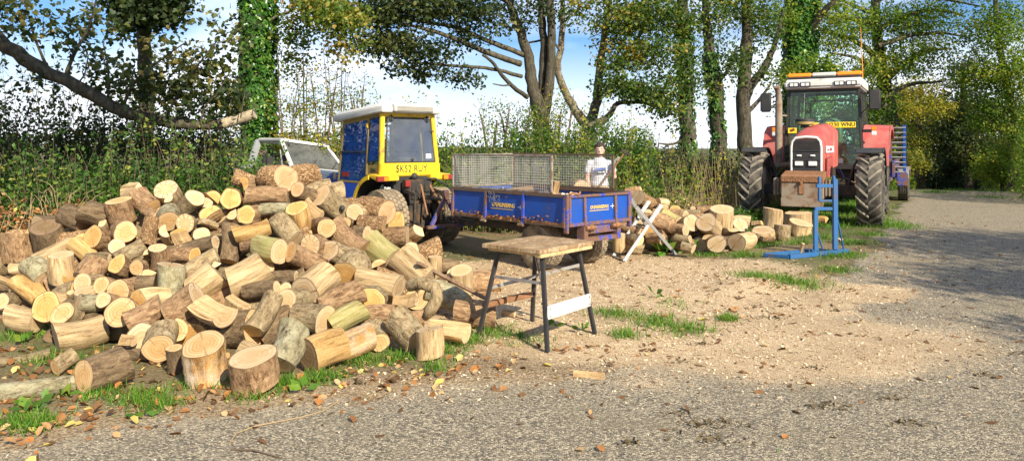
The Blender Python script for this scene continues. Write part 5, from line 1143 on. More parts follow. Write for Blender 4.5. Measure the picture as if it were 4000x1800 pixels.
def add_log(P, R, L, yaw, pitch, bk, ek, form, seed, label, group, cat='log'):
    y, p = R_(yaw), R_(pitch); nrm = Vector((math.sin(y)*math.cos(p), -math.cos(y)*math.cos(p), math.sin(p)))
    body, ends, split = log_thing(R, L, bk, ek, form, seed)
    o = obj('split_log' if form in 'hw' else 'log', body); o.location = P
    q = nrm.to_track_quat('Z', 'Y')
    spin = 0.0
    o.rotation_mode = 'QUATERNION'; o.rotation_quaternion = q @ Euler((0, 0, spin)).to_quaternion()
    for e in ends: obj('cut_end', e, o)
    if split: obj('split_face', split, o)
    if len(label.replace('-', ' ').split()) > 14: label = label.replace('sawn ', '').replace('big ', '').replace('reddish brown', 'reddish').replace('thick ', '').replace('half-split', 'split')
    tag(o, label, cat, group); return o
# ---- where the pile's face runs: depth by pixel
_bx = [-200, 0, 200, 400, 600, 1000, 1300, 1500, 1700, 1850, 1960]; _by = [1310, 1330, 1420, 1500, 1490, 1500, 1430, 1400, 1380, 1270, 1140]
_tx = [-200, 0, 150, 300, 430, 640, 800, 900, 1000, 1150, 1250, 1330, 1500, 1650, 1760, 1960]; _ty = [930, 930, 880, 800, 750, 720, 750, 740, 660, 650, 690, 730, 800, 900, 1060, 1105]
_dx = [-200, 0, 400, 700, 1100, 1500, 1700, 1960]; _dt = [8.0, 8.0, 7.7, 7.7, 7.9, 8.3, 8.5, 8.5]
def pile_depth(px, py):
    yb = np.interp(px, _bx, _by); yt = np.interp(px, _tx, _ty); dt = np.interp(px, _dx, _dt); db = H*F/(yb-HY) - .05
    t = np.clip((yb-py)/(yb-yt), -.25, 1.15); return db + (dt-db)*t
def reach(R, L, pitch):
    p = abs(math.sin(R_(pitch))); return p*L/2 + math.sqrt(1 - p*p)*R
def place(entries, depth_f, base_f=None):
    out = []
    for (vw, zx, zy, D, L, yaw, pitch, bk, ek, fm) in entries:
        px, py = vw[0] + zx/vw[2], vw[1] + zy/vw[2]; d = depth_f(px, py); s = 1/(F*vw[2]); foot_ = 0
        k = reach(D*s/2*.955, L*s*.97, pitch); dg = H/((py-HY)/F + k)           # depth at which it would rest on the ground
        if base_f is not None and base_f(px, py) < .22 and abs(dg - d) < .9: d = dg; foot_ = 1
        out.append([np.array(W(px, py, d)), D*s*d/2*.955, L*s*d*.97, yaw, pitch, bk, ek, fm, px, py, foot_])
    return out
def relax(items, it=70, floor=gz1, mob=None):
    """ease logs out of each other, mostly along the line of sight, and up off the ground"""
    n = len(items); C = np.array([i[0] for i in items]); Rr = np.array([i[1]*(.80 if i[7] in 'hw' else 1) for i in items]); Ls = np.array([i[2] for i in items])
    ax = []
    for i in items:
        y, p = R_(i[3]), R_(i[4]); ax.append((math.sin(y)*math.cos(p), -math.cos(y)*math.cos(p), math.sin(p)))
    ax = np.array(ax); K = np.array([-1, -.34, .34, 1]); hl = np.maximum(0, Ls/2 - Rr*.72)
    mob = np.ones(n) if mob is None else mob
    for step in range(it):
        S = C[:, None, :] + ax[:, None, :]*(hl[:, None]*K)[:, :, None]
        D = np.zeros((n, 3))
        for i in range(n):
            dd = C - C[i]; near = np.where((np.abs(dd).sum(1) < 1.2) & (np.arange(n) > i))[0]
            if len(near) == 0: continue
            df = S[near][:, :, None, :] - S[i][None, None, :, :]; ds = np.linalg.norm(df, axis=-1)
            pen = (Rr[near][:, None, None] + Rr[i])*.95 - ds
            f = pen.reshape(len(near), -1); mi = f.argmax(1); pv = f[np.arange(len(near)), mi]
            for j, k, q in zip(near, mi, pv):
                if q <= 0: continue
                v = df[list(near).index(j)].reshape(-1, 3)[k]; v = v/(np.linalg.norm(v)+1e-6)
                w = mob[i] + mob[j] + 1e-9; D[j] += v*q*.45*mob[j]/w*1.2; D[i] -= v*q*.45*mob[i]/w*1.2
        ray = C - np.array([0, 0, H]); ray /= np.linalg.norm(ray, axis=1)[:, None]
        aa = (D*ray).sum(1)[:, None]; al = aa*ray; D = np.where(aa > 0, al*1.3, al*.30) + (D-al)*.20
        mx = np.linalg.norm(D, axis=1); D *= np.minimum(1, .06/(mx+1e-9))[:, None]
        C = C + D
        low = np.abs(ax[:, 2])*Ls/2 + np.sqrt(np.maximum(0, 1-ax[:, 2]**2))*Rr*.97
        g = gz(C[:, 0], C[:, 1]) - .012; C[:, 2] = np.maximum(C[:, 2], g + low)
    for i in range(n):
        k = float(np.clip(C[i][1]/items[i][0][1], .80, 1.12)); items[i][0] = C[i]; items[i][1] *= k; items[i][2] *= k
    return items
def pile_t(px, py):
    yt, yb = np.interp(px, _tx, _ty), np.interp(px, _bx, _by); return (yb-py)/(yb-yt)
MAIN = place(LOGS, pile_depth, pile_t)
# hidden body of the heap: logs under the ones that show
rs = random.Random(11); FILL = []
for k in range(112):
    px = rs.uniform(60, 1680); yt, yb = np.interp(px, _tx, _ty), np.interp(px, _bx, _by); py = rs.uniform(yt + 55, yb - 60)
    d = pile_depth(px, py) + rs.uniform(.26, .42); P = np.array(W(px, py, d))
    FILL.append([P, rs.uniform(.11, .15), rs.uniform(.28, .40), rs.uniform(-90, 90), rs.uniform(-35, 35), rs.choice(['brown', 'grey', 'dark', 'flaky']), rs.choice(['ring', 'weath', 'orange']), 'r', px, py])
for k in range(9):                                   # small split pieces lodged in the gaps
    px = rs.uniform(40, 1700); yt, yb = np.interp(px, _tx, _ty), np.interp(px, _bx, _by); py = rs.uniform(yt + 30, yb - 40); d = pile_depth(px, py) + rs.uniform(.10, .18)
    FILL.append([np.array(W(px, py, d)), rs.uniform(.07, .10), rs.uniform(.22, .34), rs.uniform(-80, 80), rs.uniform(-40, 45), rs.choice(['pale', 'orange', 'flaky', 'brown']), rs.choice(['pale', 'orange', 'ring']), rs.choice('hw'), px, py])
mob = np.array([.02 if i[10] else .45 for i in MAIN] + [1.6]*len(FILL))
ALL = relax(MAIN + FILL, 60, gz1, mob)
_pp = [(CX + F*i[0][0]/i[0][1], HY + F*(H - i[0][2])/i[0][1]) for i in ALL]
ALL = [i for k, i in enumerate(ALL) if k < len(MAIN) or i[0][1] > pile_depth(*_pp[k]) + (.16 if i[7] == 'r' else .04)]   # drop what worked its way out
rs = random.Random(19); _C = np.array([i[0] for i in ALL]); _add = []
for k, i in enumerate(ALL[:len(MAIN)]):                # a log under any that nothing carries
    low = i[0][2] - reach(i[1], i[2], i[4]); g = gz1(i[0][0], i[0][1]); c = low - g
    if c < .07: continue
    hd = np.hypot(_C[:, 0] - i[0][0], _C[:, 1] - i[0][1]); dz = i[0][2] - _C[:, 2]
    if ((hd < i[1] + .13) & (dz > .10) & (dz < .45)).any(): continue
    nn = max(1, int(round(c/.26))); r = c/nn/2
    for q in range(nn): _add.append([np.array([i[0][0] + rs.uniform(-.03, .03), i[0][1] + .05, g + r*(2*q+1)]), r, rs.uniform(.28, .36), rs.uniform(60, 100), 0, rs.choice(['brown', 'grey', 'dark']), 'weath', 'r', i[8], i[9]])
ALL = ALL + _add
EXTRA = {(VB, 785): 'grey log with a dark knot hole and long cream face high on the pile', (VC, 1550): 'thick rotten orange and white stump standing in front of the pile', (VD, 178): 'wide cream-topped brown stump standing at the foot of the pile on leaves',
         (VC, 795): 'big dark log lying on the grass with broad ringed face', (VC, 1555): 'big pale stripped log slanting end to end with a brown one mid pile', (VC, 1370): 'big brown log butted under a pale stripped one mid pile', (VC, 645): 'big pale stripped log lying on grass with grey sawn face', (VB, 315): 'thickest flaky barked log on the very top of the pile',
         (VD, 1500): 'small pale stump with rubble on its top at the pile corner', (VA, 185): 'squat brown upright log at the bramble end of the pile', (VA, 1280): 'mouldy upright log standing in the middle of the pile', (VD, 715): 'clean orange stripped log on grass with dark streaked face',
         (VC, 918): 'broad bark-rimmed disc of wood leaning at the pile front', (VB, 1150): 'greenish stripped log butted against a pale one near the lath', (VB, 1335): 'long pale stripped log with the lath leaning over it', (VA, 1740): 'dark knotted log hanging nose down in the pile'}
seen_lab = {}
for idx, it in enumerate(ALL):
    P, Rr, Ll, yaw, pitch, bk, ek, fm, px, py = it[:10]
    if idx < len(MAIN):
        e = LOGS[idx]; lab = EXTRA.get((e[0], e[1]))
        if lab is None:
            yt, yb = np.interp(px, _tx, _ty), np.interp(px, _bx, _by); t = (yb-py)/(yb-yt)
            where = 'on the big woodpile crest' if t > .78 else ('at the big woodpile foot' if t < .22 else ('in the big woodpile near the workbench' if px > 1250 else ('in the big woodpile by the brambles' if px < 430 else 'midway up the big woodpile')))
            tilt = '' if fm == 'u' else ('slanting ' if abs(pitch) > 22 and abs(yaw) > 40 else ('sideways ' if 60 < abs(yaw) < 125 else ''))
            face = '' if abs(yaw) > 100 or (60 < abs(yaw) and ek == 'weath') else ' with ' + EADJ[ek]
            lab = f'{tilt}{ADJ[bk]} {FORM[fm]}{face} {where}'
        add_log(P, Rr, Ll, yaw, pitch, bk, ek, fm, 100+idx, lab, 'logs in the big woodpile')
    else:
        add_log(P, Rr, Ll, yaw, pitch, bk, ek, fm, 100+idx, f'{ADJ[bk]} split piece with {EADJ[ek]} lodged between larger logs' if fm in 'hw' else f'{ADJ[bk]} log with {EADJ[ek]} wedged beneath others in the woodpile', 'logs buried in the big woodpile')
# knot hole of the grey log
i_ = [k for k, e in enumerate(LOGS) if e[0] is VB and e[1] == 785][0]
_it = ALL[i_]; _lo = [o for o in COL.objects if o.get('label', '').startswith('grey log with a dark knot hole')][0]
_d = _it[0][1]; _h = Vector((_it[0][0] + 45/F*_d, _it[0][1] - _it[1]*.62, _it[0][2] - 14/F*_d)); _mi = _lo.matrix_world.inverted() if False else (Matrix.Translation(_lo.location) @ _lo.rotation_quaternion.to_matrix().to_4x4()).inverted()
m = MB(); m.ball((0, 0, 0), .030, 14, 8, (1, .8, 1.1)); m.build('knot_hole', M['ink'], _lo, 60, loc=_mi @ _h, rot=(_mi.to_3x3()).to_euler())
# ---- right-hand heap
def right_depth(px, py):
    yb = np.interp(px, [2380, 2500, 2650, 2800, 3000, 3200], [985, 990, 995, 985, 962, 935]); yt = np.interp(px, [2380, 2480, 2600, 2750, 2850, 3200], [770, 750, 800, 815, 830, 860])
    db = (H-.10)*F/(yb-HY); t = np.clip((yb-py)/(yb-yt), 0, 1.1); return db + t*np.interp(px, [2380, 2600, 2850, 3200], [1.9, 1.6, 1.0, .9])
RT_ = place(RIGHT, right_depth)
rs = random.Random(12); FR_ = []
for k in range(16):
    px = rs.uniform(2440, 2760); py = rs.uniform(850, 960); d = right_depth(px, py) + .33
    FR_.append([np.array(W(px, py, d)), .11, .32, rs.uniform(-90, 90), rs.uniform(-20, 20), rs.choice(['brown', 'grey']), 'weath', 'r', px, py])
stack = {22: 'tall pale upright log on a flat slab beside the blue stand', 23: 'thin flat slab of wood lying under the tall upright log', 24: 'wide streaked slab resting on another log by the blue stand', 25: 'pale block under the wide streaked slab', 26: 'short grey upright log beside the blue stand base', 14: 'big pale upright log in the smaller heap', 18: 'grooved pale log lying on the grass before the smaller heap', 0: 'log with dark red end resting in the sawhorse', 13: 'pale log with broad grey sawn face tipped back in the smaller heap'}
AR = relax(RT_ + FR_, 45, gz1, np.array([.45]*len(RT_) + [1.6]*len(FR_)))
for idx, it in enumerate(AR):
    P, Rr, Ll, yaw, pitch, bk, ek, fm, px, py = it[:10]
    if idx < len(RT_):
        lab = stack.get(idx) or f"{'sideways ' if 55 < abs(yaw) < 125 else ''}{ADJ[bk]} {FORM[fm]} with {EADJ[ek]} " + ('in the smaller heap behind the sawhorse' if px < 2640 else 'in the smaller heap before the red tractor')
        add_log(P, Rr, Ll, yaw, pitch, bk, ek, fm, 900+idx, lab, 'logs in the smaller heap')
    else: add_log(P, Rr, Ll, yaw, pitch, bk, ek, fm, 900+idx, 'shaded log under others in the smaller heap', 'logs buried in the smaller heap')
# ---- single pieces
def ground_log(px, py, D, L, yaw, bk, ek, fm, seed, lab, pitch=0.0, dz=0.0):
    g = gp(px, py); y = R_(yaw); add_log((g.x, g.y, g.z + (D/2 if pitch < 60 else L/2) + dz), D/2, L, yaw, pitch, bk, ek, fm, seed, lab, 'loose wood on the ground')
ground_log(70, 1560, .115, .62, -62, 'lichen', 'weath', 'r', 501, 'lichen covered pole lying on leaf litter beside the big log')
ground_log(40, 1415, .075, .50, -64, 'grey', 'weath', 'r', 502, 'thin grey pole lying on the leaf litter')
ground_log(3132, 992, .10, .16, 20, 'pale', 'pale', 'w', 503, 'split wedge propped on the blue stand base', 70)
ground_log(3270, 950, .11, .14, 40, 'pale', 'pale', 'w', 504, 'small pale split wedge behind the blue stand')
ground_log(1985, 1238, .07, .14, 60, 'pale', 'pale', 'w', 505, 'small pale offcut under the workbench')
ground_log(1925, 1262, .12, .16, 10, 'orange', 'orange', 'w', 506, 'orange split block behind the bench leg', 60)
ground_log(1720, 1062, .17, .30, -75, 'dark', 'weath', 'r', 507, 'dark hollow-ended log in the shade of the trailer')
ground_log(2300, 1478, .05, .22, 70, 'brown', 'weath', 'h', 508, 'flat strip of bark lying on the lane')
# bent root with a curl, near the lath
def bent(name, pts, rad, mat, lab, cat, group=None):
    P0 = Vector(pts[0]); m = MB(); Q = [Vector(p)-P0 for p in pts]; R2 = []
    for i in range(len(Q)-1):
        for t in (0, .33, .66): R2.append((Q[i].lerp(Q[i+1], t), rad[i]+(rad[i+1]-rad[i])*t))
    R2.append((Q[-1], rad[-1])); m.tube([a for a, b in R2], [b for a, b in R2], 10, True, .18)
    return tag(m.build(name, M[mat], None, 60, loc=P0), lab, cat, group)
bent('bent_branch', [W(1600, 1115, 6.25), W(1650, 1105, 6.15), W(1700, 1125, 6.1), W(1708, 1165, 6.05), W(1680, 1215, 6.05), W(1660, 1240, 6.1)], [.05, .055, .05, .05, .05, .03], 'bark_grey', 'knobbly curled branch bent like a hook on the pile', 'branch')
bent('crooked_branch', [gp(2742, 968) + Vector((0, 0, .06)), gp(2762, 985) + Vector((0, 0, .03)), gp(2800, 990) + Vector((0, 0, .03)), gp(2845, 988) + Vector((0, 0, .03))], [.022, .025, .024, .018], 'bark_grey', 'crooked grey branch lying before the smaller heap', 'branch')
bent('thin_stalk', [gp(1325, 1575) + Vector((0, 0, .02)), gp(1260, 1612) + Vector((0, 0, .012)), gp(1180, 1635) + Vector((0, 0, .012)), gp(1000, 1670) + Vector((0, 0, .012)), gp(920, 1700) + Vector((0, 0, .012)), gp(896, 1740) + Vector((0, 0, .01))], [.004]*6, 'twig_dry', 'long thin yellow stalk lying across the lane', 'twig')
bent('dry_twig', [gp(900, 1762) + Vector((0, 0, .01)), gp(990, 1770) + Vector((0, 0, .02)), gp(1100, 1795) + Vector((0, 0, .01))], [.005, .005, .003], 'twig', 'short dark twig at the end of the long stalk', 'twig')
# logs on the trailer bed
Tm = Matrix.Translation(TR) @ Matrix.Rotation(R_(A_T), 4, 'Z')
for x_, y_, z_, D, L, yaw, pitch, fm, lab in ((.05, 1.55, .93, .22, .38, 80, 6, 'h', 'pale split log lying on the trailer bed'), (-.15, 1.0, .90, .20, .34, 70, 8, 'h', 'split log heaped near the mesh on the trailer bed'), (.10, .90, .99, .16, .30, 20, 72, 'w', 'split wedge standing on end on the trailer bed')):
    pw = Tm @ Vector((x_, y_, z_)); add_log(pw, D/2, L, yaw, pitch, 'brown', 'pale', fm, int(x_*100)+777, lab, 'wood on the trailer')
for k in range(14):
    rs2 = random.Random(k+60); pw = Tm @ Vector((rs2.uniform(-.46, .46), rs2.uniform(.15, 2.15), .70 + rs2.uniform(0, .16)))
    add_log(pw, .08, .30, rs2.uniform(-90, 90), rs2.uniform(-10, 10), rs2.choice(['brown', 'flaky']), 'pale', rs2.choice('hwr'), 640+k, 'firewood piece loaded below the trailer rim', 'wood on the trailer')

_cb = W(2266, 748, 11.7); g_ = gz1(_cb.x, _cb.y)
add_log(_cb, .18, .26, 6, 4, 'brown', 'pale', 'r', 881, 'cream-faced log set on the chopping block behind the trailer mesh', 'wood by the chopping block')
add_log((_cb.x, _cb.y, (g_ + _cb.z - .185)/2), .22, _cb.z - .185 - g_, 0, 90, 'grey', 'weath', 'u', 882, 'tall chopping block standing behind the trailer', 'wood by the chopping block')
# ================================================================== trees
def tree(name, label, stems, blobs, group=None, mats=('trunk', 'twig', 'leaf_tree'), leaf=.10, shape='oval', seed=1, ivy=None, var=(.1, .8), twig=.010, cat='tree', dens=.80, ls=.66):
    """stems: list of (points, radii), first is the trunk; blobs: (centre, radii, clumps, leaves per clump, spread)"""
    rs = np.random.RandomState(seed); base = Vector(stems[0][0][0])
    t = thing(name, label, cat, base, group=group); B = np.array(base); m = MB(); mb_ = MB(); SK = []; SR = []
    for si, (pts, rad) in enumerate(stems):
        pts = [Vector(p) for p in pts]; Q = []; R2 = []; rad = list(rad) + [rad[-1]*.6]*max(0, len(pts) - len(rad))
        for i in range(len(pts)-1):
            p0, p1, p2, p3 = pts[max(i-1, 0)], pts[i], pts[i+1], pts[min(i+2, len(pts)-1)]
            for k in range(5):
                u = k/5; Q.append(.5*((2*p1) + (p2-p0)*u + (2*p0-5*p1+4*p2-p3)*u*u + (3*p1-p0-3*p2+p3)*u**3)); R2.append(rad[i]+(rad[i+1]-rad[i])*u)
        Q.append(pts[-1]); R2.append(rad[-1])
        Q2 = [q - base + Vector(rs.normal(size=3)*R2[i]*.10) for i, q in enumerate(Q)]
        if si: mb_ = MB()
        (m if si == 0 else mb_).tube(Q2, R2, 12 if rad[0] > .1 else 7, True, .16)
        if si: mb_.build('limb', M[mats[0]], t, 70)
        SK += [np.array(q) for q in Q2[1:]]; SR += R2[1:]
    m.build('trunk', M[mats[0]], t, 70)
    SK = np.array(SK); SR = np.array(SR); tw = MB(); LP = []; LV = []
    for (c, r, nc, nl, sp) in blobs:
        c = np.array(c) - B; r = np.array(r)
        d = rs.normal(size=(nc, 3)); d /= np.linalg.norm(d, axis=1)[:, None]; P = c + d*r*(rs.rand(nc, 1)**.45)
        tone = rs.normal(0, .10); nl = max(4, int(nl*dens))
        for p in P[np.argsort([np.min(((SK - q)**2).sum(1)) for q in P])]:
            k = np.argmin(((SK - p)**2).sum(1)); a = SK[k]; L = np.linalg.norm(p-a)
            if L > .05:
                mid = a + (p-a)*.5 + rs.normal(size=3)*L*.10 + np.array([0, 0, -.05*L]); r0 = min(SR[k]*.6, twig*(.7 + L*.55)) + .003
                pts = [a, a + (mid-a)*.55 + rs.normal(size=3)*L*.04, mid, mid + (p-mid)*.5 + rs.normal(size=3)*L*.05, p]
                tw.tube(pts, [r0, r0*.85, r0*.7, r0*.5, r0*.25], 5, False)
                SK = np.vstack([SK, [pts[2], pts[3], p]]); SR = np.concatenate([SR, [r0*.7, r0*.5, r0*.25]])
            q = p + rs.normal(size=(nl, 3))*sp*.78*np.array([1, 1, .7])
            LP.append(q); LV.append(np.clip(rs.uniform(var[0], var[1]) + tone + rs.normal(0, .13, nl), 0, 1))
    if tw.v: tw.build('twigs', M[mats[1]], t, 60)['kind'] = 'stuff'
    if LP:
        LP = np.concatenate(LP); LV = np.concatenate(LV)
        leaves('crown', LP, rs.uniform(.65, 1.25, len(LP))*leaf*ls, LV, M[mats[2]], t, shape, .5, -.35, seed=seed+3)
    if ivy:
        pts, rr, n, sz = ivy; pts = np.array([np.array(p) - B for p in pts]); u = rs.rand(n)*(len(pts)-1); i = np.minimum(u.astype(int), len(pts)-2); f = (u-i)[:, None]
        q = pts[i]*(1-f) + pts[i+1]*f; th = rs.rand(n)*6.283; nr_ = np.column_stack([np.cos(th), np.sin(th), np.full(n, .25)])
        rad = rr*(.72 + .42*fbm(th*1.3, q[:, 2]*1.7, seed)*1.1 + rs.normal(0, .07, n))
        q = q + nr_*rad[:, None]*np.array([1, 1, 0])
        leaves('ivy', q, rs.uniform(.6, 1.3, n)*sz, np.clip(.3 + rs.normal(.1, .25, n), 0, 1), M['leaf_ivy'], t, 'lobed', normal=nr_, axis=np.column_stack([np.zeros(n), np.zeros(n), -np.ones(n)]), seed=seed+9)
    return t
def WP(lst, d): return [W(p[0], p[1], p[2] if len(p) > 2 else d) for p in lst]
def BL(px, py, rx, ry, d, rd, nc, nl, sp=.28): return (W(px, py, d), (rx/F*d, rd, ry/F*d), nc, nl, sp)
def foot(px, d, py=700):
    p = W(px, py, d); p.z = gz1(p.x, p.y) - .15; return p
# ---- left: tree out of frame whose long low limb hangs across the bank
bL = Vector((-10.6, 11.6, gz1(-10.6, 11.6) - .1))
limb = WP([(-480, -120, 11.7), (-200, 30, 11.8), (0, 165, 11.9), (150, 265, 12.0), (300, 335, 12.1), (480, 432, 12.3), (660, 478, 12.5), (820, 490, 12.7), (930, 466, 12.8), (992, 446, 12.8)], 12)
sh_ = lambda *p: WP(p, 12.3)
tree('sycamore_tree', 'leaning sycamore with one long bare-ended limb sagging over the brambles', [([bL, bL + Vector((.1, 0, 3)), bL + Vector((.0, .1, 5.0)), bL + Vector((.3, .1, 8))], [.34, .28, .24, .12]),
     (limb, [.18, .15, .118, .108, .104, .098, .094, .090, .085, .082]),
     (sh_((255, 300), (290, 210), (345, 110), (375, 0), (385, -120)), [.035, .03, .022, .016, .01]), (sh_((190, 275), (140, 160), (110, 50), (90, -60)), [.025, .02, .015, .01]),
     (sh_((480, 425), (520, 330), (620, 240), (720, 170)), [.03, .025, .018, .01]), (sh_((420, 395), (425, 280), (400, 160)), [.02, .014, .008]), (sh_((640, 470), (700, 360), (770, 260), (830, 180)), [.025, .02, .014, .008]),
     (sh_((785, 480), (800, 420), (850, 360), (900, 280)), [.02, .015, .012, .008]), (sh_((300, 330), (330, 290), (345, 215)), [.016, .012, .008]), (sh_((940, 462), (950, 400), (960, 340)), [.012, .010, .006]), (sh_((985, 450), (990, 400)), [.008, .005])],
     [BL(90, 60, 120, 110, 12.2, .7, 40, 16, .20), BL(330, 130, 150, 120, 12.4, .7, 46, 16, .2), BL(420, 300, 110, 90, 12.5, .6, 34, 16, .18), BL(610, 340, 140, 90, 12.4, .6, 60, 18, .18), BL(780, 330, 130, 110, 12.6, .6, 60, 18, .18),
      BL(690, 210, 120, 60, 12.6, .6, 30, 14, .2), BL(880, 160, 90, 130, 12.8, .6, 36, 15, .2), BL(900, 380, 70, 70, 12.8, .5, 34, 16, .16), BL(130, 320, 120, 60, 12.2, .5, 16, 10, .2), BL(-200, -150, 300, 200, 12, 1.6, 50, 30, .35)],
     mats=('trunk_dark', 'twig', 'leaf_dark'), leaf=.115, shape='lobed', seed=21, var=(.2, .95), twig=.010, dens=.48, ls=.85)  # dark bark colours in the shade over this limb
sy_ = bpy.data.objects['sycamore_tree']
m = MB(); st_ = [Vector(p) - Vector(sy_.location) for p in WP([(870, 484, 12.75), (932, 466, 12.8), (996, 445, 12.8)], 12.8)]; m.tube([st_[0], st_[0].lerp(st_[1], .5), st_[1], st_[1].lerp(st_[2], .5), st_[2]], [.088, .090, .090, .092, .088], 14, True, .06)
m.build('limb_stub', M['stub'], sy_, 60)['label'] = 'sawn-off limb end painted pale as sunlit'  # paler bark paints the sunlit end against the dark limb
# ---- dense dark bough hanging into the top of the view, from a tree behind the brambles
bD = foot(560, 16.5)
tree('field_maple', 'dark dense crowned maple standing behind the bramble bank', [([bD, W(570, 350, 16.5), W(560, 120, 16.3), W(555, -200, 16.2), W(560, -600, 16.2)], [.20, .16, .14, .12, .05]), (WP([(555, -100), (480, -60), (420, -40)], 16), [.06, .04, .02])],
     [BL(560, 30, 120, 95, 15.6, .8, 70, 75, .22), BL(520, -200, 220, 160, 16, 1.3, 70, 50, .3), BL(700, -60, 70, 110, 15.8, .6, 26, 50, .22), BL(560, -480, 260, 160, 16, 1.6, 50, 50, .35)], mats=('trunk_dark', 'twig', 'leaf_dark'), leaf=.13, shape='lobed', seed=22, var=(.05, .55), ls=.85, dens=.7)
# ---- ivy tree
bI = foot(1015, 17)
iv = WP([(1015, 730), (1012, 500), (1008, 250), (1002, 0), (1000, -260), (1000, -500)], 17)
tree('ivy_clad_ash', 'tall straight trunk thickly wrapped in bright ivy behind the pickup', [([bI] + iv[1:], [.34, .30, .27, .25, .22, .18]), (WP([(1000, -180, 17), (1120, -60, 16.6), (1260, 10, 16.3), (1390, 20, 16)], 17), [.10, .07, .05, .02]), (WP([(1000, -100, 17), (900, -180, 17), (800, -230, 17)], 17), [.08, .05, .03]), (WP([(1005, 120, 17), (1090, 60, 16.8), (1150, 40, 16.7)], 17), [.05, .03, .02])],
     [BL(1330, 70, 110, 75, 16, .9, 60, 42, .22), BL(1230, 20, 110, 70, 16.4, .9, 40, 40, .24), BL(1150, 120, 90, 110, 17, .8, 40, 26, .24), BL(1330, 190, 80, 50, 16.2, .6, 20, 22, .2), BL(1000, -350, 330, 150, 17, 2.0, 90, 40, .4), BL(920, 420, 60, 90, 16.4, .4, 26, 18, .16), BL(1130, 260, 70, 60, 17, .5, 12, 14, .2)],
     leaf=.125, shape='lobed', seed=23, ivy=(iv, .40, 9000, .105), var=(.35, .95))
# ---- slender hazels with yellow leaves between ivy trunk and cab
for k, (px, d, hi) in enumerate(((1120, 15.8, 250), (1190, 16.2, 200), (1260, 16.0, 260), (1330, 16.4, 230), (1400, 16.6, 330))):
    b = foot(px, d); st = []
    for j in range(5):
        rr = random.Random(k*9+j); x1 = px + rr.uniform(-70, 70); st.append(([b, W((px*2+x1)/3, 560, d), W((px+x1*2)/3, 400, d), W(x1, hi + rr.uniform(-60, 90), d + rr.uniform(-.3, .3))], [.022, .017, .011, .004]))
    tree('hazel_shrub', 'slender yellow-leaved hazel stems between the ivy trunk and the yellow cab', st, [BL(px, 560, 70, 80, d, .6, 34, 22, .14), BL(px, 420, 80, 90, d, .6, 30, 16, .15), BL(px, 300, 75, 80, d, .6, 16, 9, .16)], 'hazel stems by the ivy trunk', ('twig', 'twig', 'leaf_gold'), .10, 'oval', 30+k, None, (.05, .75), .006, 'shrub')
# ---- centre: many-stemmed oak, its boughs sweeping left
bO = foot(2112, 19)
oak = [([bO, W(2112, 560, 19), W(2108, 440, 19), W(2080, 330, 19), W(2060, 200, 19), W(2020, 90, 19), W(1990, 0, 19), W(1950, -200, 19), W(1900, -500, 19)], [.50, .46, .40, .30, .26, .22, .20, .15, .06]),
 (WP([(2110, 460), (2122, 300), (2122, 150), (2110, 0), (2080, -250), (2060, -500)], 19.3), [.28, .22, .20, .17, .11, .05]), (WP([(2125, 460), (2150, 300), (2155, 150), (2150, 0), (2170, -250), (2200, -500)], 19.1), [.28, .24, .22, .20, .13, .05]),
 (WP([(2045, 215, 19), (1900, 160, 18.4), (1770, 105, 18), (1576, 76, 17.5), (1424, 52, 17.2)], 18), [.15, .12, .10, .075, .04]), (WP([(2030, 250, 18.9), (1887, 200, 18.2), (1797, 160, 17.8), (1700, 126, 17.4), (1600, 100, 17.2), (1507, 80, 17)], 18), [.17, .14, .12, .10, .07, .03]),
 (WP([(2040, 300, 18.8), (1921, 270, 18.2), (1797, 260, 17.9), (1660, 248, 17.6), (1590, 250, 17.5)], 18), [.11, .09, .075, .06, .03]), (WP([(2060, 380, 18.8), (2010, 345, 18.5), (1965, 300, 18.3), (1925, 245, 18.1), (1885, 215, 18)], 18), [.13, .11, .10, .08, .07]),
 (WP([(2000, 330, 18.4), (1965, 335, 18.2), (1925, 328, 18.1)], 18), [.05, .04, .03]), (WP([(1700, 125, 17.4), (1640, 150, 17.3), (1580, 190, 17.2)], 17), [.05, .035, .02]), (WP([(1620, 250, 17.6), (1560, 190, 17.3), (1480, 150, 17)], 17), [.04, .03, .015]), (WP([(2000, 20, 19), (1850, -60, 18), (1700, -110, 17)], 18), [.10, .07, .03])]
oak = [(p_, [r_*.50 for r_ in rr_]) for p_, rr_ in oak]
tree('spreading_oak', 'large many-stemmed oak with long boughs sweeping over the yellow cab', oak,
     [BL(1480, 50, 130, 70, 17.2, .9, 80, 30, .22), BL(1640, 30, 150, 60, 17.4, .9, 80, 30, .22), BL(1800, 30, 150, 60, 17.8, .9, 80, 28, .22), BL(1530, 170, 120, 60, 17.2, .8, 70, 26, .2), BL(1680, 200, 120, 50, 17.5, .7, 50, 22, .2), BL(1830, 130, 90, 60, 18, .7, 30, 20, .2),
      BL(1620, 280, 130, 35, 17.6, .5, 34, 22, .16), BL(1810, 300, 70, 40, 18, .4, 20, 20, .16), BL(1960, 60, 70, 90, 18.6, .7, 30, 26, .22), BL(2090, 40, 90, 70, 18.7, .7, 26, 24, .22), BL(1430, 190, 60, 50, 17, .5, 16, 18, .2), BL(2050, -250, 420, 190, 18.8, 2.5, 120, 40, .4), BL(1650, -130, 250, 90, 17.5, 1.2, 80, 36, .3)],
     mats=('trunk_dark', 'twig', 'leaf_dark'), leaf=.125, shape='lobed', seed=24, var=(.1, .85))
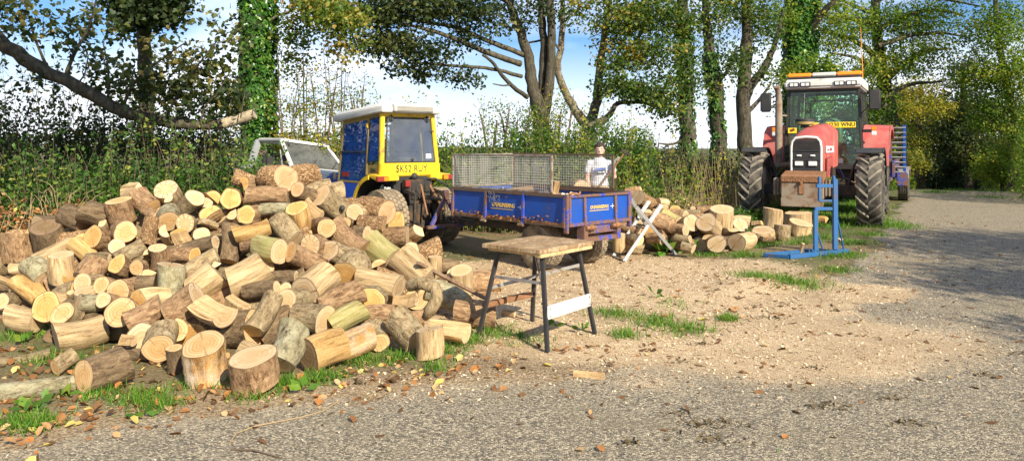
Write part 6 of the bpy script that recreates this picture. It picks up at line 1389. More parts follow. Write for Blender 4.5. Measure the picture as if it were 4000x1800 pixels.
# brushy growth round the oak's foot
for k, (px, py, rx, ry, d, n, mt_) in enumerate(((2110, 540, 85, 130, 18.3, 130, 'leaf_tree'), (2010, 470, 95, 120, 18.2, 50, 'leaf_tree'), (1930, 470, 70, 90, 18, 26, 'leaf_tree'), (2180, 430, 60, 90, 18.6, 34, 'leaf_gold'))):
    b = foot(px, d); tree('oak_sucker_shoots', 'leafy sucker shoots clothing the foot of the spreading oak', [([b, W(px, (py+700)/2, d), W(px+12, py, d)], [.06, .04, .015]), ([b, W(px-40, py+40, d), W(px-60, py-40, d)], [.04, .025, .008]), ([b, W(px+50, py+30, d), W(px+60, py-60, d)], [.04, .025, .008])], [BL(px, py, rx, ry, d, .7, n, 30 if k == 0 else 15, .18)], 'sucker shoots at the oak foot', ('twig', 'twig', mt_), .10, 'oval', 50+k, None, (.15, .9), .006, 'shrub')
# ---- second tree, forked low
bF = foot(2294, 20)
fk = [([bF, W(2292, 620, 20), W(2300, 540, 20), W(2302, 485, 20)], [.33, .27, .25, .24]), (WP([(2300, 495), (2268, 462), (2212, 366), (2178, 265), (2190, 195), (2198, 70), (2195, -100), (2180, -350)], 20), [.20, .17, .13, .12, .11, .09, .07, .03]),
 (WP([(2302, 490), (2328, 414), (2342, 297), (2356, 172), (2377, 35), (2400, -150), (2420, -380)], 20.2), [.19, .16, .14, .12, .10, .08, .03]), (WP([(2305, 495), (2340, 478), (2378, 455), (2412, 405), (2500, 400), (2560, 420)], 19.6), [.13, .12, .10, .08, .05, .03]), (WP([(2345, 280), (2400, 250), (2470, 180), (2530, 90)], 20), [.08, .06, .05, .03]), (WP([(2300, 520), (2260, 520), (2230, 530)], 19.7), [.05, .035, .02]), (WP([(2190, 200), (2150, 160), (2080, 165), (2030, 175)], 19.5), [.05, .04, .035, .02])]
fk = [(p_, [r_*.80 for r_ in rr_]) for p_, rr_ in fk]
tree('forked_maple', 'low-forked maple with golden lit boughs behind the person', fk,
     [BL(2260, 40, 110, 80, 20, .9, 40, 26, .24), BL(2420, 90, 130, 100, 20, 1.0, 90, 34, .24), BL(2530, 60, 120, 90, 20, 1.0, 80, 34, .24), BL(2440, 230, 120, 70, 19.8, .9, 60, 30, .22), BL(2560, 220, 100, 80, 19.8, .9, 50, 30, .22), BL(2430, 340, 120, 50, 19.5, .8, 70, 26, .18), BL(2540, 370, 110, 50, 19.3, .8, 70, 26, .18), BL(2600, 430, 70, 30, 19.3, .5, 24, 22, .16),
      BL(2380, -250, 320, 180, 20, 2.2, 110, 40, .4)], leaf=.12, shape='lobed', seed=25, var=(.1, .95), mats=('trunk', 'twig', 'leaf_tree'))
# ---- dark trunks in a row
rowt = [(2690, 20.5, [(2688, 552), (2676, 276), (2669, 69), (2660, -150), (2650, -420)], .20, [BL(2640, 90, 80, 110, 20.5, .9, 60, 30, .24), BL(2700, 260, 60, 110, 20.3, .8, 34, 26, .22), BL(2630, 320, 60, 90, 20.2, .8, 30, 24, .22), BL(2650, -230, 200, 150, 20.5, 1.8, 60, 40, .4), BL(2640, 480, 60, 60, 20, .6, 14, 16, .2)], 'slim dark trunk with ivied foot, nearest the golden maple'),
        (2805, 21.5, [(2807, 573), (2793, 345), (2772, 207), (2759, 69), (2750, -150), (2740, -400)], .20, [BL(2780, 60, 80, 90, 21.5, .9, 50, 30, .24), BL(2840, 220, 70, 100, 21.3, .8, 34, 24, .22), BL(2760, 330, 50, 80, 21.3, .7, 16, 20, .22), BL(2770, -200, 180, 150, 21.5, 1.8, 60, 40, .4)], 'thin crooked dark trunk between two stouter ones'),
        (2912, 22.0, [(2910, 540), (2903, 345), (2917, 140), (2915, -80), (2930, -400)], .20, [BL(2900, 40, 100, 80, 22, 1, 60, 30, .24), BL(2990, 120, 80, 100, 22, .9, 50, 28, .24), BL(2880, 250, 60, 110, 21.8, .8, 26, 22, .22), BL(3010, 300, 60, 80, 21.8, .8, 22, 22, .22), BL(2930, -200, 200, 150, 22, 1.8, 70, 40, .4)], 'stout dark trunk forking beside the red tractor exhaust')]
for k, (px, d, pts, r, bl, lab) in enumerate(rowt):
    b = foot(px, d); st = [([b] + WP(pts, d), [r*1.3, r*1.1, r, r*.85, r*.6, r*.3][:len(pts)+1])]
    if k == 2: st += [(WP([(2906, 400), (2938, 331), (2986, 262), (3028, 172), (3060, 40)], d), [.16, .13, .11, .08, .04]), (WP([(2905, 450), (2960, 400), (3010, 330)], d), [.09, .06, .03])]
    if k == 0: st += [(WP([(2680, 330), (2610, 300), (2560, 320)], d), [.06, .04, .02]), (WP([(2690, 500), (2640, 560), (2570, 560)], d), [.05, .035, .02])]
    if k == 1: st += [(WP([(2790, 330), (2840, 280), (2880, 180)], d), [.07, .05, .03])]
    iv2 = WP([(p[0], p[1]) for p in ([(px, 640)] + pts[:3])], d)
    tree('hedgerow_tree', lab, st, bl, 'dark trunks along the field edge', ('trunk_dark', 'twig', 'leaf_tree'), .12, 'lobed', 60+k, (iv2, r*1.15, 1500, .085) if k < 2 else None, (.05, .8))
# ---- bright ivy trunk behind the red tractor
b = foot(3120, 23.5); iv3 = WP([(3120, 600), (3118, 300), (3128, 100), (3140, -120), (3150, -380)], 23.5)
tree('ivy_column_tree', 'sunlit ivy-wrapped trunk rising behind the red tractor cab', [([b] + iv3[1:], [.34, .30, .27, .24, .15]), (WP([(3130, 200, 23.5), (3190, 80, 23), (3240, 25, 22.6), (3300, -30, 22.3)], 23), [.13, .11, .09, .06]), (WP([(3128, 250), (3080, 180), (3050, 60)], 23.5), [.08, .06, .03])],
     [BL(3190, 270, 80, 60, 22.4, .6, 40, 30, .18), BL(3080, 290, 60, 50, 22.6, .6, 26, 26, .18), BL(3250, 60, 80, 80, 23, .9, 50, 30, .24), BL(3060, 60, 60, 80, 23, .8, 30, 28, .24), BL(3150, -250, 250, 150, 23.5, 2, 80, 40, .4), BL(3140, 400, 110, 90, 24.5, .8, 80, 34, .22)], leaf=.13, shape='lobed', seed=70, ivy=(iv3, .50, 9000, .12), var=(.1, .8), mats=('trunk', 'twig', 'leaf_lane'))
# ---- beeches along the lane's left side
bB = foot(3520, 27, 740)
tree('lane_beech', 'broad beech with level layered branches over the parked machines', [([bB, W(3500, 560, 27), W(3470, 420, 27), W(3440, 250, 27), W(3420, 50, 27), W(3410, -250, 27)], [.34, .30, .27, .22, .16, .06]), (WP([(3470, 430), (3380, 340), (3290, 290), (3220, 260)], 26), [.12, .09, .06, .03]), (WP([(3450, 330), (3540, 240), (3620, 200), (3700, 190)], 26), [.12, .09, .06, .03]), (WP([(3440, 240), (3340, 160), (3240, 130), (3180, 110)], 26), [.11, .08, .06, .03]), (WP([(3425, 120), (3540, 60), (3660, 40), (3760, 60)], 26), [.10, .08, .06, .03]), (WP([(3425, 60), (3330, 20), (3260, -10)], 26), [.08, .06, .03]), (WP([(3460, 380), (3560, 330), (3680, 320)], 25.6), [.09, .06, .03]), (WP([(3430, 180), (3560, 140), (3680, 130), (3790, 150)], 25.6), [.10, .07, .05, .02]), (WP([(3420, 90), (3300, 70), (3200, 60)], 25.8), [.08, .06, .03]), (WP([(3450, 300), (3350, 230), (3250, 210)], 25.8), [.08, .06, .03]), (WP([(3418, 0), (3540, -20), (3700, 0), (3850, 30)], 25.5), [.09, .07, .05, .02])],
     [BL(3290, 150, 100, 70, 26, 1.2, 90, 32, .26), BL(3420, 90, 110, 80, 26, 1.2, 100, 32, .26), BL(3560, 80, 110, 80, 26, 1.2, 100, 32, .26), BL(3380, 280, 110, 70, 25.8, 1.2, 90, 32, .26), BL(3520, 240, 110, 80, 25.8, 1.2, 100, 32, .26), BL(3640, 200, 80, 90, 25.6, 1.1, 70, 30, .26), BL(3420, 420, 90, 70, 26, 1, 70, 32, .24), BL(3450, 560, 70, 80, 26, .9, 70, 36, .24), BL(3680, 60, 90, 80, 25.8, 1.1, 60, 28, .26), BL(3450, -200, 350, 170, 26.5, 2.5, 120, 40, .45)],
     leaf=.15, shape='oval', seed=71, var=(.1, .85), mats=('trunk_dark', 'twig', 'leaf_lane'), dens=.72, ls=.70)
tree('yellowing_beech', 'young beech turned yellow at the bend of the lane', [([foot(3600, 30, 740), W(3595, 600, 30), W(3590, 480, 30), W(3600, 330, 30)], [.18, .15, .12, .05]), (WP([(3592, 480), (3640, 420), (3690, 400)], 29.5), [.06, .04, .02]), (WP([(3592, 500), (3540, 440), (3500, 420)], 29.5), [.06, .04, .02])],
     [BL(3530, 430, 80, 50, 29, .9, 60, 34, .26), BL(3640, 420, 80, 50, 29, .9, 70, 34, .26), BL(3600, 350, 90, 50, 29.5, .9, 50, 30, .26), BL(3590, 540, 70, 60, 30, .9, 60, 40, .26), BL(3560, 640, 70, 50, 29, .8, 60, 40, .24)], leaf=.15, shape='oval', seed=72, var=(.15, .75), mats=('trunk', 'twig', 'leaf_gold'))
# ---- right-hand side of the lane
for k, (px, d, st, bl, lab, mt_) in enumerate((
    (3960, 23.5, [(3960, 560), (3940, 380), (3900, 150), (3880, -150)], [BL(3900, 120, 110, 120, 23.5, 1.4, 130, 34, .28), BL(3980, 300, 90, 110, 23, 1.3, 110, 34, .28), BL(3830, 300, 90, 90, 24, 1.2, 90, 34, .28), BL(3900, 450, 110, 80, 23.5, 1.2, 120, 36, .26), BL(3980, 560, 70, 80, 22.5, .9, 80, 40, .24), BL(3900, -150, 260, 170, 23.5, 2.5, 120, 44, .45)], 'tall pale-leaved ash leaning over the right of the lane', 'leaf_lane'),
    (3790, 29, [(3780, 600), (3770, 450), (3760, 250)], [BL(3740, 540, 75, 90, 29, 1, 110, 44, .26), BL(3800, 440, 70, 80, 29, 1, 80, 40, .26), BL(3830, 600, 80, 80, 28, 1, 110, 44, .26), BL(3760, 300, 60, 90, 29, 1, 50, 34, .28), BL(3720, 660, 50, 60, 30, .8, 60, 44, .24)], 'dark holly-like tree closing the shaded bend of the lane', 'leaf_dark'),
    (3930, 25.5, [(3925, 640), (3920, 600)], [BL(3900, 650, 90, 55, 25.5, .9, 110, 44, .22), BL(3980, 660, 60, 50, 24.5, .8, 70, 44, .22)], 'dense hedge bush at the right verge of the lane', 'leaf_lane'))):
    b = foot(px, d, 740); tree('lane_tree', lab, [([b] + WP(st, d), [.17, .14, .12, .09, .04][:len(st)+1])], bl, None, ('trunk_dark', 'twig', mt_), .15, 'oval', 80+k, None, (.05, .8), dens=1.05, ls=.66)
# thicket that closes the view down the lane
for k, (x_, y_) in enumerate(((19.2, 37), (21.0, 38.5), (23.2, 40), (25.5, 41), (17.4, 37.5), (27.5, 38))):
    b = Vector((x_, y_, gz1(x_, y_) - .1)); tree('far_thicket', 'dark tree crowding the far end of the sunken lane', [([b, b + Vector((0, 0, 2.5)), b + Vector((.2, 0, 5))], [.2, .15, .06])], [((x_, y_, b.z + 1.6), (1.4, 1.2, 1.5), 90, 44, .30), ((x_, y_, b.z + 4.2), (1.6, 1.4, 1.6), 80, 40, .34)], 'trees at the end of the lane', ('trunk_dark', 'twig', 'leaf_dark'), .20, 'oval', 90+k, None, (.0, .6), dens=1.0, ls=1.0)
# ---- trees on the near right verge, out of view, that shade the lane
for k, (tx_, ty_, cs, lab) in enumerate((((12.6, 2.6), None, [((11.8, 2.9, 6.0), (1.7, .75, .7), 56), ((13.2, 2.0, 7.2), (1.4, .9, .9), 40)], 'roadside oak whose crown shades the lane by the blue stand'),
                                       ((11.6, -1.4), None, [((10.9, .35, 6.2), (1.5, .28, .5), 34), ((12.2, -1.2, 7.4), (1.4, 1.0, 1.0), 50), ((9.8, -1.1, 5.6), (1.0, .3, .4), 16)], 'roadside ash whose boughs throw thin shade bands on the lane'))):
    b = Vector((tx_[0], tx_[1], gz1(*tx_) - .1)); c0 = Vector(cs[0][0])
    tree('roadside_tree', lab, [([b, b + Vector((0, 0, 2.5)), b + Vector((.1, .1, 5)), b + Vector((.2, .1, 7.6))], [.26, .22, .17, .08]), ([b + Vector((0, 0, 3.6)), (b + Vector((0, 0, 4)) + c0)/2, c0], [.12, .09, .04])], [(c, r, n, 46, .30) for c, r, n in cs], 'trees on the near verge', ('trunk', 'twig', 'leaf_tree'), .14, 'oval', 97+k, None, (.1, .8), dens=1.0, ls=1.0)

# ---- unseen trees added on the right bank to shade the lane's bend
for k, (x_, y_) in enumerate(((24.6, 26.0), (27.6, 28.6), (30.4, 31.4), (22.4, 24.0))):
    b = Vector((x_, y_, gz1(x_, y_) - .1)); tree('added_shade_tree', 'unseen tree added on the right bank to shade the lane bend', [([b, b + Vector((0, 0, 3)), b + Vector((.2, 0, 8))], [.28, .22, .08])], [((x_, y_, b.z + 3.4), (1.8, 1.6, 1.7), 90, 50, .40), ((x_, y_, b.z + 6.8), (2.0, 1.8, 2.0), 90, 50, .40)], 'added shade trees on the right bank', ('trunk_dark', 'twig', 'leaf_dark'), .24, 'oval', 110+k, None, (.0, .6), dens=1.0, ls=1.0)

# ---- unseen tree added left of the viewpoint to shade the limb and bank
b = Vector((-6.8, 3.4, gz1(-6.8, 3.4) - .1))
tree('added_dapple_tree', 'unseen tree added to dapple the limb and bramble bank with shade', [([b, b + Vector((.1, .2, 3)), b + Vector((.6, .7, 5.2)), b + Vector((1.2, 1.4, 7.5))], [.30, .25, .20, .08]), ([b + Vector((.4, .4, 4.2)), b + Vector((2, 1.8, 6)), b + Vector((4.2, 3.0, 7.0))], [.14, .10, .04])],
     [((-5.2, 5.5, 7.0), (2.1, 1.6, 1.2), 90, 50, .32), ((-3.0, 6.3, 7.0), (1.3, 1.2, .9), 50, 50, .32), ((-7.4, 4.6, 7.2), (1.8, 1.6, 1.2), 60, 50, .34)], 'trees on the near verge', ('trunk', 'twig', 'leaf_tree'), .14, 'oval', 130, None, (.1, .8), dens=1.0, ls=1.0)
# ================================================================== undergrowth, grass, litter
def bank(name, label, line, depth, hgt, n, mat, leaf, seed, stems=120, var=(.1, .9), shape='oval', straw=0, cat='hedge', kind='stuff', dry=False):
    """a hedge or bramble mass along a ground polyline"""
    rs = np.random.RandomState(seed); L = np.array(line, float); seg = np.hypot(*(L[1:]-L[:-1]).T); cum = np.concatenate([[0], np.cumsum(seg)])
    def at(u): return np.column_stack([np.interp(u, cum, L[:, 0]), np.interp(u, cum, L[:, 1])])
    u = rs.rand(n)*cum[-1]; p = at(u); off = rs.uniform(-1, 1, n)*depth*.5
    nrm = np.array([L[-1, 1]-L[0, 1], -(L[-1, 0]-L[0, 0])]); nrm = nrm/np.linalg.norm(nrm); p = p + off[:, None]*nrm
    hh = hgt*(.30 + .75*fbm(p[:, 0]*.7, p[:, 1]*.7, seed) + .75*fbm(p[:, 0]*2.6, p[:, 1]*2.6, seed+2)**1.5)*(1 - .45*np.abs(off/depth*2)**2)
    z = gz(p[:, 0], p[:, 1]) + hh*rs.rand(n)**.55
    tone = fbm(p[:, 0]*1.6 + z*1.5, p[:, 1]*1.6, seed+5)
    v = np.clip(var[0] + (var[1]-var[0])*(tone*1.2-.1) + rs.normal(0, .14, n), 0, 1)
    o = leaves(name, np.column_stack([p, z]), rs.uniform(.6, 1.3, n)*leaf, v, M[mat], None, shape, .6, -.2, seed=seed)
    tag(o, label, cat, kind=kind)
    m = MB(); us = rs.rand(stems)*cum[-1]; q = at(us) + (rs.uniform(-1, 1, stems)*depth*.5)[:, None]*nrm
    for (x_, y_) in q:
        z0 = gz1(x_, y_); h_ = hgt*rs.uniform(.5, 1.25); dx, dy = rs.normal(0, .16, 2)*h_
        m.tube([(x_, y_, z0), (x_+dx*.3, y_+dy*.3, z0+h_*.5), (x_+dx, y_+dy, z0+h_*.9), (x_+dx*1.6, y_+dy*1.6, z0+h_)], [.007, .006, .004, .002], 4, False)
    m.build('stems', M['twig_dry'] if dry else M['twig'], o, 60)['kind'] = 'stuff'
    return o
def shoots(name, label, spots, n, h, mat, leaf, seed, dry=False, var=(.1, .9), cat='weeds', nl=22):
    """upright leafy stems; spots: (x, y, spread)"""
    rs = np.random.RandomState(seed); m = MB(); LP = []; LV = []
    for k in range(n):
        sx, sy, sp = spots[rs.randint(len(spots))]; x_, y_ = sx + rs.normal()*sp, sy + rs.normal()*sp*.5; z0 = gz1(x_, y_) - .02; hh = h*rs.uniform(.5, 1.35); dx, dy = rs.normal(0, .14, 2)*hh
        f = lambda t: np.array([x_ + dx*t*t, y_ + dy*t*t, z0 + hh*t])
        m.tube([f(0), f(.4), f(.75), f(1)], [.006, .005, .004, .0015], 4, False)
        tt_ = rs.uniform(.2, 1.0, nl); LP.append(np.array([f(t) for t in tt_]) + rs.normal(0, .045, (nl, 3))); LV.append(np.clip(rs.uniform(*var) + rs.normal(0, .1, nl), 0, 1))
    LP = np.concatenate(LP); o = leaves(name, LP, rs.uniform(.5, 1.2, len(LP))*leaf, np.concatenate(LV), M[mat], None, 'oval', .4, -.3, seed=seed)
    m.build('stems', M['twig_dry'] if dry else M['twig'], o, 60)['kind'] = 'stuff'
    return tag(o, label, cat, kind='stuff')
bank('bramble_bank', 'tangled green bramble and nettle bank behind the big woodpile', [(-13, 11.2), (-8, 11.6), (-5.5, 12.2), (-4.6, 13.4)], 2.6, .95, 30000, 'leaf_hedge', .068, 201, 160, cat='brambles')
bank('brown_brambles', 'brown withered brambles at the far end of the bank', [(-9.5, 10.2), (-7.6, 10.4), (-6.2, 10.9)], 1.2, .8, 3200, 'litter', .075, 221, 260, (.0, .9), dry=True, cat='brambles')
shoots('nettle_stems', 'tall leafy nettle stems standing up out of the bramble bank', [(-7.8, 11.4, .9), (-6.3, 11.4, .8), (-5.2, 12.0, .7), (-4.6, 12.6, .5), (-9.4, 11.2, .8)], 170, 1.45, 'leaf_hedge', .075, 222, False, (.15, 1.0), nl=46)
bank('back_hedge', 'dark ragged hedge rising behind the bramble bank', [(-15, 13.5), (-9, 13.8), (-5.5, 14.8)], 1.6, 2.2, 17000, 'leaf_dark', .085, 202, 200, (.1, .9))
shoots('hedge_whips', 'thin leafy whips growing up through the dark ragged hedge', [(-10, 13.7, 1.2), (-8, 13.8, 1.0), (-6.4, 14.2, .8), (-12, 13.6, 1)], 90, 2.2, 'leaf_dark', .10, 223, False, (.1, .95), 'hedge', 60)
bank('field_hedge', 'sunlit green hedge behind the yellow tractor and the trailer', [(-3.6, 16.6), (-1, 16.2), (1.5, 16.8), (3.2, 17.4)], 1.5, 1.65, 32000, 'leaf_hedge', .075, 203, 100, (.25, 1.0))
shoots('hedge_shoots', 'sunlit yellow-green shoots topping the hedge behind the trailer', [(-2.6, 16.0, .6), (-1, 15.8, .7), (.8, 16.0, .7), (2.2, 16.4, .6)], 120, 2.0, 'leaf_lane', .08, 224, False, (.1, .9), 'hedge', 46)
bank('near_scrub', 'sunny leafy scrub growing close behind the trailer', [(-2.0, 14.9), (0, 14.2), (1.6, 14.2), (3.0, 14.6)], 1.1, .75, 11000, 'leaf_hedge', .075, 204, 120, (.35, 1.0), cat='scrub')
shoots('scrub_stems', 'yellowing leafy stems behind the trailer mesh', [(-1.8, 14.4, .5), (-.6, 14.0, .5), (.6, 13.9, .5), (1.8, 14.1, .5), (2.8, 14.3, .5)], 130, 1.15, 'leaf_lane', .08, 225, False, (.0, .9), 'scrub', 44)
bank('dark_hedge', 'dark bare-twigged hedge right of the person', [(2.6, 18.0), (5.0, 18.6), (7.0, 19.4), (9, 21)], 1.6, 1.15, 12000, 'leaf_dark', .08, 205, 520, (.05, .9))
bank('dry_scrub', 'dry brown stalks and weeds before the dark hedge', [(2.9, 14.0), (4.2, 14.6), (5.4, 16.2), (6.2, 18)], 1.4, .65, 5000, 'straw', .06, 206, 240, (.1, 1.0), dry=True, cat='weeds')
shoots('dry_stems', 'thin reddish brown stems among the dry weeds by the red tractor', [(3.4, 14.1, .5), (4.4, 14.7, .5), (5.0, 15.4, .5)], 200, 1.1, 'leaf_lane', .06, 226, True, (.3, 1.0), nl=9)
bank('verge_weeds', 'green weeds at the foot of the dry scrub by the smaller heap', [(2.4, 13.0), (3.6, 13.2), (4.6, 13.8), (5.4, 15)], 1.0, .36, 5000, 'leaf_hedge', .065, 207, 40, (.3, 1.0), cat='weeds')
bank('lane_verge_plants', 'lush pale green plants on the left verge beyond the plant trailer', [(11.6, 23.5), (13.0, 25.6), (15.2, 29.5), (18, 34)], 1.5, .9, 12000, 'leaf_lane', .09, 208, 60, (.1, .9), cat='verge plants')
bank('right_verge_hedge', 'hedge and undergrowth along the right side of the lane', [(13.0, 17.0), (16.6, 23.0), (19.4, 28.0), (22, 33)], 2.0, 2.9, 34000, 'leaf_lane', .095, 209, 160, (.0, .85))
bank('far_hedge', 'long distant hedge across the field', [(-40, 34), (-10, 36), (8, 36), (16, 40)], 1.6, 1.3, 16000, 'leaf_dark', .20, 210, 20, (.1, .8))
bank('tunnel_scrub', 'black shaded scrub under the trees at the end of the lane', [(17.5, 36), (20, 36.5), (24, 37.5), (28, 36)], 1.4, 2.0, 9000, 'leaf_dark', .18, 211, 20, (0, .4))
# heap of dead stalks at the far left
rs = np.random.RandomState(31); m = MB()
for k in range(150):
    c = W(rs.uniform(-40, 190), rs.uniform(770, 900), 0) if False else None
    g = gp(rs.uniform(-60, 200), rs.uniform(930, 1010)); g.y += rs.uniform(1.2, 2.2); g.x -= .25; g.z = gz1(g.x, g.y) + rs.uniform(.02, .5)
    a = rs.uniform(0, 6.28); l = rs.uniform(.3, .9); e = Vector((math.cos(a)*l, math.sin(a)*l*.6, rs.uniform(-.25, .35)))
    m.tube([g, g + e*.5 + Vector((0, 0, .05)), g + e], [.007, .006, .003], 4, False)
tag(m.build('dead_stalks', M['twig_dry'], None, 60), 'heap of dry pale stalks and roots beside the brambles', 'dead stalks', kind='stuff')
# ---- grass
def grass(name, label, spots, n, h, seed, var=(.1, .9)):
    """tufts round ground points; spots: (x, y, radius, weight)"""
    rs = np.random.RandomState(seed); w = np.array([s[3] for s in spots], float); w /= w.sum(); k = rs.choice(len(spots), n, p=w)
    S = np.array([s[:3] for s in spots], float)[k]; nt = max(20, n//16); tuft = rs.randint(0, nt, n); jit = rs.normal(size=(nt, 2))[tuft]*.5
    x = S[:, 0] + S[:, 2]*jit[:, 0] + rs.normal(0, .030, n); y = S[:, 1] + S[:, 2]*jit[:, 1] + rs.normal(0, .030, n)
    z = gz(x, y); a = rs.uniform(0, 6.283, n); lean = rs.uniform(.15, .9, n)
    ax_ = np.column_stack([np.cos(a)*lean, np.sin(a)*lean, np.ones(n)]); nr_ = np.column_stack([np.cos(a), np.sin(a), -lean*.2])
    o = leaves(name, np.column_stack([x, y, z]), rs.uniform(.5, 1.3, n)*h, np.clip(rs.normal(.45, .22, n), 0, 1), M['grass'], None, 'blade', normal=nr_, axis=ax_, seed=seed)
    o.data.update(); return tag(o, label, 'grass', kind='stuff')
G = lambda px, py, r, w: (gp(px, py).x, gp(px, py).y, r, w)
grass('verge_grass', 'bright grass tufts along the foot of the woodpile', [G(400, 1540, .14, 3), G(560, 1560, .20, 6), G(640, 1590, .12, 3), G(150, 1660, .10, 7), G(60, 1650, .12, 3), G(760, 1500, .14, 2), G(1000, 1545, .16, 3), G(1120, 1500, .12, 5), G(1260, 1480, .14, 7), G(1180, 1380, .12, 3), G(1420, 1410, .20, 6), G(1560, 1400, .18, 4), G(1740, 1370, .18, 4), G(1830, 1330, .16, 5), G(200, 1400, .25, 3), G(70, 1320, .2, 3), G(330, 1430, .2, 3), G(1930, 1300, .25, 5), G(1700, 1440, .12, 2), G(860, 1490, .15, 3)], 6000, .07, 301)
grass('yard_grass', 'thin grass patches growing through the sawdust', [G(2400, 1230, .22, 4), G(2560, 1260, .3, 6), G(2680, 1290, .25, 5), G(2440, 1310, .15, 3), G(2840, 1248, .08, 3), G(2950, 1080, .3, 5), G(3080, 1100, .35, 7), G(3280, 1060, .25, 5), G(3150, 1120, .3, 4), G(2900, 1000, .3, 6), G(2980, 960, .3, 5), G(2760, 1000, .2, 3), G(3320, 1000, .25, 4), G(3120, 950, .3, 5), G(2640, 1190, .3, 1), G(2060, 1330, .25, 2), G(3200, 930, .3, 5), G(3330, 950, .3, 6), G(3400, 920, .25, 5), G(3240, 1000, .3, 5)], 7000, .075, 302)
gs = []
for k in range(46):
    rr = random.Random(400+k); g = gp(rr.uniform(2960, 3500), rr.uniform(800, 905)); gs.append((g.x, g.y, .45, 1))
for k in range(20):
    rr = random.Random(450+k); t = rr.random(); gs.append((8.0 + 6.5*t - .55 + rr.uniform(-.3, .2), 16.2 + 11.4*t, .35, 1))
for k in range(16):
    rr = random.Random(480+k); gs.append((12.2 + rr.random()*5, 15.8 + rr.random()*9, .5, .8))
for k in range(14):
    rr = random.Random(500+k); g = gp(rr.uniform(2650, 2900), rr.uniform(800, 850)); gs.append((g.x, g.y, .4, .8))
grass('tractor_grass', 'lush bright grass beneath the red tractor and along the lane verge', gs, 26000, .10, 303)
# ---- broad-leaved weeds
rs = np.random.RandomState(8)
def weed(px, py, n, size, spread, seed, lab, dz=0):
    g = gp(px, py); r = np.random.RandomState(seed); a = r.rand(n)*6.283; P = np.column_stack([g.x + np.cos(a)*spread*r.rand(n), g.y + np.sin(a)*spread*r.rand(n), np.full(n, g.z + .02) + r.rand(n)*dz])
    o = leaves('broadleaf_weed', P - np.array(g), r.uniform(.7, 1.3, n)*size, r.rand(n), M['leaf_weed'], None, 'oval', .3, .1, axis=np.column_stack([np.cos(a), np.sin(a), np.full(n, .7)]), seed=seed); o.location = g
    return tag(o, lab, 'weed', 'broad-leaved weeds')
weed(2600, 990, 16, .26, .12, 1, 'large dock plant with long green leaves at the sawhorse foot', .05); weed(2690, 985, 12, .18, .10, 2, 'dock leaves beside the small grey log', .04)
for k, (px, py) in enumerate(((150, 1590), (240, 1560), (200, 1300), (330, 1300), (90, 1345), (560, 1640), (1180, 1540), (2150, 1290), (2270, 1300), (100, 1620), (2560, 1160))): weed(px, py, 7, .085, .05, 10+k, 'small seedling weed with pale green leaves in the leaf litter' if py > 1290 and px < 1500 else 'small weed sprouting through the sawdust', .03)
# ---- fallen leaves
def litter_w(x, y):
    sd = seg_sd(x, y, ROAD_L); base = np.exp(-((sd + .28)/.42)**2)*(.10 + .75*smooth((.5 - x)/1.2)); return np.clip(base + .005*(sd > 0) + .03*(sd < 0) + .55*(sd < 0)*smooth((-1.2 - x)/.8)*smooth((6.4 - y)/.8), 0, 1)
x, y, z, rs = scatter(16000, (-4.6, 6.5, 3.6, 9.5), litter_w, 41)
o = leaves('fallen_leaves', np.column_stack([x, y, z + .004]), rs.uniform(.025, .075, len(x)), rs.rand(len(x)), M['litter'], None, 'curl', 1.6, 0, seed=42); tag(o, 'orange and brown fallen leaves on the verge and lane', 'leaves', kind='stuff')
x, y, z, rs = scatter(3800, (-2, 9, 4, 15), lambda a, b: .25 + .4*fields(a, b)[1], 43)
o = leaves('bark_flakes', np.column_stack([x, y, z + .004]), rs.uniform(.02, .075, len(x)), rs.rand(len(x))*.45, M['litter'], None, 'chip', 2.5, 0, seed=44); tag(o, 'dark bark flakes scattered over sawdust and lane', 'bark flakes', kind='stuff')

# clods of mud and trodden leaf on the lane
P = []; V = []; rs = np.random.RandomState(77)
for px, py, r, n in ((3029, 1246, .07, 50), (3223, 1591, .09, 70), (2765, 1660, .13, 110), (2790, 1720, .12, 90), (3557, 1660, .09, 60), (2750, 1347, .05, 40), (3266, 1218, .05, 30), (2466, 1735, .05, 40), (2640, 1620, .06, 40), (3180, 1440, .05, 30), (2660, 1415, .05, 30), (3480, 1560, .06, 30), (3840, 1465, .08, 40), (3960, 1385, .05, 25), (1360, 1465, .06, 45), (1400, 1500, .05, 35), (80, 1705, .10, 40)):
    g = gp(px, py); n = n*2//3; q = rs.normal(size=(n, 2))*r*np.array([1.2, .6])*.7; x = g.x + q[:, 0]; y = g.y + q[:, 1]
    P.append(np.column_stack([x, y, gz(x, y) + .008 + .02*np.exp(-(q**2).sum(1)/r**2*2)*rs.rand(n)*.6])); V.append(rs.rand(n)*.5)
P = np.concatenate(P); o = leaves('mud_clods', P, rs.uniform(.010, .034, len(P)), np.concatenate(V), M['clod'], None, 'curl', 1.0, 0, seed=78); tag(o, 'dark clods of mud and trodden leaf on the lane', 'mud', kind='stuff')
# low turf and moss flecks between the tufts
x, y, z, rs = scatter(26000, (-4.6, 6.5, 3.8, 13.5), lambda a, b: .02 + .35*np.clip(fbm(a*2.1, b*2.1, 61) - .42, 0, 1)*4*(seg_sd(a, b, ROAD_L) < .1)*(1 - .8*fields(a, b)[1]), 62)
n_ = len(x); a = rs.uniform(0, 6.283, n_); ax_ = np.column_stack([np.cos(a), np.sin(a), np.full(n_, .7)])
o = leaves('short_turf', np.column_stack([x, y, z]), rs.uniform(.02, .06, n_), np.clip(rs.normal(.5, .28, n_), 0, 1), M['grass'], None, 'blade', normal=np.column_stack([np.cos(a)*.3, np.sin(a)*.3, np.ones(n_)]), axis=ax_, seed=63); tag(o, 'thin worn turf and moss along the verge', 'turf', kind='stuff')
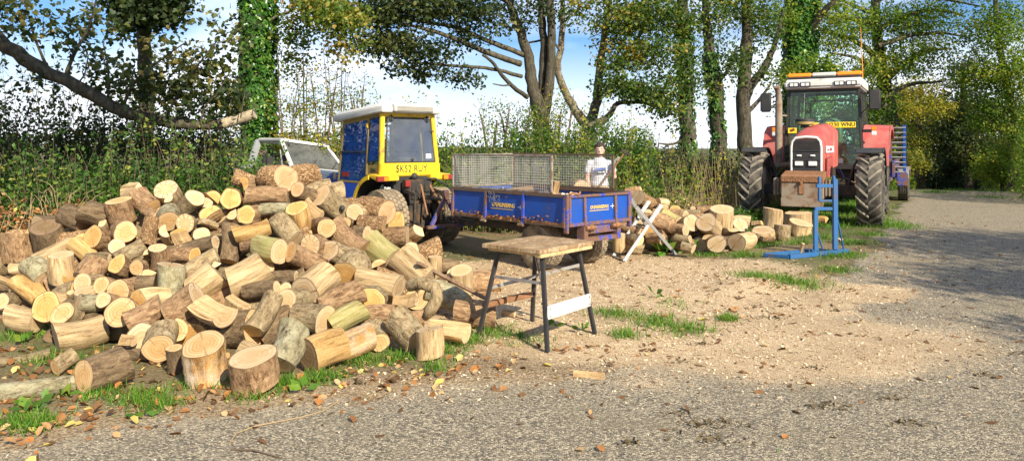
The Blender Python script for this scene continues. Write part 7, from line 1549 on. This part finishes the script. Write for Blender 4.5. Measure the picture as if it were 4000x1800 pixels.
# ================================================================== the person with the maul
def soft(name, parts, mat, parent, voxel=.012, smooth_it=4, extra=None):
    """tapered limbs fused into one continuous skin; parts: (points, radii) chains or (centre, radii) balls"""
    m = MB()
    for kind, a, b in parts:
        if kind == 'c':
            pts = [Vector(p) for p in a]; m.tube(pts, b, 14)
            for p, r in zip(pts, b): m.ball(p, r, 14, 8)
        else: m.ball(a, 1.0, 18, 12, b)
    o = m.build(name, mat, parent, 80); md = o.modifiers.new('skin', 'REMESH'); md.mode = 'VOXEL'; md.voxel_size = voxel; md.use_smooth_shade = True
    ms = o.modifiers.new('soften', 'SMOOTH'); ms.factor = .5; ms.iterations = smooth_it
    return o
pd_ = 12.5; pp = Vector(((2342-CX)/F*pd_, pd_, 0)); pp.z = gz1(pp.x, pp.y)
pe = thing('person', 'person in a white printed t-shirt and tan trousers standing behind the trailer mesh', 'person', pp, (0, 0, R_(-4)))
# body faces -y (towards the lane); their left hand is at +x
hz = 1.50 - pp.z*0
body = soft('body', [('b', (0, .005, 1.545), (.074, .092, .112)), ('b', (0, -.028, 1.485), (.055, .062, .062)), ('c', [(0, .02, 1.36), (0, .005, 1.46)], [.056, .052]), ('b', (0, -.094, 1.530), (.013, .020, .026)), ('b', (-.077, .01, 1.53), (.012, .02, .03)), ('b', (.077, .01, 1.53), (.012, .02, .03)), ('b', (0, -.062, 1.452), (.03, .03, .02)),
    ('c', [(0, .01, 1.33), (0, .01, 1.15), (0, .01, .98), (0, .01, .88)], [.115, .125, .118, .12]), ('c', [(-.15, .01, 1.31), (.15, .01, 1.31)], [.062, .062]),
    ('c', [(-.17, .01, 1.31), (-.205, -.01, 1.07), (-.175, -.13, .90)], [.050, .042, .030]), ('c', [(.17, .01, 1.31), (.245, -.03, 1.10), (.215, -.17, 1.30)], [.050, .042, .030]),
    ('c', [(-.085, .01, .86), (-.10, -.01, .47), (-.10, .02, .09)], [.078, .055, .042]), ('c', [(.085, .01, .86), (.10, -.01, .47), (.11, .02, .09)], [.078, .055, .042])], M['skin'], pe, .011, 3)
soft('t_shirt', [('c', [(0, .012, 1.32), (0, .012, 1.15), (0, .012, .93)], [.128, .140, .140]), ('c', [(-.155, .01, 1.312), (.155, .01, 1.312)], [.076, .076]), ('c', [(-.16, .01, 1.31), (-.198, 0, 1.20)], [.072, .064]), ('c', [(.16, .01, 1.31), (.220, -.01, 1.20)], [.072, .064]), ('b', (.0, -.01, 1.22), (.165, .125, .12)), ('b', (0, 0, .98), (.155, .135, .10))], M['shirt'], pe, .012, 4)
soft('trousers', [('c', [(0, .012, .95), (0, .012, .86)], [.148, .142]), ('c', [(-.085, .01, .86), (-.10, -.01, .47), (-.10, .02, .10)], [.098, .078, .070]), ('c', [(.085, .01, .86), (.10, -.01, .47), (.11, .02, .10)], [.098, .078, .070])], M['trouser'], pe, .014, 4)
for s in (-1, 1): soft('boot', [('c', [(s*.105, .03, .10), (s*.105, .03, .045)], [.055, .050]), ('c', [(s*.105, .03, .045), (s*.115, -.13, .04)], [.048, .040])], M['boot'], pe, .012, 3)
rs = random.Random(5); parts = [('b', (0, .030, 1.592), (.078, .080, .078))]
for k in range(260):
    d = Vector((rs.gauss(0, 1), rs.gauss(0, 1), rs.gauss(0, 1))).normalized()
    lim = .46 + .10*math.sin(d.x*9) if d.y < -.25 else (.10 if d.y < .25 else -.25)
    if d.z < lim: continue
    parts.append(('b', (d.x*.080, .010 + d.y*.098, 1.548 + d.z*.122), (rs.uniform(.010, .019),)*3))
soft('hair', parts, M['hair'], pe, .006, 1)
for s in (-1, 1):
    m = MB(); m.ball((s*.030, -.074, 1.543), .009, 10, 6); e = m.build('eye', M['eye'], pe, 60); m = MB(); m.ball((s*.030, -.079, 1.543), .0055, 8, 6); m.build('iris', M['iris'], e, 60)
    m = MB(); m.tube([(s*.014, -.083, 1.566), (s*.030, -.084, 1.571), (s*.048, -.074, 1.566)], [.004, .005, .003], 6); m.build('eyebrow', M['hair'], pe, 60)
m = MB(); m.tube([(-.022, -.078, 1.478), (0, -.086, 1.479), (.022, -.078, 1.478)], [.003, .006, .003], 6); m.build('mouth', M['lip'], pe, 60)
def hand(wrist, fwd, side, mat, seed):
    """palm, four curled fingers and a thumb round a shaft that runs along side"""
    w = Vector(wrist); f = Vector(fwd).normalized(); sd_ = Vector(side).normalized(); n = f.cross(sd_).normalized(); P = [('c', [w, w + f*.035], [.030, .034]), ('c', [w + f*.05 - sd_*.026, w + f*.05 + sd_*.026], [.024, .022])]
    for k, l in enumerate((.92, 1.0, .95, .78)):
        b = w + f*.075 + sd_*(-.030 + k*.020); P.append(('c', [b, b + f*.030*l + n*.008, b + f*.038*l + n*.038*l, b + f*.016*l + n*.052*l], [.0105, .010, .0095, .008]))
    b = w + f*.030 - sd_*.034; P.append(('c', [b, b - sd_*.022 + f*.025 + n*.012, b - sd_*.008 + f*.045 + n*.034], [.012, .011, .009]))
    return soft('hand', P, mat, pe, .0055, 2)
# maul: head high by the left shoulder, shaft running down across the body to the right hip
mA, mB_ = Vector((.42, -.24, 1.53)), Vector((-.13, -.20, .78))
ax_m = (mB_ - mA).normalized()
hand((.235, -.17, 1.33), (.25, -.25, .6), ax_m, M['glove'], 1)
soft('glove_cuff', [('c', [(.222, -.155, 1.27), (.235, -.172, 1.335)], [.043, .040])], M['glove'], pe, .01, 2)
hand((-.165, -.145, .885), (.35, -.3, -.5), -ax_m, M['glove_y'], 2)
# print on the shirt: blue bands over a dark skyline with pale letters
m = MB(); m.prism([(-.085, 1.235), (.10, 1.262), (.10, 1.215), (-.075, 1.195)], 'y', -.150, -.146); pr = m.build('shirt_print', M['mid_blue'], pe)
m = MB(); m.prism([(-.075, 1.194), (.02, 1.208), (.05, 1.232), (.075, 1.222), (.10, 1.21), (.10, 1.165), (-.055, 1.150)], 'y', -.1505, -.1464); m.build('print_skyline', M['navy'], pr)
for k in range(6):
    m = MB(); x0 = -.035 + k*.021; m.bx(x0, x0+.014, -.1525, -.1500, 1.168+.002*k, 1.186+.002*k + (.008 if k in (0, 4) else 0)); m.build('print_letter', M['white_ink'], pr)
mt_ = thing('splitting_maul', 'long wooden-handled maul with black head held across the person', 'maul', pp + Vector((mA.x, mA.y, 0)))
o_ = Vector((mA.x, mA.y, 0)); rot = Matrix.Rotation(R_(-4), 4, 'Z')
a_, b_ = rot @ mA - rot @ o_, rot @ mB_ - rot @ o_; mt_.location = pp + rot @ o_
m = MB(); m.tube([a_, a_.lerp(b_, .5), b_], [.017, .014, .017], 10); m.build('handle', M['rust'], mt_, 60)
ax2 = (b_ - a_).normalized(); sd2 = ax2.cross(Vector((0, 1, 0))).normalized(); m = MB(); c = a_ + ax2*.02
m.beam(c - sd2*.07, c + sd2*.05, .055, .055, ax2); m.beam(c + sd2*.05, c + sd2*.11, .045, .030, ax2); m.build('maul_head', M['iron'], mt_, bevel=.008)
